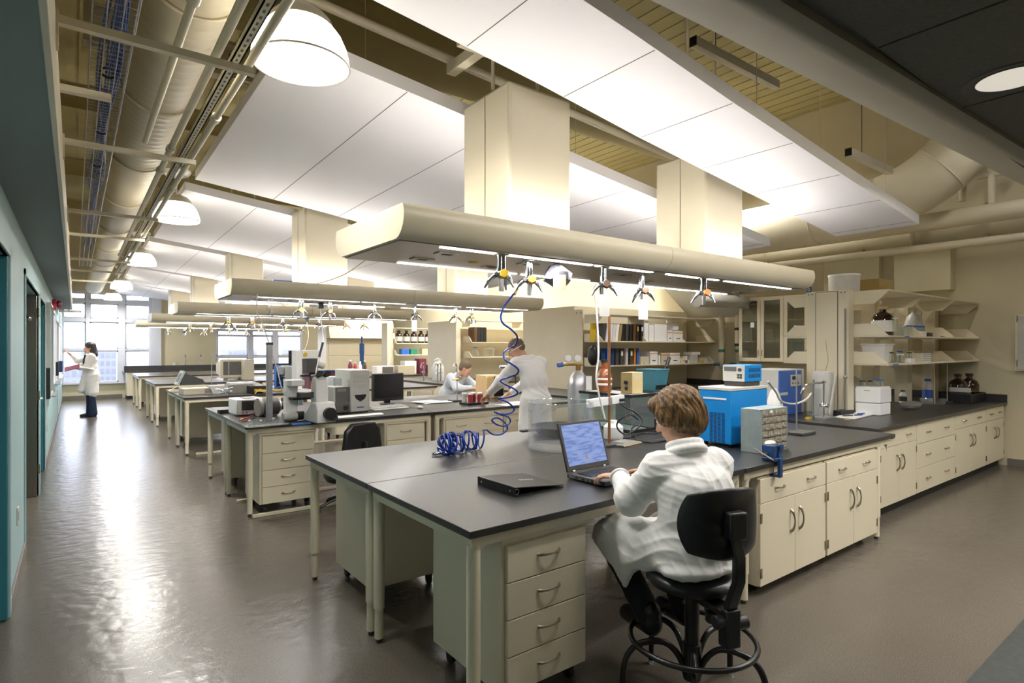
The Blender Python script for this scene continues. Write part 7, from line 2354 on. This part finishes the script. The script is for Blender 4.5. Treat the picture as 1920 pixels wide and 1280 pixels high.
hp_ = [E(tf(HW, (0, -0.028, 0.042)), (0.112, 0.120, 0.104), 0.03, Rh), E(tf(HW, (0, -0.05, -0.025)), (0.110, 0.092, 0.078), 0.04, Rh), E(tf(HW, (0.0, -0.075, -0.075)), (0.072, 0.042, 0.045), 0.03, Rh),
       E(tf(HW, (-0.086, 0.015, -0.002)), (0.024, 0.042, 0.052), 0.03, Rh), E(tf(HW, (0.086, 0.015, -0.002)), (0.024, 0.042, 0.052), 0.03, Rh), E(tf(HW, (0.0, 0.065, 0.085)), (0.075, 0.04, 0.035), 0.03, Rh),
       S(tf(HW, (0, 0.125, -0.045)), (0.083, 0.10, 0.115), Rh, 0.02), S(tf(HW, (-0.10, 0.045, -0.085)), (0.05, 0.06, 0.055), Rh, 0.02)]
HI = HW.inverted()


def strands(X, Y, Z):
    x = HI[0][0] * X + HI[0][1] * Y + HI[0][2] * Z + HI[0][3]
    y = HI[1][0] * X + HI[1][1] * Y + HI[1][2] * Z + HI[1][3]
    z = HI[2][0] * X + HI[2][1] * Y + HI[2][2] * Z + HI[2][3]
    a = np.arctan2(x - 0.02, -(y - 0.03))
    el = np.arctan2(z - 0.02, np.sqrt(x ** 2 + y ** 2))
    return 0.0026 * np.sin(a * 26 + 4 * np.sin(el * 3 + a * 2)) + 0.0018 * np.sin(a * 53 + 3 * np.sin(el * 5)) + 0.003 * np.sin(a * 9 + el * 5) * (z < 0.05)


hm = MB()
fmesh(hm, hp_, 0.0042, strands, 0.01)
hm.build('hair', 'hair_brown', t, ang=180, recalc=False)
cp = [E((0, -0.035, 0.725), (0.200, 0.150, 0.135), 0.05), E((0.015, -0.035, 0.86), (0.195, 0.140, 0.16), 0.06), E((0.02, -0.01, 0.975), (0.192, 0.135, 0.12), 0.06), C(shL, shR, 0.062, 0.066, 0.05), C((0.012, 0.045, 1.10), shL, 0.062, 0.060, 0.05), C((0.012, 0.045, 1.10), shR, 0.062, 0.064, 0.05), C((0.012, 0.045, 1.06), (0.012, 0.055, 1.135), 0.085, 0.066, 0.04),
      C(shL, elL, 0.072, 0.072, 0.05), C(elL, (-0.155, 0.365, 0.940), 0.074, 0.050, 0.04), C(shR, elR, 0.074, 0.068, 0.05), C(elR, (0.145, 0.43, 0.945), 0.068, 0.046, 0.04),
      C((-0.10, -0.02, 0.70), (-0.185, 0.30, 0.685), 0.112, 0.098, 0.06), C((-0.185, 0.30, 0.685), (-0.20, 0.42, 0.65), 0.098, 0.085, 0.05), C((0.10, -0.02, 0.70), (0.125, 0.40, 0.66), 0.112, 0.09, 0.06), C((-0.08, 0.28, 0.69), (0.08, 0.28, 0.69), 0.07, 0.07, 0.06),
      C((-0.175, 0.10, 0.63), (-0.225, 0.34, 0.60), 0.055, 0.05, 0.05), C((-0.215, 0.17, 0.62), (-0.225, 0.20, 0.475), 0.05, 0.012, 0.04), C((-0.222, 0.30, 0.60), (-0.225, 0.23, 0.50), 0.045, 0.015, 0.04), E((-0.03, -0.10, 0.645), (0.185, 0.10, 0.045), 0.04)]
f1, f2 = folds(0.0058, 34, (0.75, 0.35, 1.0), 0.7), folds(0.0026, 80, (0.5, 0.8, -0.6), 2.1)
cloth(t, 'lab_coat', 'coat', cp, 0.0065, lambda X, Y, Z: f1(X, Y, Z) + f2(X, Y, Z) - 0.003 * np.exp(-((X - 0.02) / 0.005) ** 2) * (Y < 0.0) * (Z < 1.06) - 0.003 * np.exp(-((Z - 1.03 - 0.25 * np.abs(X - 0.02)) / 0.005) ** 2) * (Y < 0.02))
ck = []
for i in range(16):
    a0, a1 = [radians(-150 + 300 * (i + d) / 16) - pi / 2 for d in (0, 1)]
    ck.append(C((0.012 + 0.072 * cos(a0), 0.062 + 0.066 * sin(a0), 1.165 - 0.025 * sin(a0)), (0.012 + 0.072 * cos(a1), 0.062 + 0.066 * sin(a1), 1.165 - 0.025 * sin(a1)), 0.016, 0.016, 0.01))
    ck.append(C((0.012 + 0.086 * cos(a0), 0.056 + 0.080 * sin(a0), 1.130 - 0.035 * sin(a0)), (0.012 + 0.086 * cos(a1), 0.056 + 0.080 * sin(a1), 1.130 - 0.035 * sin(a1)), 0.018, 0.016, 0.012))
cloth(t, 'collar', 'coat', ck, 0.006)
for w, e in (((-0.155, 0.365, 0.940), elL), ((0.145, 0.43, 0.945), elR)):
    d = (Vector(w) - Vector(e)).normalized()
    a = d.orthogonal().normalized()
    c = d.cross(a)
    r = 0.047
    MB().tube([Vector(w) + d * 0.028 + (a * cos(q) + c * sin(q)) * r for q in [2 * pi * i / 24 for i in range(24)]], 0.008, 8, closed=True).build('cuff', 'coat', t)
tp = []
for sx, kn, an in ((-0.09, knL, anL), (0.09, knR, anR)):
    tp += [C((sx, 0.1, 0.665), kn, 0.085, 0.072), C(kn, an, 0.070, 0.062)]
cloth(t, 'trousers', 'trousers', tp, 0.012, folds(0.004, 26))
for an in (anL, anR):
    sp_ = [C((an[0], an[1] - 0.03, an[2] - 0.04), (an[0] - 0.03, an[1] + 0.15, an[2] - 0.048), 0.046, 0.042), C((an[0], an[1] - 0.03, an[2] + 0.03), (an[0], an[1] - 0.02, an[2] - 0.03), 0.045, 0.042)]
    cloth(t, 'shoe', 'black_vinyl', sp_, 0.009)
MB().xf(HW).ball((-0.079, 0.0, -0.045), (0.004, 0.005, 0.009)).build('earring', 'chrome', t)

# ------------------------------------------------------------ her drafting stool
t = thing('drafting_stool', 'black drafting stool with a foot ring carrying the seated person', 'stool', (SX, SY - 0.01, 0), RZ)
MB().lathe([(0, 0.525), (0.15, 0.525), (0.19, 0.54), (0.208, 0.56), (0.206, 0.585), (0.17, 0.60), (0.0, 0.592)], n=48, close=False).build('seat', 'black_vinyl', t, ang=80)
MB().cyl((0, 0, 0.20), (0, 0, 0.535), 0.033, n=24).cyl((0, 0, 0.10), (0, 0, 0.26), 0.042, n=24).build('column', 'black_metal', t)
MB().tube([(0.28 * cos(q), 0.28 * sin(q), 0.285) for q in [2 * pi * i / 64 for i in range(64)]], 0.0125, 10, closed=True).build('foot_ring', 'black_metal', t)
for k in range(5):
    a = 2 * pi * k / 5 + radians(-52)
    c, s_ = cos(a), sin(a)
    p = smooth_path([(0.03 * c, 0.03 * s_, 0.12), (0.06 * c, 0.06 * s_, 0.20), (0.12 * c, 0.12 * s_, 0.262), (0.20 * c, 0.20 * s_, 0.272), (0.275 * c, 0.275 * s_, 0.245), (0.315 * c, 0.315 * s_, 0.17), (0.325 * c, 0.325 * s_, 0.02)], 5)
    o = MB().tube(p, 0.0145, 10).build('leg', 'black_metal', t)
    MB().cyl((0.325 * c, 0.325 * s_, 0), (0.325 * c, 0.325 * s_, 0.022), 0.017, 0.012, n=14).build('foot', 'chrome', o)
NB = 26
vs, fs = [], []
for side, yo in ((0, -0.018), (1, 0.022)):
    for i in range(NB + 1):
        for j in range(NB + 1):
            a, b = -1 + 2 * i / NB, -1 + 2 * j / NB
            x = a * sqrt(max(0, 1 - 0.30 * b * b)) * 0.205
            z = b * sqrt(max(0, 1 - 0.34 * a * a)) * 0.150
            edge = max(abs(a), abs(b)) ** 5
            pinch = 0.016 * math.exp(-((x / 0.05) ** 2 + ((z + 0.01) / 0.05) ** 2)) if side == 0 else 0
            wr = 0.004 * sin(atan2(z + 0.01, x) * 7) * math.exp(-((x * x + z * z) / 0.006)) if side == 0 else 0
            y = -0.265 + 2.0 * x * x + yo * (1 - edge * 0.85) + pinch + wr
            vs.append((x, y, 0.885 + z))
m = NB + 1
for side in (0, 1):
    o = side * m * m
    for i in range(NB):
        for j in range(NB):
            q = (o + i * m + j, o + i * m + j + 1, o + (i + 1) * m + j + 1, o + (i + 1) * m + j)
            fs.append(q if side else q[::-1])
per = [(i, 0) for i in range(NB)] + [(NB, j) for j in range(NB)] + [(i, NB) for i in range(NB, 0, -1)] + [(0, j) for j in range(NB, 0, -1)]
for (i, j), (k, l) in zip(per, per[1:] + per[:1]):
    fs.append((i * m + j, k * m + l, m * m + k * m + l, m * m + i * m + j))
MB().add(vs, fs).build('backrest', 'black_vinyl', t, ang=80)
MB().box(-0.042, -0.318, 0.83, 0.042, -0.268, 0.945).build('back_bracket', 'black', t, bevel=0.008)
MB().prism([(-0.300, 0.84), (-0.325, 0.76), (-0.325, 0.66), (-0.28, 0.545), (-0.26, 0.47), (-0.235, 0.47), (-0.25, 0.55), (-0.297, 0.66), (-0.300, 0.76), (-0.285, 0.84)], 'x', -0.026, 0.026).build('back_bar', 'black_metal', t, bevel=0.005)
MB().box(-0.04, -0.25, 0.488, 0.04, 0.05, 0.524).build('bar_carrier', 'black_metal', t, bevel=0.004)
MB().box(-0.035, -0.285, 0.37, 0.035, -0.225, 0.53).build('adjuster', 'black', t, bevel=0.006)
for x0, x1, z in ((0.035, 0.085, 0.46), (-0.075, -0.035, 0.48)):
    MB().cyl((x0, -0.255, z), (x1, -0.255, z), 0.028, n=16).build('knob', 'black', t, bevel=0.004)
MB().cyl((-0.05, -0.20, 0.465), (-0.02, -0.16, 0.48), 0.024).ball((-0.03, -0.16, 0.49), 0.02).build('lever', 'black', t)

# ------------------------------------------------------------ standing man at the second row
t = thing('person', 'standing person with cropped hair and goggles in a white lab coat, bent over the bench', 'person', (4.45, 5.40, 0), 0)
HM = head_frame((-0.085, 0.27, 1.60), yaw=58, pitch=30)
P = head_prims(HM, 1.05, (-0.01, 0.16, 1.44))
shL, shR = (-0.185, 0.15, 1.42), (0.185, 0.13, 1.42)
elL, elR = (-0.255, 0.37, 1.20), (0.20, 0.42, 1.17)
wrL, wrR = (-0.255, 0.66, 1.00), (0.07, 0.66, 1.00)
tiL, tiR = (-0.255, 0.80, 0.93), (0.03, 0.80, 0.93)
P += [E((0, 0.0, 0.98), (0.16, 0.11, 0.14)), E((0, 0.05, 1.2), (0.15, 0.11, 0.2)), E((0, 0.10, 1.36), (0.17, 0.11, 0.12)), C(shL, shR, 0.055)]
for a, b, c in ((shL, elL, wrL), (shR, elR, wrR)):
    P += [C(a, b, 0.05, 0.042), C(b, c, 0.042, 0.03)]
for sx in (-0.10, 0.10):
    P += [C((sx, 0.0, 0.93), (sx, 0.02, 0.5), 0.08, 0.058), C((sx, 0.02, 0.5), (sx, -0.02, 0.09), 0.055, 0.04), C((sx, -0.02, 0.05), (sx, 0.15, 0.035), 0.035, 0.03)]
body_mesh(t, P, [hand_prims(wrist_frame(wrL, tiL), 1, (20, 30, 25)), hand_prims(wrist_frame(wrR, tiR), -1, (20, 30, 25))], 'skin', 0.010)
face_parts(t, HM, 1.05)
Rm = rot3(HM)
cloth(t, 'hair', 'hair_short', [E(tf(HM, (0, -0.018, 0.047)), (0.083, 0.103, 0.088), 0.02, Rm), E(tf(HM, (0, -0.06, 0.0)), (0.078, 0.055, 0.06), 0.02, Rm), S(tf(HM, (0, 0.13, -0.02)), (0.10, 0.085, 0.10), Rm, 0.01)], 0.007)
cp = [E((0, -0.01, 0.98), (0.185, 0.15, 0.17), 0.06), E((0, 0.03, 1.2), (0.19, 0.145, 0.2), 0.06), E((0, 0.08, 1.36), (0.205, 0.14, 0.12), 0.06), C(shL, shR, 0.075, 0.075, 0.05), C((-0.06, 0.14, 1.47), (0.06, 0.14, 1.47), 0.055, 0.055, 0.05),
      C(shL, elL, 0.080, 0.074, 0.05), C(elL, (-0.255, 0.58, 1.055), 0.074, 0.055, 0.04), C(shR, elR, 0.08, 0.07, 0.05), C(elR, (0.10, 0.58, 1.055), 0.07, 0.05, 0.04),
      C((-0.06, 0.0, 0.95), (-0.10, 0.005, 0.52), 0.14, 0.14, 0.08), C((0.06, 0.0, 0.95), (0.10, 0.005, 0.52), 0.14, 0.14, 0.08)]
cloth(t, 'lab_coat', 'coat', cp, 0.011, folds(0.011, 32, (0.9, 0.6, 0.35), 1.3))
ck = []
for i in range(12):
    a0, a1 = [2 * pi * (i + d) / 12 for d in (0, 1)]
    ck.append(C((-0.015 + 0.075 * cos(a0), 0.165 + 0.07 * sin(a0), 1.475 - 0.02 * sin(a0)), (-0.015 + 0.075 * cos(a1), 0.165 + 0.07 * sin(a1), 1.475 - 0.02 * sin(a1)), 0.02, 0.02, 0.01))
cloth(t, 'collar', 'coat', ck, 0.008)
tp = []
for sx in (-0.10, 0.10):
    tp += [C((sx, 0.0, 0.90), (sx, 0.02, 0.5), 0.10, 0.078), C((sx, 0.02, 0.5), (sx, -0.02, 0.10), 0.075, 0.062)]
cloth(t, 'trousers', 'trousers', tp, 0.014)
for sx in (-0.10, 0.10):
    cloth(t, 'shoe', 'black_vinyl', [C((sx, -0.06, 0.055), (sx, 0.14, 0.045), 0.05, 0.04)], 0.012)
MB().xf(HM).box(-0.075, 0.085, -0.022, 0.075, 0.118, 0.032).build('goggles', 'glass_jar', t, bevel=0.01)
MB().xf(HM).tube([(0.086 * cos(q), -0.012 + 0.105 * sin(q), 0.012) for q in [radians(50 - 280 * i / 24) for i in range(25)]], 0.006, 6).build('goggle_strap', 'whitep', t)

# ------------------------------------------------------------ person seated on the far side of the second row
RB = atan2(-0.38, -0.92)
t = thing('person', 'seated person in a pale blue coat leaning over the far bench edge', 'person', (5.06, 8.62, 0), RB)
HB = head_frame((0.03, 0.47, 1.255), yaw=22, pitch=22)
P = head_prims(HB, 1.0, (0.0, 0.33, 1.13))
shL, shR = (-0.17, 0.28, 1.10), (0.17, 0.28, 1.10)
elL, elR = (-0.27, 0.48, 0.945), (0.27, 0.48, 0.945)
wrL, wrR = (-0.10, 0.66, 0.935), (0.08, 0.68, 0.935)
P += [E((0, 0.0, 0.62), (0.16, 0.12, 0.12)), E((0, 0.10, 0.82), (0.14, 0.11, 0.19)), E((0, 0.22, 1.03), (0.16, 0.11, 0.12)), C(shL, shR, 0.05)]
for a, b, c in ((shL, elL, wrL), (shR, elR, wrR)):
    P += [C(a, b, 0.046, 0.038), C(b, c, 0.038, 0.028)]
for sx in (-0.10, 0.10):
    P += [C((sx, 0.02, 0.58), (sx, 0.44, 0.58), 0.08, 0.06), C((sx, 0.44, 0.58), (sx, 0.36, 0.12), 0.055, 0.04), C((sx, 0.36, 0.09), (sx, 0.5, 0.06), 0.035, 0.03)]
body_mesh(t, P, [hand_prims(wrist_frame(wrL, (-0.02, 0.82, 0.92)), 1, (20, 30, 25)), hand_prims(wrist_frame(wrR, (0.02, 0.84, 0.92)), -1, (20, 30, 25))], 'skin', 0.012)
face_parts(t, HB)
Rb = rot3(HB)
cloth(t, 'hair', 'hair_short', [E(tf(HB, (0, -0.018, 0.052)), (0.083, 0.105, 0.088), 0.02, Rb), E(tf(HB, (0, -0.06, 0.0)), (0.079, 0.056, 0.065), 0.02, Rb), S(tf(HB, (0, 0.13, -0.015)), (0.10, 0.085, 0.10), Rb, 0.01)], 0.008)
cp = [E((0, 0.0, 0.66), (0.19, 0.15, 0.14), 0.06), E((0, 0.09, 0.82), (0.18, 0.145, 0.19), 0.06), E((0, 0.21, 1.02), (0.20, 0.14, 0.13), 0.06), C(shL, shR, 0.07, 0.07, 0.05), C(shL, elL, 0.078, 0.07, 0.05), C(elL, (-0.14, 0.61, 0.945), 0.068, 0.05, 0.04), C(shR, elR, 0.078, 0.07, 0.05), C(elR, (0.12, 0.62, 0.945), 0.068, 0.05, 0.04),
      C((-0.09, 0.05, 0.62), (-0.12, 0.40, 0.62), 0.11, 0.09, 0.05), C((0.09, 0.05, 0.62), (0.12, 0.40, 0.62), 0.11, 0.09, 0.05)]
for i in range(10):
    a0, a1 = [2 * pi * (i + d) / 10 for d in (0, 1)]
    cp.append(C((0.075 * cos(a0), 0.335 + 0.07 * sin(a0), 1.15 - 0.035 * sin(a0)), (0.075 * cos(a1), 0.335 + 0.07 * sin(a1), 1.15 - 0.035 * sin(a1)), 0.018, 0.018, 0.01))
cloth(t, 'lab_coat', 'coat_blue', cp, 0.012, folds(0.010, 32, (0.8, 0.5, 0.6), 0.2))
tp = []
for sx in (-0.10, 0.10):
    tp += [C((sx, 0.02, 0.58), (sx, 0.44, 0.58), 0.095, 0.075), C((sx, 0.44, 0.58), (sx, 0.36, 0.13), 0.072, 0.06)]
cloth(t, 'trousers', 'denim', tp, 0.014)
for sx in (-0.10, 0.10):
    cloth(t, 'shoe', 'black_vinyl', [C((sx, 0.32, 0.06), (sx, 0.5, 0.045), 0.05, 0.04)], 0.012)
t = thing('stool', 'stool under the seated person in the pale blue coat', 'stool', (5.06, 8.62, 0))
MB().lathe([(0, 0.47), (0.18, 0.47), (0.19, 0.49), (0.18, 0.515), (0, 0.515)], n=28).build('seat', 'black_vinyl', t)
MB().cyl((0, 0, 0.05), (0, 0, 0.48), 0.03).build('column', 'black_metal', t)
for k in range(4):
    a = pi / 2 * k
    MB().tube([(0, 0, 0.12), (0.26 * cos(a), 0.26 * sin(a), 0.0)], 0.018, 8).build('leg', 'black_metal', t)

# ------------------------------------------------------------ woman writing on the corridor board
t = thing('person', 'standing person with long dark hair in a white lab coat writing on the corridor board', 'person', (0.30, 16.7, 0), radians(90))
HC = head_frame((0.0, 0.03, 1.60), yaw=0, pitch=6)
P = head_prims(HC, 1.0, (0, 0.0, 1.42))
shL, shR = (-0.16, 0.0, 1.40), (0.16, 0.0, 1.40)
elL, elR = (-0.20, 0.10, 1.14), (0.14, 0.25, 1.30)
wrL, wrR = (-0.10, 0.28, 1.13), (0.08, 0.41, 1.47)
P += [E((0, 0.0, 0.95), (0.16, 0.115, 0.14)), E((0, 0.0, 1.15), (0.13, 0.10, 0.2)), E((0, 0.0, 1.33), (0.155, 0.105, 0.12)), C(shL, shR, 0.05)]
for a, b, c in ((shL, elL, wrL), (shR, elR, wrR)):
    P += [C(a, b, 0.044, 0.036), C(b, c, 0.036, 0.026)]
for sx in (-0.09, 0.09):
    P += [C((sx, 0.0, 0.90), (sx, 0.01, 0.5), 0.08, 0.055), C((sx, 0.01, 0.5), (sx, -0.02, 0.11), 0.05, 0.036), C((sx, -0.02, 0.08), (sx, 0.14, 0.03), 0.032, 0.026)]
body_mesh(t, P, [hand_prims(wrist_frame(wrL, (-0.06, 0.42, 1.12), (0, 0, -1)), -1, (15, 20, 15), 0.92), hand_prims(wrist_frame(wrR, (0.06, 0.50, 1.56), (0.3, -0.9, 0.4)), -1, (40, 50, 30), 0.92)], 'skin', 0.012)
face_parts(t, HC)
Rc = rot3(HC)
cloth(t, 'hair', 'hair_dark', [E(tf(HC, (0, -0.02, 0.05)), (0.095, 0.112, 0.09), 0.03, Rc), E(tf(HC, (0, -0.06, -0.06)), (0.105, 0.08, 0.12), 0.04, Rc), E(tf(HC, (0, -0.085, -0.16)), (0.115, 0.06, 0.07), 0.04, Rc), S(tf(HC, (0, 0.13, -0.04)), (0.085, 0.10, 0.11), Rc, 0.02)], 0.009)
cp = [E((0, -0.01, 0.95), (0.18, 0.14, 0.18), 0.06), E((0, 0.0, 1.15), (0.165, 0.13, 0.2), 0.06), E((0, 0.0, 1.33), (0.185, 0.13, 0.12), 0.06), C(shL, shR, 0.068, 0.068, 0.05), C(shL, elL, 0.074, 0.068, 0.05), C(elL, (-0.13, 0.22, 1.13), 0.066, 0.05, 0.04), C(shR, elR, 0.074, 0.066, 0.05), C(elR, (0.10, 0.36, 1.42), 0.064, 0.045, 0.04),
      C((-0.05, -0.01, 0.95), (-0.09, -0.01, 0.58), 0.135, 0.135, 0.08), C((0.05, 0.0, 0.95), (0.09, 0.02, 0.58), 0.135, 0.135, 0.08), C((-0.03, 0.08, 1.1), (-0.07, 0.20, 0.62), 0.07, 0.06, 0.06), C((0.05, 0.06, 1.1), (0.08, 0.16, 0.62), 0.08, 0.07, 0.06)]
cloth(t, 'lab_coat', 'coat', cp, 0.013, folds(0.009, 30, (0.9, 0.7, 0.2), 0.5))
MB().tube([(-0.06, 0.115, 1.44), (-0.05, 0.14, 1.32), (-0.04, 0.15, 1.2), (-0.045, 0.165, 1.1)], [0.02, 0.018, 0.014, 0.01], 8).build('scarf', 'black', t)
tp = []
for sx in (-0.09, 0.09):
    tp += [C((sx, 0.0, 0.85), (sx, 0.01, 0.5), 0.095, 0.085), C((sx, 0.01, 0.5), (sx, -0.01, 0.075), 0.085, 0.11)]
tp.append(S((0, 0, -0.07), (0.4, 0.4, 0.085)))
cloth(t, 'jeans', 'denim', tp, 0.013, folds(0.004, 22))
for sx in (-0.09, 0.09):
    cloth(t, 'shoe', 'black_vinyl', [C((sx, 0.02, 0.05), (sx, 0.20, 0.03), 0.045, 0.022)], 0.012)
MB().cyl((0.06, 0.49, 1.55), (0.05, 0.53, 1.56), 0.007).build('marker', 'charcoal', t)
bk = thing('open_book', 'open notebook with a maroon cover held by the person at the corridor board', 'book', (-0.14, 16.62, 1.165), radians(90))
TB = Matrix.Rotation(radians(-90), 4, 'Z') @ Matrix.Rotation(radians(18), 4, 'X')
MB().xf(TB).prism([(0.0, 0.05), (0.13, 0.035), (0.27, -0.02), (0.27, -0.035), (0.13, 0.0), (0.0, 0.01)], 'y', -0.13, 0.11).build('pages', 'milky', bk)
MB().xf(TB).prism([(-0.27, -0.03), (0.0, 0.052), (0.0, 0.040), (-0.27, -0.042)], 'y', -0.14, 0.12).build('cover', 'maroon', bk)
bk.location = (0.08, 16.50, 1.15)
bpy.context.view_layer.update()
